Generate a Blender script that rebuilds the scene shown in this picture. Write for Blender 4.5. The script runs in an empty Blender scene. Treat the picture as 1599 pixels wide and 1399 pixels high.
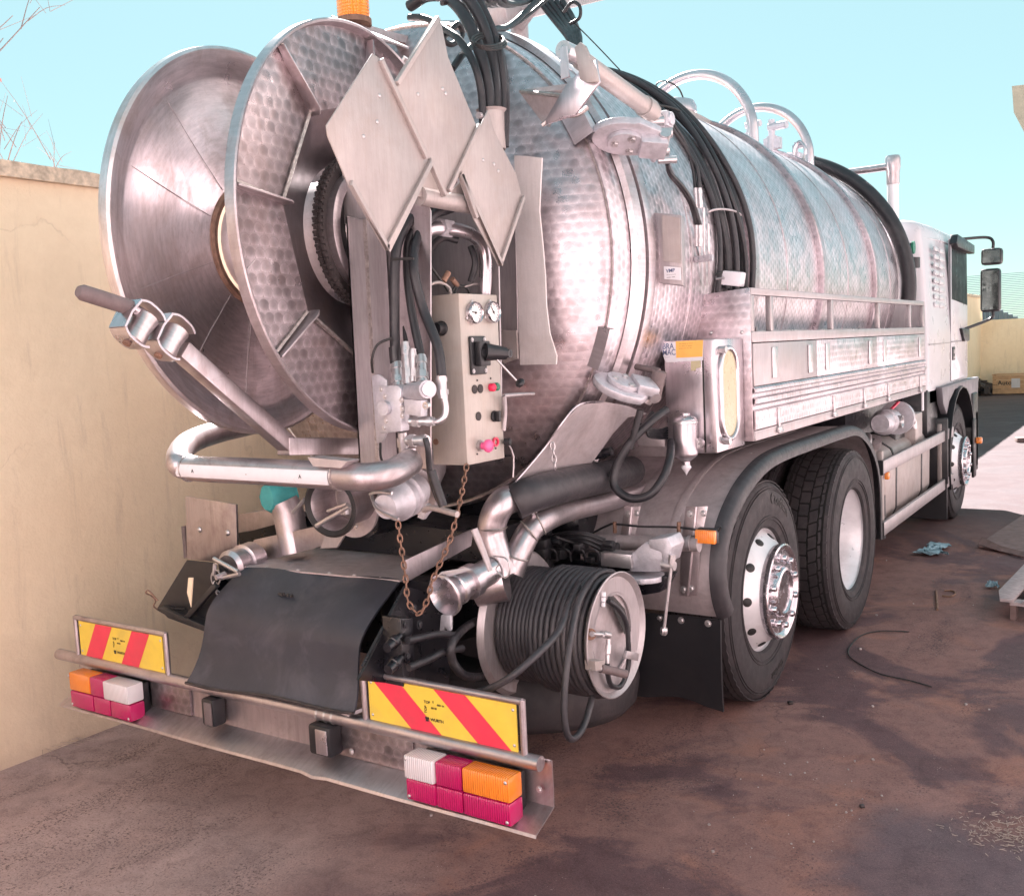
import bpy, bmesh, math, random
from mathutils import Vector, Matrix
random.seed(7)
SC = bpy.context.scene
COL = SC.collection
# ------------------------------------------------------------------ camera, sky, sun, exposure
CAM = Vector((2.7238, -2.3367, 1.6977)); FPX = 1530.0
YAW, PITCH, ROLL = .591, -.0974, -.0471
_f = Vector((-math.sin(YAW)*math.cos(PITCH), math.cos(YAW)*math.cos(PITCH), math.sin(PITCH)))
_r = Vector((math.cos(YAW), math.sin(YAW), 0)); _u = _r.cross(_f)
CR = math.cos(ROLL)*_r + math.sin(ROLL)*_u; CU = -math.sin(ROLL)*_r + math.cos(ROLL)*_u
cam = bpy.data.objects.new('camera', bpy.data.cameras.new('camera')); COL.objects.link(cam)
cam.matrix_world = Matrix.Translation(CAM) @ Matrix((CR, CU, -_f)).transposed().to_4x4()
cam.data.sensor_width = 36; cam.data.sensor_fit = 'HORIZONTAL'; cam.data.lens = FPX/1599*36
cam.data.clip_start = .05; cam.data.clip_end = 2000
SC.camera = cam
def at(ax, val, x, y):
    "surveying helper: world point where the sight line of photo pixel x,y meets the plane ax = val"
    d = _f + CR*((x-799.5)/FPX) - CU*((y-699.5)/FPX); i = 'XYZ'.index(ax)
    return CAM + d*((val-CAM[i])/d[i])

SUN_DIR = Vector((-.80, .95, 1.0)).normalized()          # towards the sun: ahead of the truck and to its left
elev = math.asin(SUN_DIR.z); azim = math.atan2(SUN_DIR.x, SUN_DIR.y)
W = bpy.data.worlds.new('World'); SC.world = W; W.use_nodes = True
nt = W.node_tree; bg = nt.nodes['Background']
sky = nt.nodes.new('ShaderNodeTexSky'); sky.sky_type = 'NISHITA'; sky.sun_disc = False
sky.sun_elevation = elev; sky.sun_rotation = azim; sky.air_density = 1.0; sky.dust_density = .1; sky.ozone_density = 2.5
tintn = nt.nodes.new('ShaderNodeMix'); tintn.data_type = 'RGBA'; tintn.blend_type = 'MULTIPLY'; tintn.inputs[0].default_value = 1
tintn.inputs[7].default_value = (.50, .53, .38, 1)
hsv = nt.nodes.new('ShaderNodeHueSaturation'); hsv.inputs['Saturation'].default_value = 1.0
nt.links.new(sky.outputs[0], tintn.inputs[6]); nt.links.new(tintn.outputs[2], hsv.inputs['Color']); hz_ = nt.nodes.new('ShaderNodeMix'); hz_.data_type = 'RGBA'; hz_.inputs[0].default_value = .72; hz_.inputs[7].default_value = (1.70, 2.66, 2.86, 1)
nt.links.new(hsv.outputs[0], hz_.inputs[6]); nt.links.new(hz_.outputs[2], bg.inputs[0])
bg.inputs[1].default_value = .055
sun = bpy.data.objects.new('sun', bpy.data.lights.new('sun', 'SUN')); COL.objects.link(sun)
sun.data.energy = 5.0; sun.data.angle = math.radians(.5); sun.data.color = (1, .93, .91)
sun.rotation_euler = SUN_DIR.to_track_quat('Z', 'Y').to_euler(); sun.location = (-8, 8, 12)
vs = SC.view_settings; vs.view_transform = 'Standard'; vs.look = 'None'; vs.gamma = 1; vs.use_curve_mapping = False
vs.exposure = 2.65

# ------------------------------------------------------------------ mesh helpers
class MB:
    def __init__(s): s.v = []; s.f = []; s.uv = []; s.m = []
    def add(s, vs_, fs, uvs=None, m=0):
        o = len(s.v); s.v += [tuple(p) for p in vs_]
        for k, f in enumerate(fs):
            s.f.append([i+o for i in f]); s.uv.append(uvs[k] if uvs else None); s.m.append(m)
        return s
    def box(s, a, b, m=0, rot=None, c=None):
        "axis aligned box between corners a and b, optionally turned by rot about its centre"
        a = Vector(a); b = Vector(b); c = (a+b)/2; h = (b-a)/2
        P = []
        for z in (-1, 1):
            for x, y in ((-1, -1), (1, -1), (1, 1), (-1, 1)):
                q = Vector((x*h.x, y*h.y, z*h.z)); P.append(c+(rot @ q if rot else q))
        return s.add(P, [(0,3,2,1), (4,5,6,7), (0,1,5,4), (1,2,6,5), (2,3,7,6), (3,0,4,7)], m=m)
    def hexa(s, P, m=0):
        return s.add(P, [(0,3,2,1), (4,5,6,7), (0,1,5,4), (1,2,6,5), (2,3,7,6), (3,0,4,7)], m=m)
    def bar(s, p0, p1, w, h, up=(0,0,1), m=0):
        p0 = Vector(p0); p1 = Vector(p1); d = (p1-p0).normalized(); up = Vector(up)
        x = d.cross(up).normalized()*(w/2); y = x.cross(d).normalized()*(h/2)
        return s.hexa([p0-x-y, p0+x-y, p0+x+y, p0-x+y, p1-x-y, p1+x-y, p1+x+y, p1-x+y], m)
    def prism(s, poly, vec, m=0):
        poly = [Vector(p) for p in poly]; vec = Vector(vec); n = len(poly)
        fs = [list(range(n))[::-1], list(range(n, 2*n))] + [(i, (i+1) % n, (i+1) % n+n, i+n) for i in range(n)]
        return s.add(poly+[p+vec for p in poly], fs, m=m)
    def cyl(s, p0, p1, r0, r1=None, n=16, caps=True, m=0):
        r1 = r0 if r1 is None else r1
        return s.lathe(([(0, 0)] if caps else [])+[(r0, 0), (r1, (Vector(p1)-Vector(p0)).length)]+([(0, (Vector(p1)-Vector(p0)).length)] if caps else []), p0, Vector(p1)-Vector(p0), n, m=m)
    def lathe(s, prof, o, ax, n=32, a0=0, a1=math.tau, e1=None, m=0, close=False):
        "profile of (radius, height along axis) turned about the axis through o"
        o = Vector(o); ax = Vector(ax).normalized()
        if e1 is None: e1 = ax.orthogonal().normalized()
        else: e1 = (Vector(e1)-ax*Vector(e1).dot(ax)).normalized()
        e2 = ax.cross(e1); full = abs(a1-a0-math.tau) < 1e-6; k = n if full else n+1
        rm = max(r for r, h in prof); L = [0]
        for i in range(1, len(prof)): L.append(L[-1]+math.hypot(prof[i][0]-prof[i-1][0], prof[i][1]-prof[i-1][1]))
        base = len(s.v); idx = []
        for r, h in prof:
            if r < 1e-6: s.v.append(tuple(o+ax*h)); idx.append([len(s.v)-1]*(n+1)); continue
            row = []
            for j in range(k):
                a = a0+(a1-a0)*j/n; s.v.append(tuple(o+ax*h+(e1*math.cos(a)+e2*math.sin(a))*r)); row.append(len(s.v)-1)
            if full: row.append(row[0])
            idx.append(row)
        rows = len(prof)
        for i in range(rows-1 + (1 if close else 0)):
            i2 = (i+1) % rows
            for j in range(n):
                q = [idx[i][j], idx[i][j+1], idx[i2][j+1], idx[i2][j]]
                U = [((a0+(a1-a0)*jj/n)*rm, L[ii]) for ii, jj in ((i, j), (i, j+1), (i2, j+1), (i2, j))]
                qq = []; uu = []
                for vv, w in zip(q, U):
                    if vv not in qq: qq.append(vv); uu.append(w)
                if len(qq) > 2: s.f.append(qq); s.uv.append(uu); s.m.append(m)
        return s
    def tube(s, pts, r, n=8, res=6, m=0, caps=True, flat=1.0):
        P = smooth_path(pts, res) if res else [Vector(p) for p in pts]
        T = [(P[min(i+1, len(P)-1)]-P[max(i-1, 0)]).normalized() for i in range(len(P))]
        x = T[0].orthogonal().normalized(); base = len(s.v); L = 0
        rr = r if callable(r) else (lambda t: r)
        for i, p in enumerate(P):
            x = (x-T[i]*x.dot(T[i])).normalized(); y = T[i].cross(x); R = rr(i/(len(P)-1))
            for j in range(n):
                a = math.tau*j/n; s.v.append(tuple(p+x*math.cos(a)*R+y*math.sin(a)*R*flat))
        for i in range(len(P)-1):
            L2 = L+(P[i+1]-P[i]).length
            for j in range(n):
                j2 = (j+1) % n; R = rr(0)
                s.f.append([base+i*n+j, base+i*n+j2, base+(i+1)*n+j2, base+(i+1)*n+j]); s.m.append(m)
                s.uv.append([(j*R*.8, L), ((j+1)*R*.8, L), ((j+1)*R*.8, L2), (j*R*.8, L2)])
            L = L2
        if caps:
            s.f.append([base+j for j in range(n)][::-1]); s.uv.append(None); s.m.append(m)
            s.f.append([base+(len(P)-1)*n+j for j in range(n)]); s.uv.append(None); s.m.append(m)
        return s
    def sheet(s, g, th, m=0, vec=None):
        "curved plate with thickness from a grid of points"
        g = [[Vector(p) for p in row] for row in g]; A = len(g); B = len(g[0]); base = len(s.v)
        nn = [[None]*B for _ in range(A)]
        for i in range(A):
            for j in range(B):
                du = g[min(i+1, A-1)][j]-g[max(i-1, 0)][j]; dv = g[i][min(j+1, B-1)]-g[i][max(j-1, 0)]
                nn[i][j] = du.cross(dv).normalized() if vec is None else Vector(vec)
        for sgn in (.5, -.5):
            for i in range(A):
                for j in range(B): s.v.append(tuple(g[i][j]+nn[i][j]*th*sgn))
        K = A*B; Lu = [0]; Lv = [0]
        for i in range(1, A): Lu.append(Lu[-1]+(g[i][0]-g[i-1][0]).length)
        for j in range(1, B): Lv.append(Lv[-1]+(g[0][j]-g[0][j-1]).length)
        def q(i, j, k): return base+i*B+j+k*K
        for i in range(A-1):
            for j in range(B-1):
                u = [(Lu[i], Lv[j]), (Lu[i+1], Lv[j]), (Lu[i+1], Lv[j+1]), (Lu[i], Lv[j+1])]
                s.f.append([q(i,j,0), q(i+1,j,0), q(i+1,j+1,0), q(i,j+1,0)]); s.uv.append(u); s.m.append(m)
                s.f.append([q(i,j,1), q(i,j+1,1), q(i+1,j+1,1), q(i+1,j,1)]); s.uv.append([u[0], u[3], u[2], u[1]]); s.m.append(m)
        for i in range(A-1):
            for j in (0, B-1): s.f.append([q(i,j,0), q(i,j,1), q(i+1,j,1), q(i+1,j,0)] if j == 0 else [q(i,j,1), q(i,j,0), q(i+1,j,0), q(i+1,j,1)]); s.uv.append(None); s.m.append(m)
        for j in range(B-1):
            for i in (0, A-1): s.f.append([q(i,j,1), q(i,j,0), q(i,j+1,0), q(i,j+1,1)] if i == 0 else [q(i,j,0), q(i,j,1), q(i,j+1,1), q(i,j+1,0)]); s.uv.append(None); s.m.append(m)
        return s
    def mesh(s, name, mats, ang=38, bevel=0):
        me = bpy.data.meshes.new(name); me.from_pydata(s.v, [], s.f); me.update()
        ul = me.uv_layers.new(name='UVMap'); vs_ = me.vertices
        for p, uv, mi in zip(me.polygons, s.uv, s.m):
            p.material_index = mi; p.use_smooth = True
            if uv is None:
                nrm = p.normal; a = max(range(3), key=lambda i: abs(nrm[i])); i, j = ((1, 2), (0, 2), (0, 1))[a]
                for li in p.loop_indices:
                    c = vs_[me.loops[li].vertex_index].co; ul.data[li].uv = (c[i], c[j])
            else:
                for li, w in zip(p.loop_indices, uv): ul.data[li].uv = w
        for mt in (mats if isinstance(mats, (list, tuple)) else [mats]): me.materials.append(mt)
        bm = bmesh.new(); bm.from_mesh(me)
        bmesh.ops.remove_doubles(bm, verts=bm.verts, dist=1e-6)
        bmesh.ops.recalc_face_normals(bm, faces=bm.faces)
        if bevel:
            es = [e for e in bm.edges if len(e.link_faces) == 2 and e.calc_face_angle(0) > math.radians(40)]
            try: bmesh.ops.bevel(bm, geom=es, offset=bevel, segments=2, affect='EDGES', profile=.5, clamp_overlap=True)
            except Exception: pass
            for f in bm.faces: f.smooth = True
        la = math.radians(ang)
        for e in bm.edges:
            if len(e.link_faces) == 2 and e.calc_face_angle(0) > la: e.smooth = False
        bm.to_mesh(me); bm.free(); me.validate()
        return me
def smooth_path(pts, res=6):
    P = [Vector(p) for p in pts]
    if len(P) < 3: return P
    out = []
    for i in range(len(P)-1):
        p0 = P[i-1] if i else P[0]*2-P[1]; p1 = P[i]; p2 = P[i+1]; p3 = P[i+2] if i+2 < len(P) else P[-1]*2-P[-2]
        for k in range(res):
            t = k/res
            out.append(.5*((2*p1)+(p2-p0)*t+(2*p0-5*p1+4*p2-p3)*t*t+(3*p1-p0-3*p2+p3)*t**3))
    out.append(P[-1]); return out
def link(name, me, parent=None, label=None, kind=None):
    o = bpy.data.objects.new(name, me); COL.objects.link(o)
    if parent is not None:
        o.parent = parent
        if parent.type == 'EMPTY': o.matrix_parent_inverse = Matrix.Translation(-parent.location)
    if label: o['label'] = label
    if kind: o['kind'] = kind
    return o
def part(name, mb, mat, parent=None, ang=38, bevel=0, label=None, kind=None):
    return link(name, mb.mesh(name, mat, ang, bevel), parent, label, kind)
def thing(name, label, cat, loc=(0,0,0), group=None):
    o = bpy.data.objects.new(name, None); COL.objects.link(o); o.location = loc; o.empty_display_size = .2
    o['label'] = label; o['category'] = cat
    if group: o['group'] = group
    return o
def tag(o, label, cat, group=None):
    o['label'] = label; o['category'] = cat
    if group: o['group'] = group
    return o
def frame(P, nrm, up=(0,0,1)):
    z = Vector(nrm).normalized(); x = Vector(up).cross(z)
    if x.length < 1e-3: x = Vector((1,0,0)).cross(z)
    x.normalize(); y = z.cross(x)
    M = Matrix((x, y, z)).transposed().to_4x4(); M.translation = Vector(P); return M
def inst(name, me, M, parent, label=None):
    "a copy of a small part, sharing its mesh"
    o = link(name, me, parent, label)
    o.matrix_basis = M; return o
_t = {}
def text(name, body, size, mat, M, parent, depth=.0006, align='LEFT', font_sx=1, label=None, bend=None):
    cu = bpy.data.curves.new(name, 'FONT'); cu.body = body; cu.size = size; cu.extrude = depth; cu.align_x = align; cu.offset = size*.012
    tmp = bpy.data.objects.new(name, cu); COL.objects.link(tmp)
    bpy.context.view_layer.update()
    me = bpy.data.meshes.new_from_object(tmp.evaluated_get(bpy.context.evaluated_depsgraph_get()))
    bpy.data.objects.remove(tmp); bpy.data.curves.remove(cu)
    for v in me.vertices:
        v.co.x *= font_sx
        if bend:
            a = -v.co.x/bend; rr = bend+v.co.y; v.co = Vector((-math.sin(a)*rr, math.cos(a)*rr, v.co.z))
    me.materials.clear(); me.materials.append(mat)
    return inst(name, me, M, parent, label)

# ------------------------------------------------------------------ materials
def newmat(name):
    m = bpy.data.materials.new(name); m.use_nodes = True; nt = m.node_tree
    return m, nt, nt.nodes, nt.links, nt.nodes['Principled BSDF']
def ramp(N, L, src, stops):
    r = N.new('ShaderNodeValToRGB'); L.new(src, r.inputs[0]); e = r.color_ramp.elements
    while len(e) < len(stops): e.new(.5)
    for k, (p, c) in enumerate(stops): e[k].position = p; e[k].color = c if len(c) == 4 else (*c, 1)
    return r.outputs[0]
def mixc(N, L, fac, a, b, mode='MIX'):
    x = N.new('ShaderNodeMix'); x.data_type = 'RGBA'; x.blend_type = mode
    for sock, val in ((x.inputs[0], fac), (x.inputs[6], a), (x.inputs[7], b)):
        if hasattr(val, 'is_linked'): L.new(val, sock)
        else: sock.default_value = val if isinstance(val, (int, float)) else (*val, 1) if len(val) == 3 else val
    return x.outputs[2]
def noise(N, L, scale, detail=4, rough=.55, vec=None, dist=0):
    n = N.new('ShaderNodeTexNoise'); n.inputs['Scale'].default_value = scale; n.inputs['Detail'].default_value = detail
    n.inputs['Roughness'].default_value = rough; n.inputs['Distortion'].default_value = dist
    if vec: L.new(vec, n.inputs['Vector'])
    return n.outputs['Fac']
def math_(N, L, op, a, b=0.0, c=None):
    x = N.new('ShaderNodeMath'); x.operation = op
    for i, v in enumerate((a, b) if c is None else (a, b, c)):
        if hasattr(v, 'is_linked'): L.new(v, x.inputs[i])
        else: x.inputs[i].default_value = v
    return x.outputs[0]
def mapping(N, L, src, scale, loc=(0,0,0), rot=(0,0,0)):
    m = N.new('ShaderNodeMapping'); L.new(src, m.inputs[0]); m.inputs['Scale'].default_value = scale
    m.inputs['Location'].default_value = loc; m.inputs['Rotation'].default_value = rot; return m.outputs[0]
def simple(name, col, rough=.5, metal=0, var=.15, nscale=18, bump=.15, bscale=90, coat=0, dirt=None, dirtc=(.12,.08,.06), spec=.5, streak=0):
    m, nt, N, L, B = newmat(name); tc = N.new('ShaderNodeTexCoord').outputs['Object']
    n = noise(N, L, nscale, 6, .6, tc)
    c = mixc(N, L, ramp(N, L, n, [(.3, (1-var,)*3), (.7, (1+var*.4,)*3)]), (0,0,0), (0,0,0))
    c = mixc(N, L, 1.0, col, ramp(N, L, n, [(.3, (1-var,)*3), (.7, (1,)*3)]), 'MULTIPLY')
    if streak:
        sv = noise(N, L, 30, 5, .7, mapping(N, L, tc, (4, 4, .35))); c = mixc(N, L, 1.0, c, ramp(N, L, sv, [(.35, (1-streak,)*3), (.6, (1,)*3)]), 'MULTIPLY')
        sd = noise(N, L, 9, 7, .7, mapping(N, L, tc, (3, 3, .5)), .6); c = mixc(N, L, ramp(N, L, sd, [(.54, (0,)*3), (.70, (streak*1.6,)*3)]), c, (.30,.20,.15))
    if dirt:
        d = noise(N, L, 5, 8, .65, tc, .6); c = mixc(N, L, ramp(N, L, d, [(.5, (0,0,0)), (.72, (dirt,)*3)]), c, dirtc)
    L.new(c, B.inputs['Base Color']); B.inputs['Metallic'].default_value = metal
    B.inputs['Specular IOR Level'].default_value = spec
    L.new(ramp(N, L, noise(N, L, nscale*1.7, 5, .6, tc), [(.3, (max(rough-.1, .02),)*3), (.75, (min(rough+.12, 1),)*3)]), B.inputs['Roughness'])
    if coat: B.inputs['Coat Weight'].default_value = coat; B.inputs['Coat Roughness'].default_value = .08
    if bump:
        b = N.new('ShaderNodeBump'); b.inputs['Strength'].default_value = bump; b.inputs['Distance'].default_value = .003
        L.new(noise(N, L, bscale, 4, .6, tc), b.inputs['Height']); L.new(b.outputs[0], B.inputs['Normal'])
    return m
def steel(name, base=(.60,.53,.52), rough=.36, pitch=0, dirt=.5, grain=(1,1), wav=.25, dirtc=(.22,.15,.135), scratch=.5, disc=1.0, metal=.92):
    "stainless sheet: optional overlapping polished discs, brushed grain, hazy oxide and road dirt"
    m, nt, N, L, B = newmat(name); T = N.new('ShaderNodeTexCoord'); uv = T.outputs['UV']; ob = T.outputs['Object']
    B.inputs['Metallic'].default_value = metal
    col = mixc(N, L, ramp(N, L, noise(N, L, 2.3, 7, .6, ob, .8), [(.32, (0,0,0)), (.68, (1,1,1))]), tuple(c*.80 for c in base), tuple(min(1, c*1.10) for c in base))
    rg = ramp(N, L, noise(N, L, 6, 8, .65, ob, .5), [(.25, (rough-.09,)*3), (.75, (rough+.14,)*3)])
    bh = None
    if pitch:
        s = 1/pitch; sp = N.new('ShaderNodeSeparateXYZ')
        jn = N.new('ShaderNodeTexNoise'); jn.inputs['Scale'].default_value = 9; jn.inputs['Detail'].default_value = 3; L.new(uv, jn.inputs['Vector'])
        jm = N.new('ShaderNodeVectorMath'); jm.operation = 'MULTIPLY_ADD'; L.new(jn.outputs['Color'], jm.inputs[0]); jm.inputs[1].default_value = (.42, .42, 0); L.new(mapping(N, L, uv, (s, s*1.12, 1)), jm.inputs[2]); L.new(jm.outputs[0], sp.inputs[0])
        row = math_(N, L, 'FLOOR', sp.outputs[1]); half = math_(N, L, 'MULTIPLY', math_(N, L, 'MODULO', math_(N, L, 'ABSOLUTE', row), 2.0), .5)
        lx = math_(N, L, 'SUBTRACT', math_(N, L, 'FRACT', math_(N, L, 'ADD', sp.outputs[0], half)), .5)
        ly = math_(N, L, 'SUBTRACT', math_(N, L, 'FRACT', sp.outputs[1]), .5)
        # distance to own disc centre, shifted upwards so each row overlaps the next like scales
        d1 = math_(N, L, 'SQRT', math_(N, L, 'ADD', math_(N, L, 'MULTIPLY', lx, lx), math_(N, L, 'POWER', math_(N, L, 'ADD', ly, .18), 2.0)))
        inside = ramp(N, L, d1, [(.50, (1,1,1)), (.545, (0,0,0))])
        cell = N.new('ShaderNodeTexWhiteNoise'); cell.noise_dimensions = '2D'
        cb = N.new('ShaderNodeCombineXYZ'); L.new(math_(N, L, 'FLOOR', math_(N, L, 'ADD', sp.outputs[0], half)), cb.inputs[0]); L.new(row, cb.inputs[1]); L.new(cb.outputs[0], cell.inputs['Vector'])
        grad = math_(N, L, 'ADD', math_(N, L, 'MULTIPLY', ly, -.50*disc), math_(N, L, 'MULTIPLY', math_(N, L, 'SUBTRACT', cell.outputs[0], .5), .30*disc))
        tone = math_(N, L, 'ADD', 1.0, math_(N, L, 'MULTIPLY', grad, inside))
        edge = ramp(N, L, d1, [(.0, (1-.22*disc,)*3), (.36, (1-.10*disc,)*3), (.50, (1.0,)*3), (.53, (1-.13*disc,)*3), (.60, (1.0,)*3)])
        col = mixc(N, L, 1.0, col, edge, 'MULTIPLY')
        fade = ramp(N, L, noise(N, L, 1.8, 4, .6, ob, .6), [(.30, (.35,)*3), (.62, (1,)*3)])
        tone = math_(N, L, 'ADD', 1.0, math_(N, L, 'MULTIPLY', math_(N, L, 'SUBTRACT', tone, 1.0), fade))
        cc = N.new('ShaderNodeCombineXYZ'); [L.new(tone, cc.inputs[i]) for i in range(3)]
        col = mixc(N, L, 1.0, col, cc.outputs[0], 'MULTIPLY')
        bh = math_(N, L, 'MULTIPLY', math_(N, L, 'MULTIPLY', math_(N, L, 'MINIMUM', d1, .56), d1), -1.2)
        rg2 = math_(N, L, 'ADD', rg, math_(N, L, 'MULTIPLY', math_(N, L, 'SUBTRACT', cell.outputs[0], .5), .10)); rg = rg2
    g = noise(N, L, 60, 3, .7, mapping(N, L, uv, (grain[0], grain[1], 1)))
    col = mixc(N, L, min(1.0, scratch*.5), col, mixc(N, L, 1.0, col, ramp(N, L, g, [(.35, (.55,)*3), (.65, (1.15,)*3)]), 'MULTIPLY'))
    dn = noise(N, L, 3.7, 9, .68, ob, 1.1)
    df = ramp(N, L, dn, [(.48, (0,0,0)), (.75, (dirt,)*3)])
    col = mixc(N, L, df, col, dirtc)
    streak = noise(N, L, 7, 6, .7, mapping(N, L, ob, (2.2, 2.2, .25)), .3)
    col = mixc(N, L, ramp(N, L, streak, [(.55, (0,0,0)), (.72, (dirt*.55,)*3)]), col, tuple(c*.9 for c in dirtc))
    sm = noise(N, L, 22, 8, .75, mapping(N, L, ob, (1, 1, 1), (4, 2, 7)), 2.5)
    col = mixc(N, L, ramp(N, L, sm, [(.56, (0,)*3), (.70, (dirt*.6,)*3)]), col, tuple(c*1.1 for c in dirtc))
    L.new(col, B.inputs['Base Color'])
    L.new(math_(N, L, 'ADD', rg, math_(N, L, 'MULTIPLY', df, .3)), B.inputs['Roughness'])
    bn = N.new('ShaderNodeBump'); bn.inputs['Strength'].default_value = wav; bn.inputs['Distance'].default_value = .02
    L.new(noise(N, L, 5, 2, .4, ob), bn.inputs['Height']); last = bn.outputs[0]
    if bh is not None:
        b2 = N.new('ShaderNodeBump'); b2.inputs['Strength'].default_value = .07*disc; b2.inputs['Distance'].default_value = .012
        L.new(bh, b2.inputs['Height']); L.new(last, b2.inputs['Normal']); last = b2.outputs[0]
    b3 = N.new('ShaderNodeBump'); b3.inputs['Strength'].default_value = .12; b3.inputs['Distance'].default_value = .002
    L.new(g, b3.inputs['Height']); L.new(last, b3.inputs['Normal']); L.new(b3.outputs[0], B.inputs['Normal'])
    return m
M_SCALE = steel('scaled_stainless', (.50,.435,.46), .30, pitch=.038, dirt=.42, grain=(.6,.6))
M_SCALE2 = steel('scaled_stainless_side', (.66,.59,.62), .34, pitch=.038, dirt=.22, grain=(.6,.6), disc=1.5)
M_SCALED = steel('scaled_stainless_dull', (.40,.345,.36), .32, pitch=.040, dirt=.6, grain=(.6,.6), disc=1.7)
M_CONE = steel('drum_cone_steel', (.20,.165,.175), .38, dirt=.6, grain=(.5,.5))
M_STEEL = steel('stainless_sheet', (.58,.52,.54), .33, dirt=.6, grain=(1,.06))
M_STEELD = steel('stainless_dirty', (.56,.50,.51), .42, dirt=.5, metal=.55, grain=(.4,.4))
M_STEELB = steel('stainless_bright', (.62,.57,.60), .28, dirt=.22, grain=(1,.1), wav=.1)
M_WORN = steel('worn_drum_steel', (.76,.69,.70), .32, dirt=.6, grain=(.15,1.2), dirtc=(.36,.25,.20), scratch=.8)
M_WELD = simple('weld_bead', (.52,.46,.44), .45, .85, .5, 60, .8, 140)
M_PALE = simple('matt_blasted_steel', (.45,.395,.38), .52, .45, .18, 7, .2, 150, dirt=.3, dirtc=(.34,.25,.20), streak=.09)
M_PALE2 = simple('pale_ragged_sheet', (.66,.60,.59), .55, .25, .14, 7, .25, 120, dirt=.3, dirtc=(.40,.30,.26), streak=.08)
M_CREAM = simple('cream_cabinet_paint', (.46,.41,.37), .42, .15, .14, 7, .08, 60, dirt=.45, dirtc=(.36,.26,.19), streak=.09)
M_PANEL = simple('pale_aluminium_panel', (.45,.41,.42), .42, .55, .16, 6, .1, 40, dirt=.3, dirtc=(.32,.25,.23), streak=.16)
M_CAST = simple('cast_aluminium', (.58,.56,.60), .42, .45, .25, 40, .45, 130, dirt=.2, dirtc=(.25,.2,.18))
M_ZINC = simple('zinc_plated_steel', (.62,.59,.60), .36, .85, .2, 40, .2, 120)
M_CHROME = simple('polished_hub', (.62,.58,.61), .22, .95, .1, 20, .03, 50)
M_HOSE = simple('black_rubber_hose', (.018,.017,.021), .45, 0, .3, 25, .15, 200, dirt=.3, dirtc=(.09,.075,.075))
M_HOSEG = simple('charcoal_rubber_hose', (.034,.031,.036), .5, 0, .25, 25, .15, 160, dirt=.4, dirtc=(.10,.085,.085))
M_FLAP = simple('slate_rubber_sheet', (.040,.042,.056), .5, 0, .3, 5, .2, 60, dirt=.7, dirtc=(.085,.082,.10))
M_BLACK = simple('black_chassis_paint', (.011,.011,.015), .33, 0, .3, 15, .15, 60, dirt=.25, dirtc=(.035,.031,.033))
M_PLAST = simple('black_plastic', (.015,.015,.018), .38, 0, .2, 20, .1, 80, dirt=.2, dirtc=(.06,.05,.05))
M_TYRE = simple('tyre_rubber', (.029,.024,.027), .7, 0, .3, 14, .35, 70, dirt=.4, dirtc=(.075,.056,.055))
M_TREADDARK = simple('tread_groove', (.008,.007,.007), .9, 0, .2, 14, .1, 70)
M_RIM = simple('silver_wheel_paint', (.80,.78,.80), .36, .25, .12, 14, .05, 50, dirt=.3, dirtc=(.3,.24,.22))
M_WHITE = simple('white_cab_paint', (.50,.485,.51), .32, 0, .05, 3, 0, 20, coat=.3, dirt=.1, dirtc=(.5,.42,.4))
M_WHITEP = simple('white_plastic_pipe', (.85,.82,.84), .35, 0, .05, 5, .02, 20)
M_TAPE = simple('white_reflective_tape', (.68,.66,.69), .35, 0, .08, 20, .06, 200, dirt=.3, dirtc=(.6,.52,.52))
M_GREYPAINT = simple('grey_cab_trim', (.15,.14,.155), .45, 0, .08, 5, .05, 50)
M_RUST = simple('rusty_steel', (.30,.17,.12), .75, .3, .5, 30, .5, 120)
M_BROWNH = simple('worn_rubber_grip', (.16,.12,.12), .7, 0, .3, 30, .4, 160)
M_YELLOW = simple('yellow_reflective', (.80,.56,.07), .38, 0, .12, 12, .03, 200, dirt=.35, dirtc=(.42,.30,.12))
M_REDREF = simple('red_reflective', (.76,.045,.085), .38, 0, .12, 12, .03, 200, dirt=.3, dirtc=(.40,.08,.08))
M_INK = simple('black_ink', (.02,.018,.018), .6, 0, .05, 12, 0)
M_TEAL = simple('teal_cloth_cover', (.06,.34,.34), .75, 0, .3, 20, .8, 30)
M_GLASSD = simple('dark_glass', (.008,.009,.011), .35, 0, .05, 5, 0, spec=.05)
M_MIRROR = simple('mirror_glass', (.16,.19,.18), .05, 1, .02, 5, 0)
M_LEVEL = simple('yellowed_lens', (.50,.44,.28), .3, 0, .12, 12, .05, 60)
M_RED = simple('red_button', (.70,.02,.08), .35, 0, .1, 20, .02)
M_PINK = simple('pink_stop_button', (.85,.12,.30), .4, 0, .1, 20, .02)
M_GREEN = simple('green_button', (.02,.16,.09), .35, 0, .1, 20, .02)
M_ORSTICK = simple('orange_sticker', (.90,.45,.10), .5, 0, .1, 20, .02)
M_BLUEINK = simple('grey_blue_ink', (.12,.15,.26), .6, 0, .1, 20, 0)
M_DIAL = simple('dial_face', (.80,.78,.76), .3, 0, .05, 20, 0)
M_RAG = simple('pale_blue_rag', (.30,.45,.52), .9, 0, .4, 50, .8, 90)
M_WOOD = simple('grey_pallet_wood', (.46,.38,.38), .8, 0, .35, 30, .5, 80, dirt=.4, dirtc=(.22,.15,.14))
M_CRATE = simple('tan_crate_wood', (.50,.30,.17), .75, 0, .3, 12, .3, 60)
M_CARD = simple('sodden_board', (.20,.13,.12), .8, 0, .4, 14, .5, 60)
M_BARK = simple('twig_bark', (.30,.22,.22), .9, 0, .4, 40, .5, 90)
M_LEAFR = simple('dry_pink_leaf', (.45,.22,.22), .8, 0, .4, 40, .2, 90)
M_WEED = simple('weed_leaf', (.07,.11,.06), .8, 0, .4, 40, .2, 90)
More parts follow.
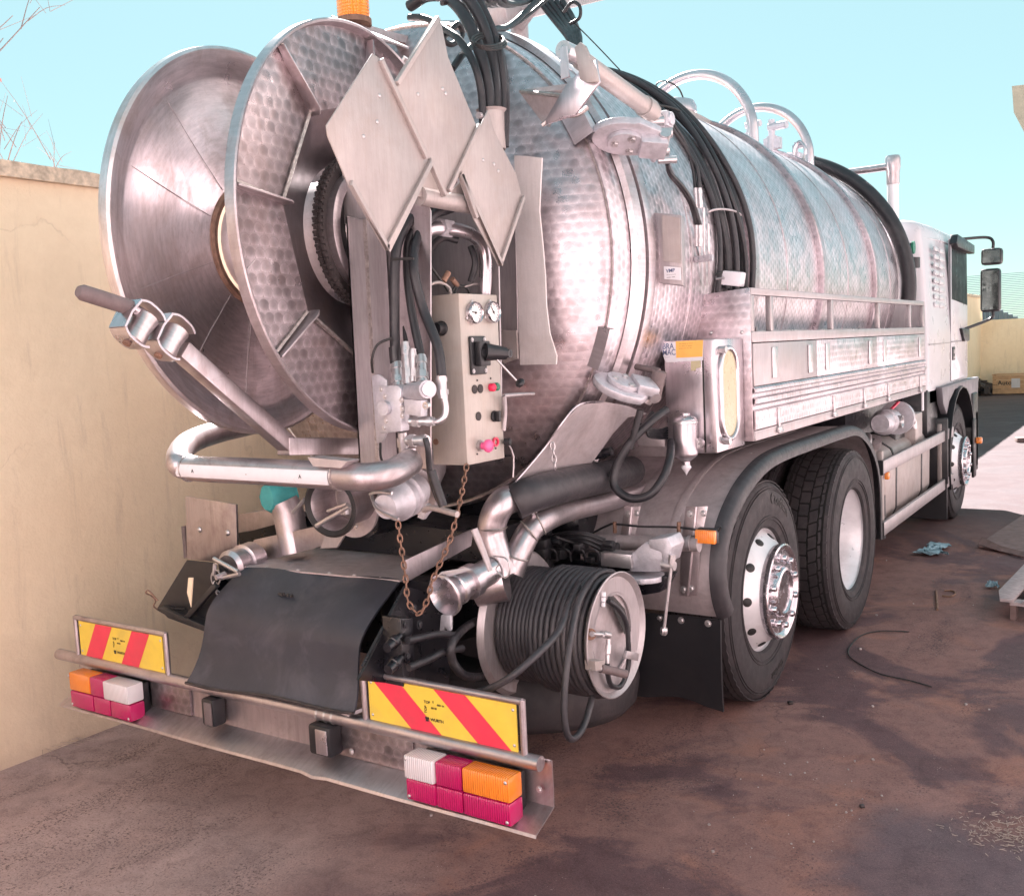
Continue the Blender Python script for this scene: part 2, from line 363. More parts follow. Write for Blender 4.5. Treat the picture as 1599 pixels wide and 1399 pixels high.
M_STRAW = simple('dry_straw', (.42,.33,.28), .8, 0, .4, 40, .2, 90)
M_SCRAP = simple('oily_scrap', (.08,.065,.065), .6, .4, .5, 10, .6, 30)
M_BLDG = simple('grey_stucco', (.50,.44,.34), .85, 0, .2, 6, .4, 40)
M_BOUNCE = simple('bounce_wall_white', (.68,.61,.61), .85, 0, .1, 3, .3, 40)  # for the added wall that bounces sun from behind the camera
M_SHOP = simple('cream_render', (.54,.47,.47), .85, 0, .1, 3, .3, 40)
M_FENCE = simple('galvanised_fence', (.10,.15,.19), .5, .5, .2, 6, .1, 40)
def lens(name, col, rough=.18):
    m, nt, N, L, B = newmat(name); uv = N.new('ShaderNodeTexCoord').outputs['Object']
    B.inputs['Roughness'].default_value = rough; B.inputs['Coat Weight'].default_value = .6
    w = N.new('ShaderNodeTexWave'); w.bands_direction = 'X'; w.inputs['Scale'].default_value = 38; w.inputs['Distortion'].default_value = .3; L.new(uv, w.inputs[0])
    c = mixc(N, L, ramp(N, L, w.outputs['Fac'], [(0, (.0,)*3), (1, (.35,)*3)]), col, tuple(min(1, x*1.6+.02) for x in col)); L.new(c, B.inputs['Base Color'])
    B.inputs['Subsurface Weight'].default_value = .2; B.inputs['Subsurface Radius'].default_value = (.02,.01,.01)
    b = N.new('ShaderNodeBump'); b.inputs['Strength'].default_value = .8; b.inputs['Distance'].default_value = .003; L.new(w.outputs['Fac'], b.inputs['Height']); L.new(b.outputs[0], B.inputs['Normal'])
    return m
L_RED = lens('red_lens', (.44,.004,.095)); L_ORANGE = lens('orange_lens', (.85,.22,.02)); L_CLEAR = lens('clear_lens', (.66,.60,.62))
L_AMBER = lens('amber_beacon', (.90,.24,.01)); L_AMBER2 = L_ORANGE
def wallmat():
    m, nt, N, L, B = newmat('yellow_ochre_plaster'); T = N.new('ShaderNodeTexCoord'); ob = T.outputs['Object']
    c = mixc(N, L, ramp(N, L, noise(N, L, .9, 6, .55, ob, .4), [(.35, (0,)*3), (.65, (1,)*3)]), (.80,.63,.44), (.86,.71,.52))
    c = mixc(N, L, ramp(N, L, noise(N, L, 14, 8, .7, ob), [(.35, (.0,)*3), (.7, (.35,)*3)]), c, (.70,.54,.37))
    sp = N.new('ShaderNodeSeparateXYZ'); L.new(ob, sp.inputs[0])
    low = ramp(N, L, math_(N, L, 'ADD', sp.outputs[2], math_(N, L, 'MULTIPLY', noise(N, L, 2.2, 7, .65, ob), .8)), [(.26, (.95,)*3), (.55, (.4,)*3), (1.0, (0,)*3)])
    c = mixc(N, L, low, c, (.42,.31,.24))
    st = noise(N, L, 4, 7, .7, mapping(N, L, ob, (3, 3, .35)), .5)
    c = mixc(N, L, ramp(N, L, st, [(.54, (0,)*3), (.72, (.45,)*3)]), c, (.50,.38,.28))
    vo = N.new('ShaderNodeTexVoronoi'); vo.feature = 'DISTANCE_TO_EDGE'; vo.inputs['Scale'].default_value = .9
    nn = N.new('ShaderNodeTexNoise'); nn.inputs['Scale'].default_value = 1.7; nn.inputs['Detail'].default_value = 6; L.new(ob, nn.inputs['Vector'])
    av = N.new('ShaderNodeVectorMath'); av.operation = 'MULTIPLY_ADD'; L.new(nn.outputs['Color'], av.inputs[0]); av.inputs[1].default_value = (.9,.9,.9); L.new(ob, av.inputs[2]); L.new(av.outputs[0], vo.inputs['Vector'])
    cr = ramp(N, L, vo.outputs['Distance'], [(0, (1,)*3), (.006, (0,)*3)])
    cf = math_(N, L, 'MULTIPLY', cr, ramp(N, L, noise(N, L, .8, 3, .5, ob), [(.46, (0,)*3), (.54, (.8,)*3)]))
    c = mixc(N, L, math_(N, L, 'MULTIPLY', cf, .22), c, (.35,.26,.19))
    L.new(c, B.inputs['Base Color']); B.inputs['Roughness'].default_value = .88
    b = N.new('ShaderNodeBump'); b.inputs['Strength'].default_value = .55; b.inputs['Distance'].default_value = .006
    L.new(math_(N, L, 'SUBTRACT', noise(N, L, 45, 6, .65, ob), math_(N, L, 'MULTIPLY', cf, .8)), b.inputs['Height'])
    b2 = N.new('ShaderNodeBump'); b2.inputs['Strength'].default_value = .5; b2.inputs['Distance'].default_value = .05
    L.new(noise(N, L, 1.6, 3, .5, ob), b2.inputs['Height']); L.new(b2.outputs[0], b.inputs['Normal']); L.new(b.outputs[0], B.inputs['Normal'])
    return m
M_WALL = wallmat()
def coping():
    return simple('weathered_coping', (.78,.62,.47), .9, 0, .5, 30, .8, 60, dirt=.5, dirtc=(.14,.12,.11))
M_COPE = coping()
def groundmat():
    m, nt, N, L, B = newmat('stained_yard_asphalt'); T = N.new('ShaderNodeTexCoord'); ob = T.outputs['Object']
    big = noise(N, L, .55, 7, .6, ob, 1.2); med = noise(N, L, 2.1, 8, .62, ob, .6); fine = noise(N, L, 130, 6, .75, ob); grit = noise(N, L, 420, 3, .6, ob)
    c = mixc(N, L, ramp(N, L, big, [(.38, (0,)*3), (.62, (1,)*3)]), (.33,.222,.205), (.45,.325,.305))
    c = mixc(N, L, ramp(N, L, med, [(.42, (0,)*3), (.66, (.75,)*3)]), c, (.29,.21,.20))
    rust = noise(N, L, 1.3, 6, .6, mapping(N, L, ob, (1,1,1), (7,3,0)), 1.5)
    sp = N.new('ShaderNodeSeparateXYZ'); L.new(ob, sp.inputs[0])
    # redder, oilier ground on the right of the truck
    right = ramp(N, L, math_(N, L, 'ADD', sp.outputs[0], math_(N, L, 'MULTIPLY', math_(N, L, 'SUBTRACT', big, .5), 1.6)), [(.15, (0,)*3), (.75, (1,)*3)])
    c = mixc(N, L, math_(N, L, 'MULTIPLY', right, .80), c, (.195,.098,.086))
    c = mixc(N, L, math_(N, L, 'MULTIPLY', ramp(N, L, rust, [(.52, (0,)*3), (.66, (.6,)*3)]), right), c, (.29,.140,.105))
    oil = noise(N, L, .9, 7, .6, mapping(N, L, ob, (1,1,1), (-3.2,1.1,0)), 1.0)
    oilm = math_(N, L, 'MULTIPLY', ramp(N, L, oil, [(.50, (0,)*3), (.56, (1,)*3)]), right)
    c = mixc(N, L, math_(N, L, 'MULTIPLY', oilm, .75), c, (.085,.050,.060))
    # puddle-dark patch near the camera, at the place it has in the yard
    px = math_(N, L, 'SUBTRACT', sp.outputs[0], 2.22); py = math_(N, L, 'SUBTRACT', sp.outputs[1], .80)
    pd = math_(N, L, 'ADD', math_(N, L, 'SQRT', math_(N, L, 'ADD', math_(N, L, 'MULTIPLY', px, px), math_(N, L, 'MULTIPLY', py, py))), math_(N, L, 'MULTIPLY', math_(N, L, 'SUBTRACT', med, .5), .7))
    pm = ramp(N, L, pd, [(.28, (1,)*3), (.50, (0,)*3)])
    c = mixc(N, L, math_(N, L, 'MULTIPLY', pm, .8), c, (.095,.070,.085))
    mot = noise(N, L, 9, 9, .72, ob, .7)
    c = mixc(N, L, 1.0, c, ramp(N, L, mot, [(.32, (.74,.72,.74)), (.50, (1,1,1)), (.68, (1.14,1.12,1.10))]), 'MULTIPLY')
    # grain, pits gathered in drifts, pale scuffs left by tyres
    c = mixc(N, L, 1.0, c, ramp(N, L, fine, [(.30, (.62,)*3), (.50, (1,)*3), (.70, (1.18,)*3)]), 'MULTIPLY')
    drift = noise(N, L, 1.6, 7, .65, mapping(N, L, ob, (1.7, .55, 1), (0,0,0), (0,0,-.55)), .8)
    pit = noise(N, L, 85, 9, .8, ob, .4)
    pm2 = ramp(N, L, math_(N, L, 'ADD', pit, math_(N, L, 'MULTIPLY', math_(N, L, 'SUBTRACT', drift, .5), -.45)), [(.37, (.92,)*3), (.43, (0,)*3)])
    c = mixc(N, L, pm2, c, (.075,.050,.050))
    pitb = noise(N, L, 17, 8, .78, mapping(N, L, ob, (1.3, .8, 1), (5,5,0), (0,0,-.5)), 1.2)
    c = mixc(N, L, ramp(N, L, math_(N, L, 'ADD', pitb, math_(N, L, 'MULTIPLY', drift, -.25)), [(.18, (.85,)*3), (.235, (0,)*3)]), c, (.06,.042,.044))
    c = mixc(N, L, ramp(N, L, grit, [(.62, (0,)*3), (.74, (.7,)*3)]), c, (.60,.50,.47))
    crk = N.new('ShaderNodeTexVoronoi'); crk.feature = 'DISTANCE_TO_EDGE'; crk.inputs['Scale'].default_value = .55
    cn = N.new('ShaderNodeTexNoise'); cn.inputs['Scale'].default_value = 2.4; cn.inputs['Detail'].default_value = 7; L.new(ob, cn.inputs['Vector'])
    cv = N.new('ShaderNodeVectorMath'); cv.operation = 'MULTIPLY_ADD'; L.new(cn.outputs['Color'], cv.inputs[0]); cv.inputs[1].default_value = (1.1,1.1,0); L.new(ob, cv.inputs[2]); L.new(cv.outputs[0], crk.inputs['Vector'])
    crm = math_(N, L, 'MULTIPLY', ramp(N, L, crk.outputs['Distance'], [(0, (1,)*3), (.0035, (0,)*3)]), ramp(N, L, noise(N, L, .7, 3, .5, mapping(N, L, ob, (1,1,1), (9,2,0))), [(.48, (0,)*3), (.56, (.6,)*3)]))
    c = mixc(N, L, crm, c, (.07,.045,.045))
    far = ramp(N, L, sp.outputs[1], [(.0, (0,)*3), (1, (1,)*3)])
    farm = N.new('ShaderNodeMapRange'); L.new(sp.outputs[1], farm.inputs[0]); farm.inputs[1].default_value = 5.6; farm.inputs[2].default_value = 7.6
    c = mixc(N, L, math_(N, L, 'MULTIPLY', farm.outputs[0], .95), c, (.078,.058,.062))  # same asphalt, darkened far off in its colour to offset the strong sun
    wh = N.new('ShaderNodeTexVoronoi'); wh.inputs['Scale'].default_value = 70; L.new(ob, wh.inputs['Vector'])
    whm = math_(N, L, 'MULTIPLY', ramp(N, L, wh.outputs['Distance'], [(.05, (1,)*3), (.12, (0,)*3)]), ramp(N, L, noise(N, L, 3, 5, .6, mapping(N, L, ob, (2.5,.7,1), (0,0,0), (0,0,.5))), [(.52, (0,)*3), (.66, (.8,)*3)]))
    c = mixc(N, L, whm, c, (.70,.60,.58))
    ws = noise(N, L, 5, 8, .8, mapping(N, L, ob, (.35, 2.2, 1), (0,0,0), (0,0,.35)), .4)
    c = mixc(N, L, ramp(N, L, ws, [(.60, (0,)*3), (.80, (.35,)*3)]), c, (.36,.28,.27))
    # pale concrete apron in front of the workshop and behind the camera
    edge = math_(N, L, 'MAXIMUM', math_(N, L, 'SUBTRACT', sp.outputs[0], 3.1), math_(N, L, 'SUBTRACT', -3.6, sp.outputs[1]))
    ap = ramp(N, L, math_(N, L, 'ADD', edge, math_(N, L, 'MULTIPLY', math_(N, L, 'SUBTRACT', big, .5), .5)), [(.0, (0,)*3), (.35, (1,)*3)])
    c = mixc(N, L, ap, c, (.52,.44,.44))
    L.new(c, B.inputs['Base Color'])
    r = math_(N, L, 'SUBTRACT', ramp(N, L, med, [(.3, (.72,)*3), (.7, (.92,)*3)]), math_(N, L, 'MULTIPLY', math_(N, L, 'MAXIMUM', math_(N, L, 'MULTIPLY', oilm, .6), pm), .28)); L.new(r, B.inputs['Roughness'])
    B.inputs['Specular IOR Level'].default_value = .16
    b = N.new('ShaderNodeBump'); b.inputs['Strength'].default_value = .6; b.inputs['Distance'].default_value = .003
    hh = math_(N, L, 'ADD', math_(N, L, 'MULTIPLY', fine, .8), math_(N, L, 'MULTIPLY', grit, .4)); L.new(hh, b.inputs['Height'])
    b2 = N.new('ShaderNodeBump'); b2.inputs['Strength'].default_value = .25; b2.inputs['Distance'].default_value = .05
    L.new(noise(N, L, 2.5, 3, .5, ob), b2.inputs['Height']); L.new(b2.outputs[0], b.inputs['Normal']); L.new(b.outputs[0], B.inputs['Normal'])
    return m
M_GROUND = groundmat()

# ------------------------------------------------------------------ setting: ground, walls, what stands round the yard
def ground():
    me = bpy.data.meshes.new('ground'); bm = bmesh.new()
    bmesh.ops.create_grid(bm, x_segments=2, y_segments=2, size=400); bm.to_mesh(me); bm.free(); me.materials.append(M_GROUND)
    return link('ground', me, kind='structure')
ground()
XW = -1.70
def yard_wall(name, p0, p1, h, label, th=.25, cope=True):
    "plastered wall with gently uneven face and a projecting weathered coping; p0-p1 is the face line on the ground"
    p0 = Vector(p0); p1 = Vector(p1); d = (p1-p0); Ln = d.length; d.normalize(); nr = Vector((d.y, -d.x, 0))
    t = thing(name, label, 'wall', loc=(p0.x, p0.y, 0))
    n = max(2, int(Ln/.25)); rnd = random.Random(3); g = []
    for i in range(n+1):
        s = Ln*i/n; row = []
        for k in range(13):
            z = -.05+(h+.05)*k/12; w = .006*math.sin(s*1.7+k*.5)+.004*math.sin(s*4.1+k*1.3)+rnd.uniform(-.002, .002)
            row.append(p0+d*s+Vector((0,0,z))+nr*w)
        g.append(row)
    mb = MB(); mb.sheet([[q-nr*th/2 for q in r] for r in g], th, vec=nr); part('plaster_face', mb, M_WALL, t)
    if cope:
        c = MB(); n2 = max(2, int(Ln/.09)); rows = []
        for i in range(n2+1):
            s = Ln*i/n2; j = rnd.uniform(-.006, .006); j2 = rnd.uniform(-.008, .008)
            prof = ((-th-.03, h-.002), (.035+j, h-.002+j2*.4), (.045+j, h+.015), (.03+j, h+.052+j2), (-th-.03, h+.06+j2))
            rows.append([p0+d*s+nr*a+Vector((0,0,z)) for a, z in prof])
        V = [q for r in rows for q in r]; F = []
        for i in range(n2):
            for k in range(5): F.append((i*5+k, i*5+(k+1)%5, (i+1)*5+(k+1)%5, (i+1)*5+k))
        F += [list(range(5)), [n2*5+k for k in range(5)][::-1]]
        c.add(V, F); part('coping', c, M_COPE, t, ang=50)
    return t
yard_wall('left_yard_wall'.replace('left_', ''), (XW, 27.0, 0), (XW, -7, 0), 2.55, 'tall ochre plastered wall with worn coping running close along the left side of the tanker truck')
yard_wall('yard_wall', (14, 27.0, 0), (XW+.002, 27.0, 0), 1.95, 'low ochre plastered wall closing the far end of the yard beyond the truck cab', cope=False)
# the fence behind the far wall
def back_fence():
    t = thing('mesh_fence', 'blue grey wire mesh fence rising behind the far yard wall', 'fence', loc=(4, 29, 0))
    for i in range(7):
        x = -4+i*2.2; part('post', MB().bar((x, 29, 0), (x, 29, 3.25), .07, .07), M_FENCE, t)
    mb = MB()
    for k in range(28): z = 1.9+k*.05; mb.bar((-4, 29, z), (9.2, 29, z), .012, .012)
    for k in range(133): x = -4+k*.1; mb.bar((x, 29.01, 1.85), (x, 29.01, 3.25), .010, .010)
    part('wire_mesh', mb, M_FENCE, t, kind='stuff')
back_fence()
def pile_of_pipes():
    t = thing('pipe_stack', 'slanting stack of grey blue steel profiles leaning behind the far wall, seen below the mirrors', 'pipes', loc=(-1.5, 27.9, 0))
    for i in range(13):
        q = at('Y', 27.8, 1503+i*7.5, 458+i*3.3)
        part('steel_profile', MB().bar((q.x+.12, 28.1, 0), (q.x, 27.8, q.z), .10, .05), M_FENCE, t)
pile_of_pipes()
def corner_building():
    t = thing('canopy', 'stained concrete canopy corner jutting into the sky at the upper right edge', 'canopy', loc=(1.5, 24, 0))
    Y = 24.0
    a = [at('Y', Y, *p) for p in ((1580, 135), (1640, 128), (1700, 240), (1640, 240), (1603, 214), (1583, 176))]
    part('roof_slab', MB().prism(a, (.0, 3.0, .0)), M_BLDG, t)
    x0 = a[3].x
    part('pillar', MB().box((x0, Y+.1, 0), (x0+.5, Y+.6, a[3].z+.1)), M_BLDG, t)
def workshop():
    "the pale building along the right side of the yard, wholly out of frame; the sun falls on its front; plus an added wall behind the camera for bounce light"
    t = thing('workshop_building', 'long cream rendered workshop along the right side of the yard, outside the frame, with an added bounce wall behind the camera', 'building', loc=(6, 0, 0))
    part('front_wall', MB().box((6.0, -9, 0), (6.3, 10, 4.9)), M_SHOP, t)
    part('bounce_wall', MB().box((-1.4, -7.6, 0), (6.0, -7.3, 4.6)), M_BOUNCE, t)  # unseen wall, added to bounce sunlight onto the truck's rear
    part('roof', MB().box((5.9, -9.3, 4.9), (12, 10.3, 5.1)), M_BLDG, t)
    for y in (-6.5, 1): 
        d = part('roller_door', MB().box((5.94, y, 0), (5.995, y+3.6, 3.8)), M_PANEL, t)
    for y in (-3.5, 5.5): 
        w = part('window', MB().box((5.95, y, 1.3), (5.995, y+1.6, 2.6)), M_WHITE, t); part('pane', MB().box((5.945, y+.08, 1.38), (5.949, y+1.52, 2.52)), M_GLASSD, w)
workshop()
corner_building()
# bare twigs of the tree beyond the left wall
def bare_tree(base, tips, label, rad, seed, leaves=0):
    t = thing('bare_tree', label, 'tree', loc=base); rnd = random.Random(seed); mb = MB(); lf = MB()
    base = Vector(base); tr = MB(); tr.tube([base, base+Vector((.1,.0,1.6)), base+Vector((-.05,.1,2.7))], lambda s: .06-.03*s, n=8, res=5)
    part('trunk', tr, M_BARK, t)
    for tip in tips:
        tip = Vector(tip); a = base+Vector((-.05,.1,2.6)); d = tip-a
        P = [a]+[a+d*s+Vector((rnd.uniform(-.05,.05), rnd.uniform(-.05,.05), rnd.uniform(-.03,.03))) for s in (.3,.55,.8)]+[tip]
        mb.tube(P, lambda s: rad*(1-.75*s), n=5, res=4)
        for k in range(3):
            s = rnd.uniform(.45, .95); q = a+d*s; w = Vector((rnd.uniform(-.4,.4), rnd.uniform(-.4,.4), rnd.uniform(.1,.5)))*(.9)
            mb.tube([q, q+w*.5+Vector((0,0,.03)), q+w], lambda s: rad*.4*(1-.7*s), n=4, res=3)
            for kk in range(3):
                w2 = Vector((rnd.uniform(-.2,.2), rnd.uniform(-.2,.2), rnd.uniform(0,.22)))
                q2 = q+w*rnd.uniform(.3,.9); mb.tube([q2, q2+w2*.6, q2+w2], lambda s: rad*.22*(1-.6*s), n=3, res=2)
                if leaves and rnd.random() < leaves:
                    u = Vector((rnd.uniform(-1,1), rnd.uniform(-1,1), rnd.uniform(-1,.2))).normalized()*.035; v = u.orthogonal().normalized()*.010; e = q2+w2
                    lf.add([e, e+u*.5+v, e+u, e+u*.5-v], [(0,1,2,3)])
    part('branches', mb, M_BARK, t)
    if lf.v: part('dry_leaves', lf, M_LEAFR, t, kind='stuff')
X2 = -3.2
def tp(x, y): return tuple(at('X', X2, x, y))
b1 = at('X', X2, -190, 300)
bare_tree((X2, b1.y-.2, 0), [tp(20, 25), tp(62, 12), tp(5, 60)], 'bare twigs with a few dry pink leaves in the top left corner of the sky', .009, 5, .5)
b2 = at('X', X2, -25, 300)
bare_tree((X2, b2.y, 0), [tp(12, 150), tp(34, 190)], 'low bare shrub twigs just showing over the wall top at the left edge', .006, 9)
b3 = at('X', X2, 78, 300)
bare_tree((X2, b3.y, 0), [tp(77, 238)], 'tiny bare shoots poking over the wall coping beside the big drum', .007, 12)

# ------------------------------------------------------------------ things lying in the yard
def pallet():
    o = at('Z', .11, 1570, 940); ux = Vector((.065, 1, 0)).normalized(); uy = Vector((ux.y, -ux.x, 0))
    t = thing('wooden_pallet', 'weathered grey wooden pallet lying at the right edge of the yard', 'pallet', loc=(o.x, o.y, 0))
    rnd = random.Random(4); o = Vector((o.x, o.y, 0)); Ln = 1.15
    for k in range(6):
        a = o+uy*(.165*k-.075); w = .115; e = rnd.uniform(-.01, .01)
        A = [a+ux*e, a+uy*w+ux*e, a+uy*w+ux*(Ln+e), a+ux*(Ln+e)]
        if k == 0: A = [a+ux*.20, a+uy*.045+ux*.0, a+uy*w, a+uy*w+ux*Ln, a+ux*Ln]
        part('deck_board', MB().prism([Vector((q.x, q.y, .110)) for q in A], (0,0,.018)), M_WOOD, t, bevel=.002)
    for k in range(3):
        a = o+ux*(.015+.50*k)+uy*.02; A = [a, a+uy*.88, a+uy*.88+ux*.09, a+ux*.09]
        part('stringer', MB().prism([Vector((q.x, q.y, .09)) for q in A], (0,0,.019)), M_WOOD, t)
        for j in (0.0, .40, .80):
            b = a+uy*j+ux*.01; part('block', MB().prism([Vector((q.x, q.y, 0)) for q in (b, b+uy*.03, b+uy*.03+ux*.06, b+ux*.06)], (0,0,.089)), M_CARD, t)
pallet()
def board():
    P = [at('Z', .02, *p) for p in ((1527, 852), (1599, 865), (1640, 872), (1640, 800), (1599, 803), (1585, 812), (1545, 838))]
    g = MB(); rnd = random.Random(8)
    part_ = [Vector((p.x, p.y, .008)) for p in P]
    g.prism(part_, (0,0,.012)); o = part('sodden_board', g, M_CARD); tag(o, 'dark warped board or cardboard sheet on the ground above the pallet', 'board')
    g = MB(); a = at('Z', .03, 1527, 850); b = at('Z', .03, 1600, 868)
    g.sheet([[a+Vector((0,0,.0)), a+Vector((.02,.06,.05))], [(a+b)/2-Vector((0,0,.01)), (a+b)/2+Vector((.0,.06,.015))], [b-Vector((0,0,.01)), b+Vector((0,.08,.01))]], .008)
    o = part('curled_cardboard', g, M_CARD); tag(o, 'curled brown cardboard flap on the near edge of the dark board', 'cardboard')
board()
def rag(px, py, w, label, seed):
    c = at('Z', .02, px, py); rnd = random.Random(seed); mb = MB(); n = 13; g = []
    for i in range(n):
        row = []
        for j in range(n):
            u = (i/(n-1)-.5)*w[0]; v = (j/(n-1)-.5)*w[1]; k = 1+.25*math.sin(i*2.1+j)
            z = .012+.030*abs(math.sin(i*1.3+j*.7+seed)*math.cos(j*1.7-i*.4))+rnd.uniform(0, .012)
            row.append((c.x+u*k+v*.5*math.sin(i*.9)+rnd.uniform(-.006,.006), c.y+v*k+.3*u*math.cos(j)+rnd.uniform(-.006,.006), z))
        g.append(row)
    mb.sheet(g, .004); o = part('rag', mb, M_RAG, ang=80); tag(o, label, 'rag'); return o
rag(1458, 858, (.10, .34), 'crumpled pale blue rag on the reddish ground right of the truck', 1)
rag(1549, 914, (.05, .07), 'small scrap of blue cloth caught under the corner of the pallet', 2)
def bits():
    a = at('Z', .006, 1462, 922); b = at('Z', .006, 1464, 952)
    o = part('iron_rod', MB().tube([a, b], .007, n=8, res=0), M_RUST); tag(o, 'short dark iron rod lying beside the bent hook', 'rod')
    P = [at('Z', .006, *p) for p in ((1471, 930), (1484, 931), (1492, 927), (1487, 922), (1475, 922))]
    o = part('bent_hook', MB().tube(P, .006, n=8), M_RUST); tag(o, 'small U shaped piece of bent iron on the ground', 'hook')
    P = [at('Z', .006, *p) for p in ((1420, 986), (1375, 985), (1345, 992), (1328, 1008), (1325, 1022), (1340, 1035), (1375, 1052), (1420, 1062), (1455, 1072))]
    o = part('wire', MB().tube(P, .0035, n=6, res=8), M_INK); tag(o, 'thin black wire curling across the ground by the middle wheel', 'wire')
    rnd = random.Random(21); mb = MB()
    for k in range(150):
        x = rnd.uniform(.3, 3.2); y = rnd.uniform(-1.2, 7); s = rnd.choice((.0015, .002, .003, .004))*rnd.uniform(.6, 1.7)
        if k < 40: x, y = rnd.uniform(1.35, 1.9), rnd.uniform(.6, 1.6)
        c = Vector((x, y, s*.5)); P = [c+Vector((math.cos(a)*s*rnd.uniform(.7,1.3), math.sin(a)*s*rnd.uniform(.7,1.3), z)) for z in (-s*.6, s*.6) for a in (0, 1.5, 3.1, 4.7)]
        mb.hexa(P)
    part('gravel', mb, M_PALE, kind='stuff')
    bpy.data.objects['gravel']['label'] = 'scattered pale grit on the yard'
    for (px, py, s, nm) in ((1234, 1097, .014, 'dark pebble on the ground just right of the rear tyre'), (1343, 1013, .010, 'little white pebble by the loop of black wire'), (1346, 1258, .012, 'flat grey stone on the open ground at lower right')):
        c = at('Z', s*.5, px, py); P = [c+Vector((math.cos(a)*s*rnd.uniform(.8,1.3), math.sin(a)*s*rnd.uniform(.8,1.3), z)) for z in (-s*.5, s*.5) for a in (0, 1.5, 3.1, 4.7)]
        o = part('pebble', MB().hexa(P), M_PALE if 'white' in nm else M_SCRAP, bevel=s*.25); tag(o, nm, 'stone')
    st = MB(); ctr = at('Z', 0, 1575, 1305)
    for k in range(260):
        x = ctr.x+rnd.gauss(0, .085); y = ctr.y+rnd.gauss(.0, .08); a = rnd.uniform(0, 3.14); l = rnd.uniform(.008, .028)
        p = Vector((x, y, rnd.uniform(.002, .012))); d = Vector((math.cos(a), math.sin(a), rnd.uniform(-.1,.1)))*l
        st.bar(p, p+d, .0018, .0012)
    o = part('dry_straw', st, M_STRAW, kind='stuff'); o['label'] = 'patch of chopped dry straw at the right edge'
    # weeds at the wall foot
    w = MB(); c = Vector((XW+.10, 1.05, 0))
    c = at('X', XW+.1, 300, 1046); c.z = .0
    for k in range(160):
        a = rnd.uniform(0, 6.28); l = rnd.uniform(.04, .14); b = c+Vector((rnd.gauss(0,.05), rnd.gauss(0,.10), 0)); tpp = b+Vector((math.cos(a)*l*.5, math.sin(a)*l*.5, l)); s = Vector((-math.sin(a), math.cos(a), 0))*.006
        w.add([b-s, b+s, tpp], [(0,1,2)])
    o = part('weed_tuft', w, M_WEED); tag(o, 'dark green weed tuft at the wall foot behind the left warning board', 'weed')
    w = MB(); c = at('Z', 0, 75, 1165)
    for k in range(14):
        a = rnd.uniform(-.6, 1.2); l = rnd.uniform(.06, .2); b = c+Vector((rnd.gauss(0,.03), rnd.gauss(0,.05), .003))
        w.tube([b, b+Vector((math.cos(a)*l*.5, math.sin(a)*l*.5, .02)), b+Vector((math.cos(a)*l, math.sin(a)*l, .004))], .0012, n=4, res=3)
    o = part('straw_wisp', w, M_STRAW); tag(o, 'wisps of dry grass on the asphalt by the foot of the left wall', 'straw')
bits()
def crate():
    a = at('Z', 0, 1558, 614); 
    t = thing('wooden_crate', 'light tan wooden crate standing against the far wall', 'crate', loc=(a.x, a.y, 0))
    y = min(a.y, 25.8); x = a.x
    for k in range(4): part('plank', MB().box((x, y, .03+k*.12), (x+.72, y+.02, .14+k*.12)), M_CRATE, t)
    for k in range(4): part('side_plank', MB().box((x-.02, y, .03+k*.12), (x-.001, y+.5, .14+k*.12)), M_CRATE, t)
    part('sheet_label', MB().box((x+.42, y-.006, .18), (x+.62, y-.001, .42)), M_WHITE, t)
    part('lid', MB().box((x-.03, y-.01, .512), (x+.73, y+.5, .535)), M_CRATE, t)
    text('stencil', 'Auto', .16, M_INK, frame((x+.1, y-.003, .26), (0,-1,0)), bpy.data.objects['lid'], .002)
    t2 = thing('wooden_crate', 'second tan crate cut off by the right edge of the photo at the far wall', 'crate', loc=(x+.8, y, 0))
    for k in range(4): part('plank', MB().box((x+.8, y, .03+k*.13), (x+1.5, y+.4, .15+k*.13)), M_CRATE, t2)
    rnd = random.Random(5); mb = MB()
    for k in range(60):
        c = Vector((rnd.uniform(-1.85, -1.05), rnd.uniform(25.4, 26.4), rnd.uniform(.02, .30))); s = [rnd.uniform(.03, .14) for _ in range(3)]
        c.z = min(c.z, .45*(1-abs(c.x+1.4)/.55)+.05)
        mb.box(c-Vector(s), c+Vector(s), rot=Matrix.Rotation(rnd.uniform(0, 3), 3, (rnd.random(), rnd.random(), rnd.random()+.1)))
    o = part('scrap_heap', mb, M_SCRAP, kind='stuff'); o['label'] = 'dark heap of scrap parts beside the crate at the far wall'
    c = at('Z', .03, 1592, 687); o = part('brick_piece', MB().box(c-Vector((.05,.1,.03)), c+Vector((.08,.1,.04)), rot=Matrix.Rotation(.3,3,'Z')), M_CARD, bevel=.01); tag(o, 'dark broken brick lying alone on the sunlit far ground', 'brick')
crate()

# ------------------------------------------------------------------ the tanker truck
T = thing('tanker_truck', 'large stainless steel vacuum tanker truck with hose drum and white cab, seen from behind', 'truck', loc=(0, 3.4, 0))
ZC = 2.05; RT = 1.035
AY = Vector((0, 1, 0)); AX = Vector((1, 0, 0)); AZ = Vector((0, 0, 1))
_b = MB(); _b.lathe([(0, .55), (.62, .55), (.85, .42), (.86, 0)], (0,0,0), AZ, 6); _b.lathe([(1.25, .0), (1.25, .10), (.86, .10)], (0,0,0), AZ, 12)
ME_BOLT = _b.mesh('bolt', M_ZINC, 30); ME_BOLTB = _b.mesh('bolt', M_BLACK, 30)
_b = MB(); _b.lathe([(0, .5), (.5, .42), (.9, .15), (1, 0)], (0,0,0), AZ, 10); ME_RIVET = _b.mesh('rivet', M_ZINC, 60)
def bolts(P, nrm, r, parent=None, me=None, name='bolt'):
    for p in P: inst(name, me or ME_BOLT, frame(p, nrm) @ Matrix.Diagonal((r, r, r, 1)), parent or T)
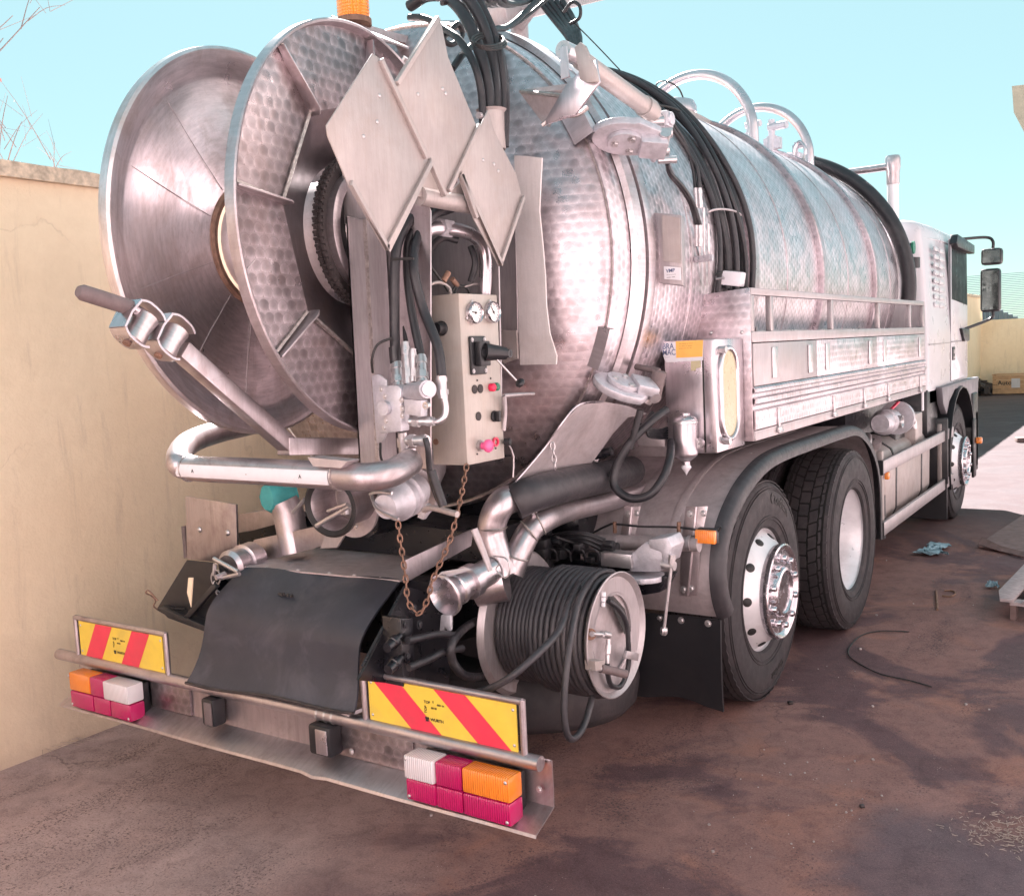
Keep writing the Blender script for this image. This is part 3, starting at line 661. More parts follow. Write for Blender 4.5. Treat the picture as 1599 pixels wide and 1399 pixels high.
def oring(name, Y, w, h, mat, parent=T, z=ZC, rr=None, a0=0, a1=math.tau):
    R = rr or RT
    mb = MB(); mb.lathe([(R-.004, -w/2), (R+h*.8, -w/2), (R+h, -w/2+h*.25), (R+h, w/2-h*.25), (R+h*.8, w/2), (R-.004, w/2)], (0, Y, z), AY, 120, e1=AX)
    return part(name, mb, mat, parent)
# shell and ends
mb = MB(); L = [(RT, y) for y in (1.20, 1.6, 2.0, 2.9, 3.6, 4.4, 5.2, 5.5)]
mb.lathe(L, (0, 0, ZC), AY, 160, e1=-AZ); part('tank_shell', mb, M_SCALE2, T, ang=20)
mb = MB(); mb.lathe([(RT-.002, 5.5), (RT-.03, 5.56), (.8, 5.68), (.4, 5.75), (0, 5.77)], (0, 0, ZC), AY, 96); part('front_end', mb, M_STEEL, T, ang=60)
def domed(n=40, K=160):
    "rear door: dished head, polished in overlapping discs (UV laid flat over the dish)"
    m = MB(); prof = []
    for i in range(n+1):
        r = .985*i/n; prof.append((r, .93-.24*(1-(r/.985)**2.3)))
    prof += [(.998, .945), (1.004, .965)]
    m.lathe(prof, (0, 0, ZC), AY, K, e1=AX)
    for k, f in enumerate(m.f): m.uv[k] = [(m.v[i][0], m.v[i][2]) for i in f]
    return m
door = part('rear_door', domed(), M_SCALE, T, ang=60)
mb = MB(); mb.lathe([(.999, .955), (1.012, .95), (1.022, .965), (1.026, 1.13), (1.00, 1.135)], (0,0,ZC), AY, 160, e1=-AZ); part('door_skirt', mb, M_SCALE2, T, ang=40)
mb = MB(); mb.lathe([(1.0, 1.13), (1.0, 1.17)], (0,0,ZC), AY, 120); part('door_seal', mb, M_INK, T)
mb = MB(); mb.lathe([(1.028, 1.065), (1.052, 1.07), (1.056, 1.13), (1.02, 1.135)], (0,0,ZC), AY, 160, e1=-AZ); part('door_flange', mb, M_STEEL, T)
mb = MB(); mb.lathe([(1.0, 1.158), (1.056, 1.16), (1.060, 1.20), (1.050, 1.235), (1.034, 1.24)], (0,0,ZC), AY, 160, e1=-AZ); part('shell_flange', mb, M_STEEL, T)
# weld bead round the dish
mb = MB(); pts = [Vector((math.cos(a)*1.003, .957, ZC+math.sin(a)*1.003)) for a in [math.tau*i/150 for i in range(151)]]
mb.tube(pts, .0065, n=6, res=0, caps=False); part('weld_seam', mb, M_WELD, T)
for Y, w, h in ((2.34, .075, .032), (3.50, .075, .032), (4.75, .07, .03)): oring('stiffening_ring', Y, w, h, M_SCALE)
for Y in (1.62, 2.90, 4.10, 5.25): oring('shell_seam', Y, .012, .0035, M_STEEL)
# support strap on the dish (square section arcs either side of the latches)
def arcbox(name, Y, r0, r1, w, a0, a1, mat, n=24):
    g = MB(); g.lathe([(r0, 0), (r1, 0), (r1, w), (r0, w)], (0, Y, ZC), AY, n, a0=a0, a1=a1, e1=AX, close=True)
    return part(name, g, mat, T)
arcbox('door_pad', .905, .975, 1.062, .05, math.radians(-24), math.radians(-32), M_STEELB)
arcbox('door_pad', .93, .985, 1.035, .04, math.radians(16), math.radians(25), M_STEELB)

# big hoops over the tank
for Y, s in ((4.12, 1), (5.35, 1)):
    P = []
    for k in range(25):
        a = math.pi*k/24; P.append((math.cos(a)*.43, Y, 3.06+math.sin(a)*.45 if 0 < k < 24 else 3.0))
    P[0] = (.43, Y, 2.98); P[-1] = (-.43, Y, 2.98)
    part('guard_hoop', MB().tube(P, .034, n=14, res=2), M_STEELB, T, ang=60)
# manhole, relief fittings on the top
mh = part('manhole', MB().lathe([(.0, .19), (.10, .185), (.155, .17), (.17, .14), (.17, .10), (.155, .10), (.155, 0)], (.06, 3.62, ZC+RT-.03), AZ, 32), M_STEELB, T)
part('hinge_wire', MB().tube([(-.02, 3.6, 3.22), (.0, 3.55, 3.33), (.06, 3.55, 3.35), (.14, 3.58, 3.30), (.17, 3.62, 3.20)], .005, n=6), M_INK, mh)
part('top_plate', MB().prism([at('X', .40, *p) for p in ((1045, 155), (1100, 183), (1156, 213), (1150, 216), (1095, 190), (1043, 163))], (-.3, 0, .01)), M_PALE, T)
def topvalve(x, y, s=1):
    z = ZC+math.sqrt(RT*RT-x*x)-.01
    g = MB(); g.cyl((x, y, z), (x, y, z+.10*s), .03*s); g.cyl((x, y, z+.10*s), (x, y, z+.19*s), .018*s); g.box((x-.04*s, y-.03, z+.04), (x+.05*s, y+.03, z+.09*s)); g.cyl((x-.02, y, z+.15*s), (x+.09*s, y-.02, z+.15*s), .022*s)
    return part('relief_valve', g, M_CAST, T, ang=40)
topvalve(.34, 4.75, 1.3); topvalve(.28, 4.45, 1.0); topvalve(.42, 5.05, .8)
part('breather', MB().tube([(.42, 5.0, 2.98), (.42, 5.0, 3.08), (.46, 5.0, 3.13), (.50, 5.0, 3.08), (.50, 5.0, 3.03)], .012, n=8), M_STEELB, T)
# front big suction hoses
for k, (Y, R, a1, a0) in enumerate(((5.62, 1.085, 73, -14), (5.79, 1.05, 74, -14))):
    P = [(math.cos(math.radians(a))*R, Y, ZC+math.sin(math.radians(a))*R) for a in range(int(a1), int(a0)-1, -6)]
    hz = part('suction_hose', MB().tube(P, .055, n=14, res=3), M_HOSE, T, ang=60)
    if k == 0:
        for a in (72, 70):
            q = Vector((math.cos(math.radians(a))*R, Y, ZC+math.sin(math.radians(a))*R)); tdir = Vector((-math.sin(math.radians(a)), 0, math.cos(math.radians(a))))
            part('hose_clamp', MB().lathe([(.058, -.006), (.060, 0), (.058, .006)], q, tdir, 20), M_ZINC, hz)
q = Vector((math.cos(math.radians(74))*1.085, 5.62, ZC+math.sin(math.radians(74))*1.085))
part('hose_elbow', MB().tube([q, q+Vector((-.12, 0, .03)), (.12, 5.62, 3.09), (.04, 5.62, 3.0)], .056, n=14), M_STEELB, T, ang=60)
# riser pipe by the cab
wp = at('Y', 5.9, 1394, 258); wb = at('Y', 5.9, 1398, 420); wl = at('Y', 5.9, 1283, 264)
rp = part('riser_pipe', MB().cyl((wp.x, 5.9, 1.9), (wp.x, 5.9, wp.z-.06), .043, n=18), M_WHITEP, T)
part('elbow', MB().lathe([(.0, .12), (.05, .12), (.058, .10), (.058, .03), (.05, .0), (.05, -.10), (.046, -.10)], (wp.x, 5.9, wp.z-.05), AZ, 18), M_STEEL, rp)
part('cross_pipe', MB().cyl((wl.x-.3, 5.9, wp.z-.01), (wp.x, 5.9, wp.z-.01), .028, n=14), M_STEEL, rp)
p = at('Y', 5.9, 1412, 388)
fv = part('filter_valve', MB().cyl(p+Vector((-.05, 0, 0)), p+Vector((.06, 0, 0)), .045).cyl(p+Vector((.0, 0, -.10)), p+Vector((.03, 0, .0)), .03), M_PLAST, T)
part('green_cap', MB().cyl(p+Vector((.06, 0, 0)), p+Vector((.075, 0, 0)), .05), M_GREEN, fv)
p = at('Y', 5.95, 1422, 415)
part('black_fitting', MB().cyl(p+Vector((0, 0, -.12)), p+Vector((0, 0, .05)), .032).cyl(p+Vector((0, 0, -.02)), p+Vector((0,0,.06)), .07).cyl(p+Vector((-.03,0,-.3)), p+Vector((-.02,0,-.1)), .025), M_PLAST, T)

# ------------------------------------------------------------------ the big hose drum behind the tank
RY = math.radians(7.8); RN = Vector((math.cos(RY), math.sin(RY), 0)); RC = Vector((.549, .119, 2.105))
E1 = Vector((-math.sin(RY), math.cos(RY), 0)); RR = .650
def RL(r, deg, h, o=RC):
    a = math.radians(deg); return o+RN*h+(E1*math.cos(a)+AZ*math.sin(a))*r
LC = RC-RN*.481
# far flange: rolled rim, light flared band, slightly conical face, open hub with collar
mb = MB(); mb.lathe([(.195, .010), (.30, -.004), (.45, -.012), (.548, -.014), (.566, -.006), (.594, .010), (.620, .024), (.640, .031), (.650, .026), (.652, .004), (.648, -.008), (.636, -.006), (.60, -.010), (.56, -.02), (.45, -.018), (.30, -.010), (.195, .004)], LC, RN, 128, e1=E1, close=True)
far = part('far_flange', mb, M_WORN, T, ang=28)
mb = MB(); mb.lathe([(.186, -.02), (.212, -.02), (.212, .012), (.204, .020), (.186, .016)], LC, RN, 64, e1=E1, close=True); part('hub_collar', mb, M_RUST, far)
for a in (128, 158, 198, 232, 262): mb = MB().tube([RL(.22, a, .008, LC), RL(.40, a, -.008, LC), RL(.54, a, -.013, LC)], .0013, n=4, res=3); part('weld_seam', mb, M_STEELD, far)
mb = MB(); mb.lathe([(.178, -.46), (.180, -.3), (.180, -.06), (.19, -.03)], RC, RN, 40); part('drum_axle', mb, M_STEELD, T)
# near flange: rim lip, outer zone in polished discs, octagon step, sunken centre
mb = MB(); N8 = 8; OCT = [130+45*k-2 for k in range(8)]
mb.lathe([(.634, -.010), (.640, .020), (.647, .022), (.651, .018), (.651, -.014), (.640, -.018), (.630, -.016)], RC, RN, 144, e1=E1, close=True)
near = part('near_flange_rim', mb, M_STEEL, T, ang=40)
m = MB(); K = 144
def octr(deg, r0=.425):
    d = (deg-OCT[0]) % 45-22.5; return r0*math.cos(math.radians(22.5))/math.cos(math.radians(d))
V = []; 
for k in range(K):
    dg = 360*k/K+OCT[0]
    for (r, h) in ((.636, -.010), ((.636+octr(dg))/2, -.006), (octr(dg), -.004), (octr(dg)-.006, -.006), ((octr(dg)+.24)/2, -.048), (.225, -.085), (.225, -.10)): V.append(RL(r, dg, h))
F = []; UV = []
for k in range(K):
    k2 = (k+1) % K
    for j in range(6):
        q = [k*7+j, k*7+j+1, k2*7+j+1, k2*7+j]; F.append(q)
        UV.append([((Vector(V[i])-RC).dot(E1), (Vector(V[i])-RC).z) for i in q])
m.add(V, F, UV)
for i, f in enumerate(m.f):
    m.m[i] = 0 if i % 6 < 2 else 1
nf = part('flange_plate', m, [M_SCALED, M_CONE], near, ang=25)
for k, a in enumerate(OCT):
    # folded radial gusset: a thin standing plate with a weld bead along its foot
    g = MB(); p = [RL(.630, a, -.006), RL(.630, a, .018), RL(octr(a)+.01, a, .040), RL(octr(a)-.012, a, .030), RL(octr(a)-.012, a, -.02)]
    g.prism(p, (E1*-math.sin(math.radians(a))+AZ*math.cos(math.radians(a)))*.006)
    part('gusset', g, M_STEEL, near, bevel=.001)
    g = MB(); rnd = random.Random(k); g.tube([RL(.63-.2*t, a-.9, -.003+.001*rnd.random()) for t in [i/10 for i in range(11)]], lambda s: .0068, n=5, res=2)
    if k % 2 == 0:
        a2 = a+45; g.tube([RL(octr(a+45*t)+.003, a+45*t, -.001) for t in [i/8 for i in range(9)]], .0075, n=5, res=1)
    part('weld_bead', g, M_WELD, near)
# seams of flange segments
g = MB()
for a in (OCT[1]+22, OCT[4]+20, OCT[6]+15): g.tube([RL(.63, a, -.008), RL(.40, a-14, -.012)], .002, n=4, res=0)
part('seam_line', g, M_STEELD, near)
# sprocket and roller chain
g = MB(); g.lathe([(.10, -.03), (.235, -.03), (.235, -.015), (.10, -.015)], RC, RN, 60, e1=E1, close=True); spk = part('sprocket', g, M_SCRAP, T)
CH = MB(); nl = 74
for row in (0, 1):
    for k in range(nl):
        a = 360*k/nl; r = .243+(.0 if row else .0)
        q = RL(r, a, -.026+row*.022); tdir = (-E1*math.sin(math.radians(a))+AZ*math.cos(math.radians(a)))
        CH.bar(q-tdir*.0085, q+tdir*.0085, .006 if k % 2 else .009, .014, up=(q-RC))
        CH.cyl(q-RN*.010-tdir*.006, q+RN*.010-tdir*.006, .0048, n=6)
part('roller_chain', CH, M_SCRAP, spk, kind='stuff')
part('bearing_ring', MB().lathe([(.17, -.03), (.20, -.03), (.20, .01), (.19, .015), (.17, .015)], RC, RN, 60, close=True), M_STEEL, T)
# post and bulkhead plate that carry the drum
def XY(Y, *ps): return [at('Y', Y, *p) for p in ps]
def XP(X, *ps): return [at('X', X, *p) for p in ps]
post = MB(); a = XY(-.04, (540, 338), (568, 345), (590, 746), (562, 742))
post.prism(a, (0, .006, 0)); b = XY(-.04, (568, 345), (590, 746)); post.prism([b[0], b[0]+Vector((0,.09,0)), b[1]+Vector((0,.09,0)), b[1]], (.006, 0, 0))
post.prism([XY(-.04, (540, 338))[0], XY(-.04, (540, 338))[0]+Vector((0,.08,0)), XY(-.04, (562, 742))[0]+Vector((0,.08,0)), XY(-.04, (562, 742))[0]], (.006, 0, 0))
po = part('drum_post', post, M_PANEL, T)
g = MB(); g.prism(XY(-.042, (566, 342), (571, 342), (593, 748), (588, 748)), (0, .004, 0)); part('torn_edge_strip', g, M_WELD, po)
g = MB(); g.prism(XY(.0, (534, 262), (570, 258), (574, 346), (538, 350)), (0, .02, 0)); part('post_head', g, M_PANEL, po)
bulk = MB(); bulk.prism(XY(.06, (572, 335), (660, 300), (672, 330), (672, 730), (594, 742)), (0, .006, 0)); part('rear_plate', bulk, M_STEEL, T)
bulk = MB(); bulk.prism(XY(.46, (640, 330), (776, 310), (782, 590), (782, 640), (720, 700), (650, 660)), (0, .008, 0)); part('inner_plate', bulk, M_PANEL, T)
g = MB(); g.prism(XY(.055, (567, 378), (590, 375), (592, 447), (573, 449)), (0, .003, 0)); part('faded_plate', g, M_LEVEL, T)
# pale plate with ragged edge right of the cover plates
PL = [(803, 243), (822, 244), (846, 247), (844, 285), (842, 330), (847, 380), (851, 430), (853, 480), (858, 520), (869, 556), (868, 569), (812, 570), (806, 400)]
part('ragged_plate', MB().prism(XY(.66, *PL), (0, .008, 0)), M_PALE2, T)
part('plate_bracket', MB().prism(XY(.64, (783, 516), (806, 516), (808, 560), (785, 568)), (0, .01, 0)), M_PALE, T)
part('small_plate', MB().prism(XY(.69, (780, 330), (804, 330), (808, 520), (782, 520)), (0, .006, 0)), M_PANEL, T)

# ------------------------------------------------------------------ diamond cover plates
def diamond(pts, X0, X1, lips, label):
    P = [at('X', X0+(X1-X0)*k, *p) for p, k in pts]
    c = sum(P, Vector())/len(P)
    d = part('cover_plate', MB().prism(P, (-.005, 0, 0)), M_PALE, T, bevel=.001, label=label)
    g = MB()
    for i, j in lips:
        a, b = P[i], P[j]; inn = (c-(a+b)/2).normalized()*.016
        g.prism([a, b, b+inn*.9, a+inn*.9], (.012, 0, 0))
    part('folded_lip', g, M_PALE, d, bevel=.002)
    Q = [P[0]*.22+c*.78, P[2]*.3+c*.7, P[-1]*.55+c*.45]
    bolts([q+Vector((.001,0,0)) for q in Q], (1,0,0), .006, d, ME_RIVET, 'rivet')
    return d
# outlines measured on the plane X = 0.84 to 0.90
diamond([((582, 84), 0), ((560, 118), 0), ((510, 196), 0), ((512, 212), 0), ((545, 290), .0), ((603, 392), 0), ((614, 378), 0), ((672, 258), 0), ((665, 245), 0), ((618, 150), 0), ((594, 92), 0)], .905, .905, [(7, 5), (10, 8), (4, 5)], 'left diamond shaped cover plate')
diamond([((680, 26), 0), ((688, 30), 0), ((700, 90), 0), ((742, 192), 0), ((747, 200), 0), ((700, 302), 0), ((692, 308), 0), ((668, 254), 0), ((616, 128), 0)], .893, .893, [(0, 8), (4, 5), (6, 7)], 'middle and highest diamond shaped cover plate')
diamond([((762, 172), 0), ((772, 205), 0), ((788, 237), 0), ((806, 272), 0), ((816, 312), 0), ((806, 345), 0), ((780, 416), 0), ((740, 342), 0), ((716, 274), 0), ((738, 225), 0)], .90, .90, [(4, 6), (6, 8), (8, 7)], 'right and narrowest diamond shaped cover plate')
g = MB(); a = at('X', .86, 655, 306); b = at('X', .86, 740, 322)
g.tube([a, b], .028, n=16, res=0); part('cover_crossbar', g, M_PALE, T)
g = MB(); g.prism(XP(.87, (668, 262), (700, 303), (724, 280), (745, 330), (700, 320), (650, 306)), (-.01, 0, 0)); part('cover_web', g, M_PALE, T)
# collar and hose bundle going up over the tank
c0 = at('X', .80, 770, 234); c1 = at('X', .80, 767, 172)
g = MB(); ax = (c1-c0); Lc = ax.length
g.lathe([(.044, 0), (.042, Lc*.5), (.044, Lc*.93), (.052, Lc), (.047, Lc), (.040, Lc*.9), (.040, 0)], c0, ax, 32, close=True); part('hose_collar', g, M_PALE, T)
c2 = at('X', .80, 752, 182); part('collar_bolt', MB().cyl(c2, c2+Vector((0, -.02, 0)), .012, n=6), M_ZINC, T)
def hose(pts, r, mat=M_HOSE, name='hose', parent=T, n=10, label=None):
    return part(name, MB().tube(pts, r, n=n, res=7), mat, parent, ang=70, label=label)
def px(path): return [at(ax, v, x, y) for ax, v, x, y in path]
hose(px([('X', .80, 762, 225), ('X', .80, 763, 150), ('X', .78, 752, 90), ('X', .72, 728, 30), ('X', .62, 700, -2), ('X', .5, 668, -6), ('X', .4, 640, 10)]), .021)
hose(px([('X', .80, 772, 225), ('X', .80, 774, 150), ('X', .78, 766, 80), ('X', .74, 745, 20), ('X', .66, 712, -22), ('X', .5, 670, -40)]), .021)
hose(px([('X', .81, 783, 230), ('X', .81, 786, 150), ('X', .80, 780, 90), ('X', .76, 765, 40), ('X', .7, 735, -20)]), .017)
hose(px([('X', .80, 754, 225), ('X', .80, 752, 150), ('X', .78, 740, 100), ('X', .70, 716, 62), ('X', .6, 694, 46), ('X', .5, 665, 30), ('X', .4, 640, 28)]), .013)
hose(px([('X', .81, 790, 230), ('X', .81, 791, 160), ('X', .80, 788, 110), ('X', .78, 772, 50), ('X', .7, 748, 0)]), .011, M_HOSEG, 'corrugated_conduit')
hose(px([('X', .72, 706, 108), ('X', .70, 728, 80), ('X', .6, 770, 48), ('X', .5, 800, 38), ('X', .45, 860, -20)]), .012)
hose(px([('X', .60, 700, 52), ('X', .6, 692, 62), ('X', .6, 706, 70), ('X', .6, 722, 55), ('X', .6, 715, 38), ('X', .6, 702, 52)]), .010)
hose(px([('X', .62, 690, 6), ('X', .6, 720, 4), ('X', .5, 745, 40), ('X', .42, 790, 45), ('X', .4, 830, 20), ('X', .4, 870, -15)]), .008)
for k, (dx, r) in enumerate(((0, .016), (12, .014), (24, .016), (36, .010))):
    hose(px([('X', .55, 744+dx, -10), ('X', .5, 760+dx, 6), ('X', .45, 790+dx, 2), ('X', .4, 825+dx, -22)]), r)
for k in range(3): part('cable_tie', MB().tube([at('X', .835-.07*math.cos(t), 762+25*math.sin(t)+(k*2), 62+k*3-10*math.cos(t)) for t in [math.tau*i/14 for i in range(15)]], .004, n=5, res=2), M_INK, T)
# boom tube crossing the top of the picture
a = at('X', .25, 742, 26); b = at('X', .25, 905, -12)
p0 = at('Y', 1.75, 775, 22); p1 = at('Y', 2.6, 900, -6)
part('boom_tube', MB().bar(p0, p0+(p1-p0)*2.2, .11, .11), M_PANEL, T, bevel=.008)
pb = p0+(p1-p0)*.25; part('boom_column', MB().cyl((pb.x, pb.y, 2.9), (pb.x, pb.y, pb.z-.04), .045, n=24), M_STEELD, T)
part('boom_cradle', MB().prism(XY(1.9, (790, 8), (836, 14), (812, 46), (802, 40)), (.0, .03, 0)), M_STEELD, T)
for k in range(5):
    hose(px([('Y', 2.0, 842+k*9, 2), ('Y', 1.95, 862+k*8, 28), ('Y', 1.8, 884+k*5, 55), ('Y', 1.7, 895+k*3, 74), ('Y', 1.62, 915+k*3, 105)]), .014-.002*(k % 2))
hose(px([('Y', 1.8, 880, 20), ('Y', 1.8, 893, 4), ('Y', 1.8, 905, 10), ('Y', 1.8, 905, 28), ('Y', 1.8, 890, 38)]), .008)
part('thin_cable', MB().tube(px([('Y', 1.8, 894, 34), ('Y', 1.9, 930, 70), ('Y', 2.0, 968, 110)]), .003, n=5), M_INK, T)

# amber beacon on its plate at the top left of the tank
bq = at('Y', .62, 553, 40)
part('beacon_plate', MB().prism([at('Y', .62, 540, 36)+Vector((0,-.08,0)), at('Y', .62, 612, 68)+Vector((0,-.08,0)), at('Y', .62, 612, 68)+Vector((0,.10,0)), at('Y', .62, 540, 36)+Vector((0,.10,0))], (0, 0, .008)), M_STEELD, T)
part('beacon_bracket', MB().bar((bq.x, 1.15, 3.0), (bq.x, .60, bq.z-.012), .05, .03), M_STEELD, T)
be = part('beacon', MB().lathe([(0, .0), (.068, .0), (.068, .02), (.0, .02)], bq, AZ, 32), M_RUST, T)
pr = [(.060, .02)]+[(.060+(.0025 if k % 2 else 0), .02+.006*k) for k in range(1, 24)]+[(.055, .17), (.03, .19), (0, .195)]
part('amber_dome', MB().lathe(pr, bq, AZ, 40), L_AMBER, be, ang=20)
g = MB()
for k in range(28):
    a = math.tau*k/28; g.bar(bq+Vector((math.cos(a)*.0615, math.sin(a)*.0615, .03)), bq+Vector((math.cos(a)*.0615, math.sin(a)*.0615, .15)), .005, .005)
part('lens_ribs', g, L_AMBER, be, kind='stuff')
part('plate_bolt', MB().cyl(at('Y', .75, 626, 105), at('Y', .75, 634, 90), .012, n=8), M_ZINC, T)

# ------------------------------------------------------------------ control cabinet
X1, X0, Y0, Y1, Z0, Z1 = .862, .722, .178, .392, 1.342, 1.890
cb = part('control_cabinet', MB().box((X0, Y0, Z0), (X1, Y1, Z1)), M_CREAM, T, bevel=.004)
part('corner_seam', MB().bar((X1-.001, Y0-.001, Z0+.01), (X1-.001, Y0-.001, Z1-.01), .004, .004), M_WELD, cb)
FX = X1+.001
def cp(x, y): q = at('X', FX, x, y); return Vector((FX, q.y, q.z))
for k, (x, y) in enumerate(((737, 489), (765, 488))):
    q = cp(x, y); ga = part('pressure_gauge', MB().lathe([(0, 0), (.036, 0), (.036, .016), (.033, .022), (.030, .018), (.030, .012), (0, .012)], q, AX, 36), M_CHROME, cb)
    part('dial', MB().lathe([(0, .0135), (.030, .0135), (.030, .012)], q, AX, 36), M_DIAL, ga)
    g = MB()
    for t in range(13):
        a = math.radians(225-270*t/12); d = Vector((0, math.cos(a), math.sin(a))); g.bar(q+AX*.0145+d*.022, q+AX*.0145+d*.028, .0015, .001, up=AX)
    a = math.radians((170, 125)[k]); d = Vector((0, math.cos(a), math.sin(a))); g.bar(q+AX*.0155-d*.008, q+AX*.0155+d*.022, .003, .001, up=AX)
    g.cyl(q+AX*.0145, q+AX*.017, .004, n=10); part('needle_and_scale', g, M_INK, ga)
    bolts([q+Vector((.004, math.cos(a)*.037, math.sin(a)*.037)) for a in (math.pi/2, math.pi*1.15, -math.pi*.15)], (1,0,0), .005, ga, ME_RIVET, 'screw')
# lever valve, black
q = cp(745, 555)
lv = part('lever_valve', MB().box((FX, q.y-.045, q.z-.062), (FX+.010, q.y+.04, q.z+.062)).box((FX+.01, q.y-.028, q.z-.035), (FX+.035, q.y+.028, q.z+.045)), M_PLAST, cb, bevel=.004)
h0 = q+Vector((.03, .0, .01)); h1 = at('X', FX+.07, 790, 552)
part('lever_housing', MB().cyl(h0, h1, .030, .020, n=20).cyl(h1, h1+(h1-h0)*.18, .013, n=14), M_PLAST, lv, ang=50)
part('dial_boss', MB().cyl(q+Vector((.01, -.005, .008)), q+Vector((.04, -.012, .008)), .014, n=8), M_PLAST, lv)
s0 = at('X', FX+.06, 776, 562); s1 = at('X', FX+.09, 806, 594); part('lever', MB().cyl(s0, s1, .0035, n=10), M_ZINC, lv)
part('knob', MB().lathe([(0, -.006), (.014, -.004), (.0175, .002), (.015, .010), (0, .013)], at('X', FX+.09, 811, 597), (at('X', FX+.09, 811, 597)-s0), 20), M_PLAST, lv, ang=60)
part('side_knob', MB().cyl(at('X', FX+.05, 783, 552), at('X', FX+.085, 797, 552), .014, n=14), M_PLAST, lv)
bolts([q+Vector((.010, y, z)) for y in (-.036, .032) for z in (-.05, .05)], (1,0,0), .006, lv)
def disc(x, y, r, d, mat, nm, lab=None, dome=0):
    q = cp(x, y); return part(nm, MB().lathe([(r*1.0, 0), (r, d), (r*.8, d+dome), (0, d+dome*1.2)], q, AX, 24), mat, cb, label=lab, ang=50)
disc(741, 608, .0145, .002, M_SCRAP, 'blank_plug'); disc(750, 607, .0145, .002, M_SCRAP, 'blank_plug'); disc(747, 650, .0145, .002, M_SCRAP, 'blank_plug')
disc(766, 605, .0135, .014, M_RED, 'push_button', 'red push button', .003); disc(774, 604, .0135, .008, M_GREEN, 'push_button', 'green push button', .003)
disc(745, 594, .003, .002, M_INK, 'hole'); disc(766, 591, .003, .002, M_INK, 'hole'); disc(745, 709, .003, .002, M_INK, 'hole'); disc(774, 700, .003, .002, M_INK, 'hole')
q = cp(771, 650); part('rotary_switch', MB().cyl(q, q+AX*.008, .019, n=24).box(q+Vector((.006, -.006, -.018)), q+Vector((.026, .006, .018))), M_PLAST, cb, bevel=.002)
q = cp(749, 696); st = part('stop_button_base', MB().cyl(q, q+AX*.012, .018, n=24), M_PANEL, cb); part('stop_button', MB().lathe([(.012, .012), (.012, .026), (.020, .028), (.022, .036), (.018, .044), (0, .046)], q, AX, 28), M_PINK, st, ang=60)
q = cp(773, 690); part('stop_collar', MB().lathe([(.010, 0), (.016, 0), (.016, .006), (.010, .006)], q, AX, 24, close=True), M_RED, cb)
q = at('Y', Y0-.001, 671, 472); bolts([q], (0,-1,0), .009, cb)
q = at('Y', Y0-.001, 681, 690); part('rust_spot', MB().cyl(q, q-AY*.003, .010, n=14), M_RUST, cb)
q = at('Y', Y0-.001, 690, 513); part('cable_gland', MB().lathe([(0, .03), (.018, .03), (.021, .022), (.021, .006), (.024, .004), (.024, 0)], q, -AY, 20), M_PLAST, cb)
# fitting with the small white lever on the cabinet's far side
a = at('X', X1+.02, 787, 618); part('white_lever', MB().tube([a, at('X', X1+.05, 812, 616), at('X', X1+.09, 835, 615)], lambda s: .008-.002*s, n=10), M_PANEL, T)
part('lever_pipe', MB().tube([a, at('X', X1+.01, 788, 645), at('X', X1, 786, 672)], .009, n=10), M_PANEL, T)
part('bent_rod', MB().tube(px([('X', .88, 790, 690), ('X', .88, 794, 694), ('X', .88, 802, 712), ('X', .88, 801, 745)]), .003, n=6, res=2), M_STEELD, T)
part('rod_clip', MB().cyl(at('X', .87, 788, 690), at('X', .89, 797, 690), .012, n=10), M_PLAST, T)
# cables on top of the cabinet
for pth, r, mt in (([(672, 460), (668, 448), (684, 441), (700, 448), (704, 459)], .0055, M_PALE), ([(704, 459), (712, 448), (728, 450), (734, 460)], .004, M_INK), ([(725, 448), (745, 444), (762, 452), (763, 462)], .0035, M_PALE), ([(710, 460), (714, 449), (726, 446), (736, 462)], .003, M_INK), ([(700, 455), (690, 440), (672, 415), (655, 388)], .004, M_INK)):
    hose([at('X', .80, x, y) for x, y in pth], r, mt, 'cable', n=6)
part('cable_gland', MB().cyl(at('X', .80, 692, 440), at('X', .80, 700, 426), .010, n=10).cyl(at('X', .80, 706, 436), at('X', .80, 714, 446), .009, n=10), M_RUST, T)
# hoses dropping from behind the covers to the valve block
hose(px([('Y', .20, 690, 318), ('Y', .10, 655, 330), ('Y', .02, 626, 366), ('Y', -.02, 617, 410), ('Y', -.02, 616, 500), ('Y', -.02, 618, 568)]), .0165)
hose(px([('Y', .22, 700, 322), ('Y', .12, 668, 330), ('Y', .06, 640, 372), ('Y', .04, 636, 420), ('Y', .02, 642, 480), ('Y', .0, 657, 556)]), .0135)
hose(px([('Y', .24, 705, 326), ('Y', .14, 680, 332), ('Y', .06, 652, 372), ('Y', .0, 646, 420), ('Y', .0, 660, 480), ('Y', -.02, 683, 540), ('Y', -.03, 690, 588)]), .015)
hose(px([('Y', .22, 700, 330), ('Y', .14, 665, 345), ('Y', .10, 632, 390), ('Y', .08, 630, 470), ('Y', .06, 636, 545)]), .010)
hose(px([('Y', .3, 715, 375), ('Y', .26, 690, 372), ('Y', .24, 665, 400), ('Y', .22, 652, 430), ('Y', .2, 655, 470), ('Y', .2, 662, 490)]), .013, M_HOSEG, 'corrugated_conduit')
part('cable_tie', MB().bar(at('Y', -.035, 611, 405), at('Y', -.035, 646, 404), .006, .008), M_INK, T)
part('hose_strap', MB().tube([at('Y', .35, 735, 385), at('Y', .35, 742, 410), at('Y', .35, 735, 440)], .011, n=8), M_HOSE, T)
g = MB(); g.tube(px([('X', .78, 662, 372), ('X', .78, 668, 360), ('X', .80, 690, 357), ('X', .82, 725, 362), ('X', .83, 748, 376), ('X', .83, 757, 400), ('X', .83, 758, 430), ('X', .82, 756, 462)]), .022, n=16, res=6); part('steel_bend_pipe', g, M_STEELB, T, ang=60)
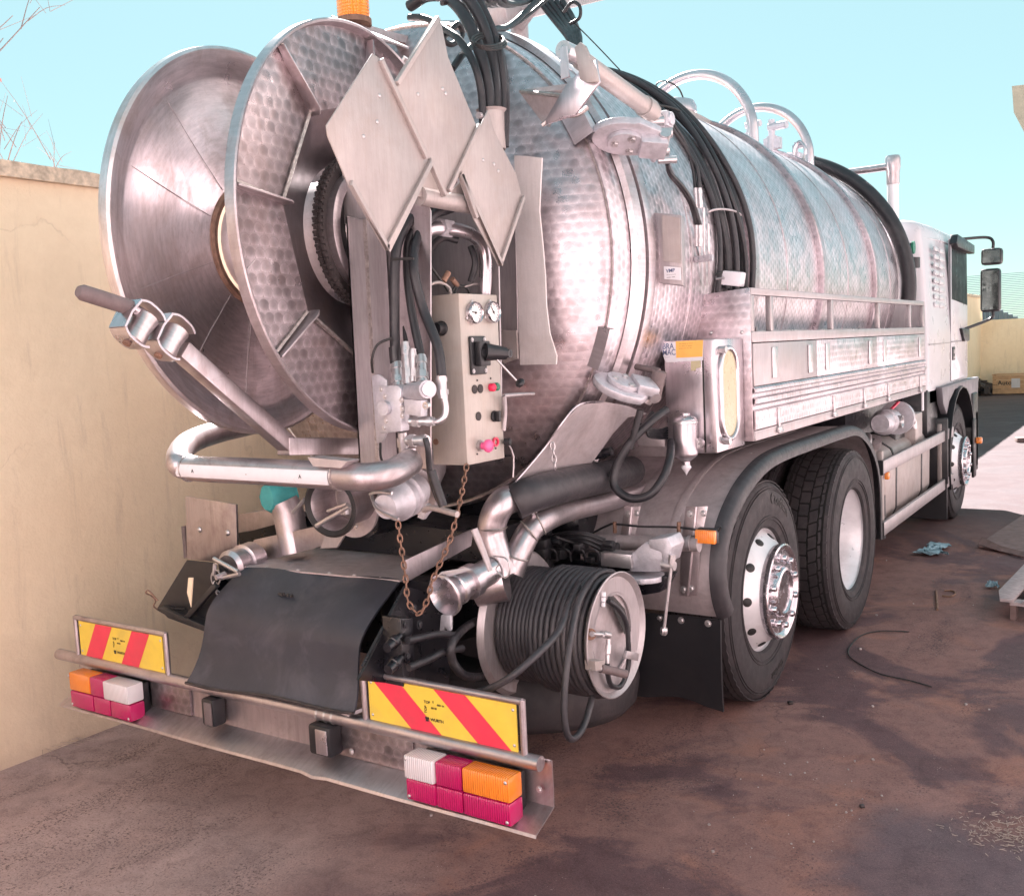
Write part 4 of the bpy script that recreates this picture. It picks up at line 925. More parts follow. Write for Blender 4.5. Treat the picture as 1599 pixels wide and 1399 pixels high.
g = MB(); q = at('X', .80, 693, 356); g.cyl(q-Vector((0,.02,0)), q+Vector((0,.03,0)), .030, n=6); part('union_nut', g, M_CAST, T)
# hydraulic valve block on its bracket
br = part('valve_bracket', MB().prism(XY(-.055, (580, 586), (592, 585), (604, 594), (606, 672), (598, 690), (588, 692)), (0, .006, 0)), M_CAST, T, bevel=.001)
vb = part('valve_block', MB().prism(XY(-.06, (598, 603), (633, 600), (640, 606), (640, 672), (606, 675)), (0, -.04, 0)), M_CAST, T, bevel=.004)
q = at('Y', -.10, 603, 637); part('round_cover', MB().cyl(q+AY*.01, q-AY*.016, .022, n=22), M_CAST, vb)
bolts([at('Y', -.10, *p) for p in ((595, 608), (601, 619), (603, 657), (600, 668), (627, 625), (628, 649), (628, 638))], (0,-1,0), .007, vb)
def fit(p0, p1, r, nm='fitting', hexr=None, par=None, mat=None):
    g = MB(); p0 = Vector(p0); p1 = Vector(p1); d = p1-p0
    g.cyl(p0, p1, r, n=16); g.cyl(p0+d*.15, p0+d*.38, (hexr or r*1.3), n=6); g.cyl(p0+d*.7, p0+d*.9, r*1.18, n=14)
    return part(nm, g, mat or M_ZINC, par or T, ang=35)
fit(at('Y', -.05, 622, 604), at('Y', -.02, 619, 566), .0165, 'hose_ferrule', .021)
part('black_ferrule', MB().cyl(at('Y', -.02, 618, 567), at('Y', -.02, 616, 542), .0185, n=16), M_PLAST, T)
fit(at('Y', -.05, 637, 600), at('Y', -.02, 633, 535), .013, 'test_port', .015)
fit(at('Y', -.04, 645, 596), at('Y', -.02, 645, 545), .010, 'hose_ferrule')
fit(at('Y', -.05, 660, 598), at('Y', -.01, 658, 556), .0145, 'hose_ferrule', .019)
fit(at('Y', -.03, 692, 622), at('Y', -.03, 689, 586), .0145, 'hose_ferrule', .018)
part('elbow_pipe', MB().tube(px([('Y', -.03, 693, 618), ('Y', -.03, 696, 640), ('Y', -.04, 690, 655), ('Y', -.05, 674, 660), ('Y', -.06, 656, 658)]), .010, n=12), M_ZINC, T, ang=60)
fit(at('Y', -.08, 640, 658), at('Y', -.06, 678, 658), .013, 'union', .019)
g = MB(); q0 = at('Y', -.07, 640, 612); q1 = at('Y', -.16, 668, 608); g.cyl(q0, q1, .026, n=22).cyl(q1, q1+(q1-q0)*.06, .020, n=18); part('solenoid_body', g, M_CAST, vb)
part('side_block', MB().prism(XY(-.07, (640, 622), (668, 624), (668, 650), (642, 646)), (0, -.03, 0)), M_CAST, vb, bevel=.003)
q = at('Y', -.10, 668, 633); part('ring_port', MB().lathe([(.005, 0), (.011, 0), (.011, .012), (.005, .012)], q, -AY, 16, close=True), M_ZINC, vb)
fit(at('Y', -.06, 628, 675), at('Y', -.05, 632, 735), .014, 'drain_fitting', .018)
part('filter_bowl', MB().cyl(at('Y', -.05, 641, 700), at('Y', -.05, 643, 733), .017, n=18), M_STEELB, T)
fit(at('Y', -.08, 636, 688), at('Y', -.07, 668, 688), .016, 'round_valve', .020)
fit(at('Y', -.06, 622, 742), at('Y', -.06, 646, 740), .007, 'small_fitting')
hose(px([('Y', -.08, 664, 684), ('Y', -.08, 668, 700), ('Y', -.06, 671, 735), ('Y', -.05, 680, 770), ('Y', -.05, 690, 790)]), .009)
part('black_sleeve', MB().cyl(at('Y', -.06, 673, 735), at('Y', -.05, 692, 790), .014, n=12), M_HOSE, T)
hose(px([('Y', -.07, 582, 582), ('Y', -.09, 581, 560), ('Y', -.08, 590, 538), ('Y', -.05, 612, 528)]), .004, M_INK, 'thin_line', n=6)
hose(px([('Y', -.07, 594, 692), ('Y', -.09, 595, 715), ('Y', -.09, 606, 735), ('Y', -.08, 622, 742)]), .004, M_INK, 'thin_line', n=6)

# ------------------------------------------------------------------ tubular guard under the drum, guide arm
YP = -.34
def pp(y, x, yy): return at('Y', y, x, yy)
path = [pp(.55, 470, 640), pp(.30, 395, 662), pp(.0, 335, 676), pp(-.22, 292, 694), pp(YP, 279, 720), pp(YP, 300, 731), pp(YP, 400, 736), pp(YP, 528, 743), pp(-.33, 575, 745), pp(-.26, 612, 738), pp(-.10, 640, 722)]
gp = part('drum_guard_pipe', MB().tube(path, .040, n=20, res=8), M_STEEL, T, ang=60)
a = pp(YP, 290, 730); b = pp(YP, 530, 742)
g = MB()
def strip_on_pipe(p, q, r, a0, a1, n=7):
    d = (q-p).normalized(); x = Vector((0,-1,0)); y = AZ; rows = []
    for P in (p, q): rows.append([P+x*math.cos(t)*r+y*math.sin(t)*r for t in [a0+(a1-a0)*i/n for i in range(n+1)]])
    return MB().sheet(rows, .0015)
ta, tb = pp(YP, 290, 731.0), pp(YP, 527, 743)
tape = part('white_tape', strip_on_pipe(ta, tb, .0412, -.55, .45), M_TAPE, gp)
for t, s in ((.13, 'A'), (.50, '-'), (.84, 'A')):
    P = ta.lerp(tb, t)+Vector((0, -.0425, -.006)); text('small_print', s, .016, M_INK, frame(P, (0,-1,0)), tape, .0003, 'CENTER')
part('weld_ring', MB().tube([pp(YP, 530, 743)+Vector((0, math.cos(t)*.041, math.sin(t)*.041)) for t in [math.tau*i/20 for i in range(21)]], .0035, n=5, res=1), M_WELD, gp)
part('weld_ring', MB().tube([pp(YP, 296, 731)+Vector((0, math.cos(t)*.041, math.sin(t)*.041)) for t in [math.tau*i/20 for i in range(21)]], .0035, n=5, res=1), M_WELD, gp)
# square arm
XA = .47
A = [at('X', XA, *p) for p in ((562, 703), (445, 697), (292, 556), (246, 515))]
arm = part('guide_arm', MB().bar(A[1]+(A[0]-A[1])*-.02, A[0]+Vector((0, .12, 0)), .055, .055).bar(A[1]+Vector((0,.015,0)), A[2]+(A[3]-A[2])*.25, .05, .05, up=(0, 1, .2)), M_STEEL, T, bevel=.003)
part('arm_foot', MB().prism(XY(-.385, (480, 714), (543, 720), (532, 731), (489, 728)), (0, .05, 0)), M_STEELD, arm)
rl = []
for (x, y) in ((216, 507), (264, 527)):
    q = at('X', XA, x, y); d = (A[3]-A[2]).normalized()
    ro = part('guide_roller', MB().lathe([(0, -.045), (.030, -.045), (.036, -.04), (.031, 0), (.036, .04), (.030, .045), (0, .045)], q+Vector((0,0,-.012)), d.cross(AX), 20), M_WORN, arm)
    g = MB(); P = [q+d.cross(AX)*(-.045)+d*s for s in (-.035, .035)]
    n_ = d.cross(AX)
    for sg in (1, -1): g.sheet([[q+n_*((.056-.012*abs(s/.042)**3)*sg)+AX*w+d*s for s in (-.042, -.032, -.02, 0, .02, .032, .042)] for w in (-.034, .034)], .006)
    g.sheet([[q+n_*(.045*c)+AX*w+d*(.044+.006*(1-abs(c))) for c in (-1, -.6, 0, .6, 1)] for w in (-.034, .034)], .006)
    part('roller_bracket', g, M_STEELB, arm)
    part('rusty_pin', MB().cyl(q+n_*.058+d*.012, q+n_*.066+d*.012, .011, n=10).cyl(q-n_*.066, q-n_*.058, .011, n=10), M_RUST, arm)
hb = at('X', XA, 205, 481); he = at('X', XA, 122, 455)
part('rubber_grip', MB().lathe([(0, 0), (.020, .0), (.021, .05), (.0205, (he-hb).length-.012), (.014, (he-hb).length), (0, (he-hb).length+.002)], hb, he-hb, 24), M_BROWNH, arm, ang=50)
part('grip_socket', MB().cyl(at('X', XA, 226, 492), hb, .014, .018, n=14), M_STEELB, arm)

# ------------------------------------------------------------------ hydraulic ram, its bracket and the two swing clamps
def sq(Y, *ps): return XY(Y, *ps)
bk = part('ram_bracket', MB().prism(sq(.66, (846, 196), (886, 128), (930, 92), (936, 128), (898, 180)), (0, .012, 0)), M_STEELB, T, bevel=.002)
part('bracket_web', MB().add([at('Y', .78, 812, 141), at('Y', .78, 812, 146), at('Y', .66, 895, 130), at('Y', .66, 888, 140), at('Y', .80, 850, 196), at('Y', .80, 858, 200)], [(0,2,3,1), (1,3,5,4), (0,2,4), (2,3,5,4)]), M_STEELD, bk)
g = MB(); g.tube([at('Y', .74, 813, 143), at('Y', .72, 840, 146), at('Y', .68, 880, 150)], .008, n=6).tube([at('Y', .66, 846, 196), at('Y', .68, 868, 182), at('Y', .70, 900, 180), at('Y', .72, 918, 168)], .008, n=6); part('weld_bead', g, M_WELD, bk)
for dy in (0,):
    part('clevis_plate', MB().prism([p+Vector((dy*.0, dy, 0)) for p in sq(.62, (897, 74), (906, 66), (914, 72), (930, 108), (934, 128), (916, 130), (905, 124))], (0, .012, 0)), M_PALE, bk, bevel=.002)
r0 = at('Y', .70, 893, 84); r1 = at('Y', 1.30, 1036, 188)
part('clevis_bar', MB().prism(sq(.60, (874, 76), (884, 72), (888, 120), (876, 124)), (0, .01, 0)), M_STEELB, bk)
bo = part('ram_cylinder', MB().cyl(r0+(r1-r0)*.08, r0+(r1-r0)*.88, .034, n=24).cyl(r0+(r1-r0)*.76, r0+(r1-r0)*.84, .040, n=24), M_PALE, T)
part('ram_rod', MB().cyl(r0+(r1-r0)*.88, r1, .016, n=14), M_ZINC, bo); part('ram_eye', MB().cyl(r0-Vector((.0,.06,0)), r0+Vector((0,.07,0)), .030, n=18), M_ZINC, bo)
part('ram_end', MB().cyl(r1-Vector((.035,0,0)), r1+Vector((.04,0,0)), .026, n=16).box(r1-Vector((.03,.03,.03)), r1+Vector((.03,.03,.03))), M_CAST, bo, bevel=.005)
def swing_clamp(c, rt, label):
    "cast half round clamp jaw with bolts, pivot block and hose"
    x = Vector(rt[0]).normalized(); z = Vector(rt[1]).normalized(); y = z.cross(x)
    j = MB(); n = 20; top = [c+x*(.125*math.cos(a))+y*(.085*math.sin(a)) for a in [math.radians(80+200*i/n) for i in range(n+1)]]
    j.prism(top+[c+x*.06-y*.08, c+x*.13-y*.02, c+x*.13+y*.05, c+x*.04+y*.09], z*.035)
    cl = part('swing_clamp', j, M_CAST, T, bevel=.008, label=label)
    k = MB(); k.prism([c+z*.035+x*(.07*math.cos(a))+y*(.055*math.sin(a)) for a in [math.tau*i/16 for i in range(16)]], z*.022); part('clamp_boss', k, M_CAST, cl, bevel=.004)
    part('clamp_block', MB().hexa([c+x*a_+y*b_+z*d_ for d_ in (.03, .075) for a_, b_ in ((.05, -.05), (.15, -.05), (.15, .04), (.05, .04))]), M_CAST, cl, bevel=.008)
    bolts([c+z*.057+x*a_+y*b_ for a_, b_ in ((-.04, .0), (.02, .03), (.02, -.035))], z, .014, cl)
    part('pivot', MB().cyl(c+x*.14+y*-.05+z*.03, c+x*.14+y*.05+z*.03, .022, n=14), M_ZINC, cl)
    return cl
swing_clamp(at('Y', 1.02, 975, 208), ((.83, .55, -.12), (.30, -.42, -.85)), 'upper swing clamp on the tank door rim')
swing_clamp(at('Y', 1.02, 968, 612), ((.42, .8, -.22), (.45, -.30, .85)), 'lower swing clamp on the tank door rim')
for P in (px([('Y', 1.2, 1030, 212), ('Y', 1.25, 1028, 236), ('Y', 1.3, 1020, 250)]),): part('ram_pipe', MB().tube(P, .012, n=10), M_CAST, T)
g = MB()
for (x, y, a) in ((1010, 215, .02), (1022, 190, .018), (1035, 208, .02), (1030, 235, .022), (1042, 250, .014)):
    q = at('Y', 1.25, x, y); g.cyl(q-Vector((.03,.02,.0)), q+Vector((.03,.02,.0)), a, n=10)
part('ram_fittings', g, M_ZINC, T)
# steel pipe from the ram hoses down the tank flank
def onT(Y, z, off=.0):
    R = RT+off; return Vector((math.sqrt(max(R*R-(z-ZC)**2, .0001)), Y, z))
for k, dz in enumerate((0, .03)):
    P = [at('Y', 1.28, 1042, 250+k*3)+Vector((0,0,-.01)), at('Y', 1.32, 1046+k*2, 272), at('Y', 1.45, 1062+k*4, 292), at('Y', 1.55, 1078+k*4, 318), at('Y', 1.6, 1088+k*5, 352)]
    hose(P, .0095)
    fit(at('Y', 1.6, 1088+k*5, 385), at('Y', 1.6, 1088+k*5, 352), .011, 'hose_ferrule', .014)
for k in range(2):
    P = [at('Y', 1.6, 1048, 190+k*8), at('Y', 1.7, 1070, 225+k*6), at('Y', 1.72, 1082+k*6, 262), at('Y', 1.72, 1086+k*6, 296)]
    hose(P, .0085); fit(at('Y', 1.72, 1088+k*6, 325), at('Y', 1.72, 1086+k*6, 294), .010, 'hose_ferrule', .013)
for k in range(4):
    x = 1085+k*7; part('steel_line', MB().tube([at('Y', 1.68, x, 325 if k % 2 == 0 else 350), at('Y', 1.70, x+1, 400), at('Y', 1.74, x+2, 446)], .0055, n=8), M_ZINC, T)
g = MB(); q = at('Y', 1.66, 1094, 405); g.box(q-Vector((.055,.01,.012)), q+Vector((.055,.012,.014)))
for k in range(4): g.cyl(q+Vector((-.04+k*.027, -.012, .0)), q+Vector((-.04+k*.027, -.022, 0)), .009, n=8)
part('pipe_clamp', g, M_CAST, T)
# identification plate box on the flank
P = [at('Y', 1.30, *p) for p in ((1022, 332), (1064, 336), (1066, 446), (1024, 441))]
nb = part('plate_box', MB().prism([P[0]+Vector((.0,0,0)), P[1], P[2], P[3]], (-.03, .10, 0)), M_PANEL, T, bevel=.003)
part('raised_plate', MB().prism([at('Y', 1.294, *p) for p in ((1034, 336), (1062, 341), (1063, 411), (1036, 408))], (0, -.004, 0)), M_PALE, nb)
pl = part('type_plate', MB().prism([at('Y', 1.294, *p) for p in ((1037, 416), (1063, 418), (1064, 438), (1038, 436))], (0, -.004, 0)), M_TAPE, nb)
q = at('Y', 1.288, 1040, 426); text('type_plate_print', 'VMP', .020, M_BLUEINK, frame(q, (0,-1,0)), pl, .0004)
for k, s in enumerate(('- - - - -', '---- ---')): text('type_plate_print', s, .014, M_INK, frame(at('Y', 1.288, 1041, 431+k*4), (0,-1,0)), pl, .0004)
# hose bundle lying round the tank behind the first ring
for k, (Y, r, off, a0) in enumerate(((1.90, .012, .015, 88), (1.95, .014, .017, 90), (2.00, .013, .02, 94), (2.05, .015, .045, 92), (2.09, .012, .02, 96), (2.15, .022, .026, 97), (2.19, .015, .055, 98), (2.10, .012, .055, 90))):
    R = RT+off; P = []
    for a in range(a0, -14, -8):
        w = .03*math.sin(a*.06+k*1.3)+.01*math.sin(a*.17+k*2); P.append((math.cos(math.radians(a))*R, Y+w, ZC+math.sin(math.radians(a))*R))
    if k < 6: P = [Vector((P[0][0]-.15, P[0][1]-.35-.03*k, P[0][2]+.03))]+P
    hose(P, r, M_HOSE if k % 3 else M_HOSEG, n=10)
for a in (42, 12, -3):
    P = [(math.cos(math.radians(a))*(RT+.02+.035*abs(math.cos(t))), 2.02+.19*math.sin(t), ZC+math.sin(math.radians(a))*(RT+.03)+.02*math.cos(t)) for t in [math.pi*i/10-math.pi/2 for i in range(11)]]
    part('cable_tie', MB().tube(P, .005, n=6, res=2), M_STEELD if a == 12 else M_INK, T)
q = at('Y', 1.80, 1145, 436)
lb = part('lamp_bracket', MB().bar(at('Y', 1.80, 1130, 434), at('Y', 1.80, 1161, 437), .05, .062), M_TAPE, T, bevel=.006)
part('bracket_pin', MB().cyl(at('Y', 1.76, 1131, 434), at('Y', 1.76, 1118, 436), .005, n=8), M_ZINC, lb)

# ------------------------------------------------------------------ hose tray with its side locker
PX = 1.232; PY0, PY1 = 1.77, 5.42
tr = part('locker_rear_panel', MB().prism([(.905, PY0, 1.735), (.945, PY0, 1.905), (PX, PY0, 1.925), (PX, PY0, 1.262), (.905, PY0, 1.262)], (0, .012, 0)), M_SCALE, T, bevel=.002)
bolts([at('Y', PY0-.002, *p) for p in ((1082, 470), (1070, 500), (1110, 520), (1158, 519))], (0,-1,0), .008, tr, ME_RIVET, 'rivet')
part('tray_back', MB().box((.98, PY0+.02, 1.70), (.99, PY1, 1.90)), M_STEELB, T)
part('tray_floor', MB().box((.95, PY0+.013, 1.705), (PX-.005, PY1, 1.712)), M_STEELB, T)
fr = part('tray_rail', MB().box((PX-.03, PY0+.013, 1.895), (PX+.002, PY1, 1.925)), M_PANEL, T, bevel=.003)
part('tray_end', MB().box((.95, PY1, 1.262), (PX, PY1+.01, 1.925)), M_PANEL, T)
for y in (PY0+.03, 2.05, 3.02, 4.05, 4.95, PY1-.03): part('tray_upright', MB().box((PX-.024, y-.018, 1.738), (PX+.001, y+.018, 1.894)), M_PANEL, fr, bevel=.002)
for y in (2.5, 3.55, 4.5): part('back_joint', MB().box((.991, y, 1.72), (.997, y+.02, 1.89)), M_PANEL, T)
part('tray_band', MB().box((PX-.02, PY0+.013, 1.69), (PX+.004, PY1, 1.737)), M_PANEL, T, bevel=.003)
ys = [PY0+.02, 2.72, 3.98, PY1-.01]
for k in range(3):
    m_ = (M_PANEL, M_SCALE2, M_SCALE2)[k]
    dr = part('locker_door', MB().box((PX-.02, ys[k]+.004, 1.50), (PX+.003, ys[k+1]-.004, 1.686)), m_, T, bevel=.002, label=('plain pale locker door', 'patterned middle locker door', 'patterned front locker door')[k])
    for y in ((ys[k]+.27, ys[k+1]-.12) if k == 0 else (ys[k]+.18, ys[k+1]-.18)):
        la = part('latch_plate', MB().box((PX+.0035, y-.035, 1.525), (PX+.010, y+.035, 1.665)), M_ZINC, dr, bevel=.003)
rows = [(0, 1.497), (.008, 1.488), (.008, 1.474), (-.006, 1.466), (-.006, 1.452), (.010, 1.445), (.010, 1.425), (-.008, 1.412), (-.008, 1.398), (.006, 1.39), (.006, 1.312), (.0, 1.308)]
g = [[(PX+d, y, z) for d, z in rows] for y in (PY0+.013, PY1)]
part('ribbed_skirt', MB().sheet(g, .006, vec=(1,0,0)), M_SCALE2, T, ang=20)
part('bottom_ledge', MB().box((PX-.25, PY0+.013, 1.262), (PX+.008, PY1, 1.306)), M_PANEL, T, bevel=.003)
tp_ = []
y = PY0+.03; rnd = random.Random(2)
for w in (.28, .82, .36, .20, .75, .26, .72): 
    if y+w > PY1: break
    s = part('reflective_tape', MB().box((PX+.006, y, 1.316), (PX+.0085, y+w-.02, 1.372)), M_TAPE, T)
    for j in range(int(w/.3)+1): text('tape_mark', ('+', '- -', '::')[j % 3], .02, M_INK, frame((PX+.009, y+.06+j*.22, 1.34), AX), s, .0003)
    y += w
for y in (2.08, 2.98, 3.62, 4.22, 5.2):
    h = part('toggle_latch', MB().box((PX+.009, y-.012, 1.30), (PX+.018, y+.012, 1.385)).box((PX+.009, y-.022, 1.272), (PX+.024, y+.022, 1.30)).cyl((PX+.02, y-.03, 1.278), (PX+.02, y+.03, 1.278), .008, n=8), M_ZINC, T, bevel=.002)
part('hanging_strap', MB().box((PX-.02, PY1-.02, 1.12), (PX-.012, PY1+.03, 1.262)), M_TAPE, T)
# tank saddles: cradles between tank and chassis
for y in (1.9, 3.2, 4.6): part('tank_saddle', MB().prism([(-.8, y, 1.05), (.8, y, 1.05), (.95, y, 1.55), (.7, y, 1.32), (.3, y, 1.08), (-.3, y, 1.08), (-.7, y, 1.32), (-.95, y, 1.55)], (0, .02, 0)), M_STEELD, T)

# ------------------------------------------------------------------ small cabinet with sight glass and sticker, air filter pot
BX0, BX1, BY0, BY1, BZ0, BZ1 = .972, 1.192, 1.45, 1.765, 1.245, 1.712
sb = part('gauge_cabinet', MB().box((BX0, BY0, BZ0), (BX1, BY1, BZ1)), M_STEELB, T, bevel=.004)
part('door_gap', MB().box((BX1-.052, BY0-.0015, BZ0+.002), (BX1-.044, BY0+.001, BZ1-.002)), M_INK, sb)
part('door_leaf', MB().box((BX1-.042, BY0-.006, BZ0+.002), (BX1+.006, BY1-.005, BZ1-.002)), M_STEELB, sb, bevel=.003)
cx = BX1+.0065; yc = (BY0+BY1)/2-.03; zc = (BZ0+BZ1)/2+.005
def oval(w, h, x, n=10):
    P = []
    r = w
    for i in range(n+1): a = math.pi*i/n; P.append(Vector((x, yc+r*math.cos(a), zc+h-r+r*math.sin(a))))
    for i in range(n+1): a = math.pi+math.pi*i/n; P.append(Vector((x, yc+r*math.cos(a), zc-h+r+r*math.sin(a))))
    return P
part('sight_glass', MB().prism(oval(.082, .178, cx), (.006, 0, 0)), M_LEVEL, sb)
o_ = oval(.092, .190, cx+.006); part('glass_frame', MB().tube(o_+[o_[0]], .011, n=10, res=0, caps=False), M_STEELB, sb, ang=80)
for y, z in ((yc-.085, BZ1-.045), (yc-.065, BZ0+.045)): part('glass_clip', MB().cyl((cx, y, z), (cx+.030, y, z), .016, n=6), M_ZINC, sb)
stq = [at('Y', BY0-.0016, *p) for p in ((1031, 536), (1099, 531), (1098, 563), (1040, 566), (1037, 560))]
stk = part('sticker', MB().prism(stq, (0, -.0008, 0)), M_TAPE, sb)
part('orange_field', MB().prism([at('Y', BY0-.0026, *p) for p in ((1055, 533), (1098, 531), (1097, 557), (1056, 559))], (0, -.0006, 0)), M_ORSTICK, stk)
for k, s in enumerate(('BRA', 'MAC')): text('sticker_lettering', s, .034, M_BLUEINK, frame(at('Y', BY0-.0030, 1034.5, 545.5+k*9.5), (0,-1,0)), stk, .0004, font_sx=.82)
text('sticker_lettering', '-------', .010, M_BLUEINK, frame(at('Y', BY0-.0030, 1038, 559), (0,-1,0)), stk, .0004)
for k, s in enumerate(('---- ------ -- ------', '--- ----- -- -------', '------ ---- --- ---')): text('sticker_lettering', s, .0095, M_INK, frame(at('Y', BY0-.0036, 1060, 538+k*3.6), (0,-1,0)), stk, .0003)
part('faded_label', MB().prism([at('Y', BY0-.0016, *p) for p in ((1079, 564), (1094, 563), (1094, 574), (1087, 575), (1086, 579), (1079, 579))], (0, -.0008, 0)), M_LEVEL, sb)
# lubricator pot
q = at('Y', BY0-.055, 1069, 645); zt = q.z
pot = part('oil_pot', MB().lathe([(0, .0), (.020, .0), (.022, -.010), (.046, -.020), (.050, -.030), (.050, -.165), (.046, -.178), (.030, -.19), (.016, -.20), (.016, -.215), (0, -.215)], q, AZ, 32), M_STEELB, T, ang=50)
part('pot_band', MB().lathe([(.050, -.03), (.053, -.032), (.053, -.042), (.050, -.044)], q, AZ, 32, close=True), M_ZINC, pot)
part('drain_cock', MB().lathe([(.018, -.215), (.022, -.225), (.010, -.24), (.004, -.25), (0, -.26)], q, AZ, 12), M_TAPE, pot)
part('pot_lug', MB().cyl(q+Vector((.055, .02, -.125)), q+Vector((.055, .0, -.125)), .022, n=16), M_STEELB, pot)
bolts([q+Vector((.057, -.002, -.118)), q+Vector((.057, -.002, -.135))], (0,-1,0), .006, pot)

# ------------------------------------------------------------------ guard sheet and pipes under the dish
sh = [at('X', .93, 942, 627), at('X', .93, 905, 632), at('X', .90, 878, 660), at('X', .84, 850, 700), at('X', .78, 803, 755)]
sh2 = [p+Vector((-.02, .42, -.08)) for p in sh]
part('guard_sheet', MB().sheet([[a, (a+b)/2+Vector((0,0,.01)), b] for a, b in zip(sh, sh2)], .004), M_STEELD, T, ang=40)
part('guard_edge', MB().tube([p-Vector((0,.002,0)) for p in sh], .004, n=6), M_STEELB, T)
def chain(pts, pitch, r, mat, name='chain'):
    P = smooth_path(pts, 10); L = 0; g = MB(); nxt = 0; k = 0
    for a, b in zip(P, P[1:]):
        d = b-a; ln = d.length
        if ln < 1e-6: continue
        while nxt <= L+ln:
            q = a+d*((nxt-L)/ln); t = d/ln; s = t.orthogonal().normalized(); s2 = t.cross(s)
            if k % 2: s = s2
            ring = [q+t*math.cos(x)*pitch*.68+s*math.sin(x)*pitch*.36 for x in [math.tau*i/8 for i in range(9)]]
            g.tube(ring, r, n=5, res=0, caps=False); nxt += pitch; k += 1
        L += ln
    return part(name, g, mat, T, ang=80)
chain(px([('X', .86, 863, 697), ('X', .86, 865, 715), ('X', .86, 867, 732)]), .024, .003, M_ZINC)
chain(px([('Y', .16, 728, 730), ('Y', .12, 722, 765), ('Y', .05, 712, 810), ('Y', .02, 700, 850), ('Y', -.02, 676, 905), ('Y', -.05, 668, 935), ('Y', -.06, 655, 957), ('Y', -.06, 638, 940), ('Y', -.05, 633, 900), ('Y', -.04, 626, 850), ('Y', -.04, 621, 812)]), .021, .0028, M_RUST)

# ------------------------------------------------------------------ couplings below the drum
def camlock(c, ax, r, label=None, dome=False, name='hose_coupling'):
    c = Vector(c); ax = Vector(ax).normalized()
    if dome: pr = [(0, -.075), (r*.62, -.072), (r*.70, -.064), (r*.80, -.03), (r*.98, -.01), (r*1.05, 0), (r*1.12, .005), (r*1.12, .018), (r, .022), (r, .05), (r*1.15, .055), (r*1.15, .07), (r*.9, .08), (r*.9, .14)]
    else: pr = [(r*.72, .05), (r*.80, -.004), (r*.98, -.008), (r*1.06, 0), (r*1.04, .012), (r*.9, .02), (r*.8, .045), (r*.86, .055), (r*.86, .075), (r*.78, .085), (r*.78, .11), (r*.95, .118), (r*.95, .15), (r*.8, .16), (r*.8, .26)]
    return part(name, MB().lathe(pr, c, ax, 36), M_CAST, T, ang=35, label=label)
dirb = Vector((-.25, 1, .1)).normalized()
c = at('Y', .10, 618, 782); cc = camlock(c, Vector((-.20, 1, .12)), .064, 'closed coupling with grey domed cap', dome=True)
g = MB(); g.tube(px([('Y', .05, 578, 772), ('Y', .02, 590, 768), ('Y', .02, 612, 770)]), .006, n=6).tube(px([('Y', .04, 580, 775), ('Y', .0, 590, 795), ('Y', -.02, 622, 811)]), .006, n=6)
part('cap_wire', g, M_ZINC, cc)
g = MB(); g.tube(px([('Y', .06, 662, 797), ('Y', .02, 676, 793), ('Y', .0, 714, 803)]), .010, n=10); part('cam_lever', g, M_PALE, cc)
part('cam_ear', MB().prism(sq(.05, (650, 808), (664, 786), (672, 790), (668, 800), (660, 812)), (0, .02, 0)), M_CAST, cc, bevel=.004)
part('flange', MB().lathe([(0, 0), (.105, 0), (.105, .014), (0, .014)], at('Y', .30, 652, 758), (.2,1,0), 30), M_STEELD, T)
part('outlet_pipe', MB().cyl(at('Y', .26, 645, 765), at('Y', .95, 672, 722), .078, n=24), M_STEELD, T)
# open coupling with rubber seal left of it
c = at('Y', .14, 514, 792); ax = Vector((-.25, 1, -.05)).normalized(); ax2 = Vector((-.12, .98, .06)).normalized()
oc = part('open_outlet', MB().lathe([(.072, .12), (.082, .02), (.100, .0), (.110, .004), (.110, .02), (.090, .03), (.090, .16)], c, ax2, 36), M_STEEL, T, label='open outlet with black seal')
part('rubber_seal', MB().lathe([(.088, .010), (.102, -.004), (.1115, .004), (.096, .014)], c, ax2, 36, close=True), M_INK, oc)
part('lever_handle', MB().cyl(at('Y', .06, 494, 821), at('Y', .06, 546, 790), .008, n=10), M_ZINC, oc); part('lever_handle', MB().cyl(at('Y', .05, 512, 798), at('Y', .05, 542, 787), .006, n=10), M_STEELB, oc)
part('lever_joint', MB().box(at('Y', .07, 538, 798)-Vector((.012,.01,.012)), at('Y', .07, 538, 798)+Vector((.014,.01,.018))), M_ZINC, oc, bevel=.003)
pf = part('outlet_flange', MB().lathe([(.0, 0), (.115, 0), (.115, .014), (0, .014)], at('Y', .30, 548, 792), ax2, 36), M_STEELD, T)
bolts([at('Y', .28, *p) for p in ((569, 790), (556, 822), (524, 833))], (0,-1,0), .010, pf)
part('flange_gusset', MB().prism(sq(.33, (514, 825), (545, 824), (526, 855), (500, 856)), (0, .01, 0)), M_PANEL, T)
part('under_pipe', MB().cyl(at('Y', .45, 570, 815), at('Y', .8, 640, 800), .06, n=20), M_BLACK, T)
# teal wrapped outlet on an elbow, left
c = at('Y', .40, 432, 775)
te = part('upright_elbow', MB().tube([at('Y', .42, 462, 862), at('Y', .42, 456, 830), at('Y', .42, 450, 800), at('Y', .41, 442, 782)], .062, n=20), M_STEEL, T, ang=60)
g = MB(); rnd = random.Random(3); rows = []
for i in range(8):
    rows.append([c+Vector((-.02,-.10,0))*(-.2)+Vector((0,-.02,0))+(Vector((.2,1,0)).normalized())*(i*.016-.05)+(Vector((1,-.2,0)).normalized()*math.cos(a)+AZ*math.sin(a))*(.060+rnd.uniform(-.003,.004)-(.01 if i == 0 else 0)) for a in [math.tau*k/20 for k in range(20)]])
V = [q for r in rows for q in r]; F = [(i*20+k, i*20+(k+1)%20, (i+1)*20+(k+1)%20, (i+1)*20+k) for i in range(7) for k in range(20)]+[list(range(20))]
g.add(V, F); part('teal_cover', g, M_TEAL, te, ang=50)
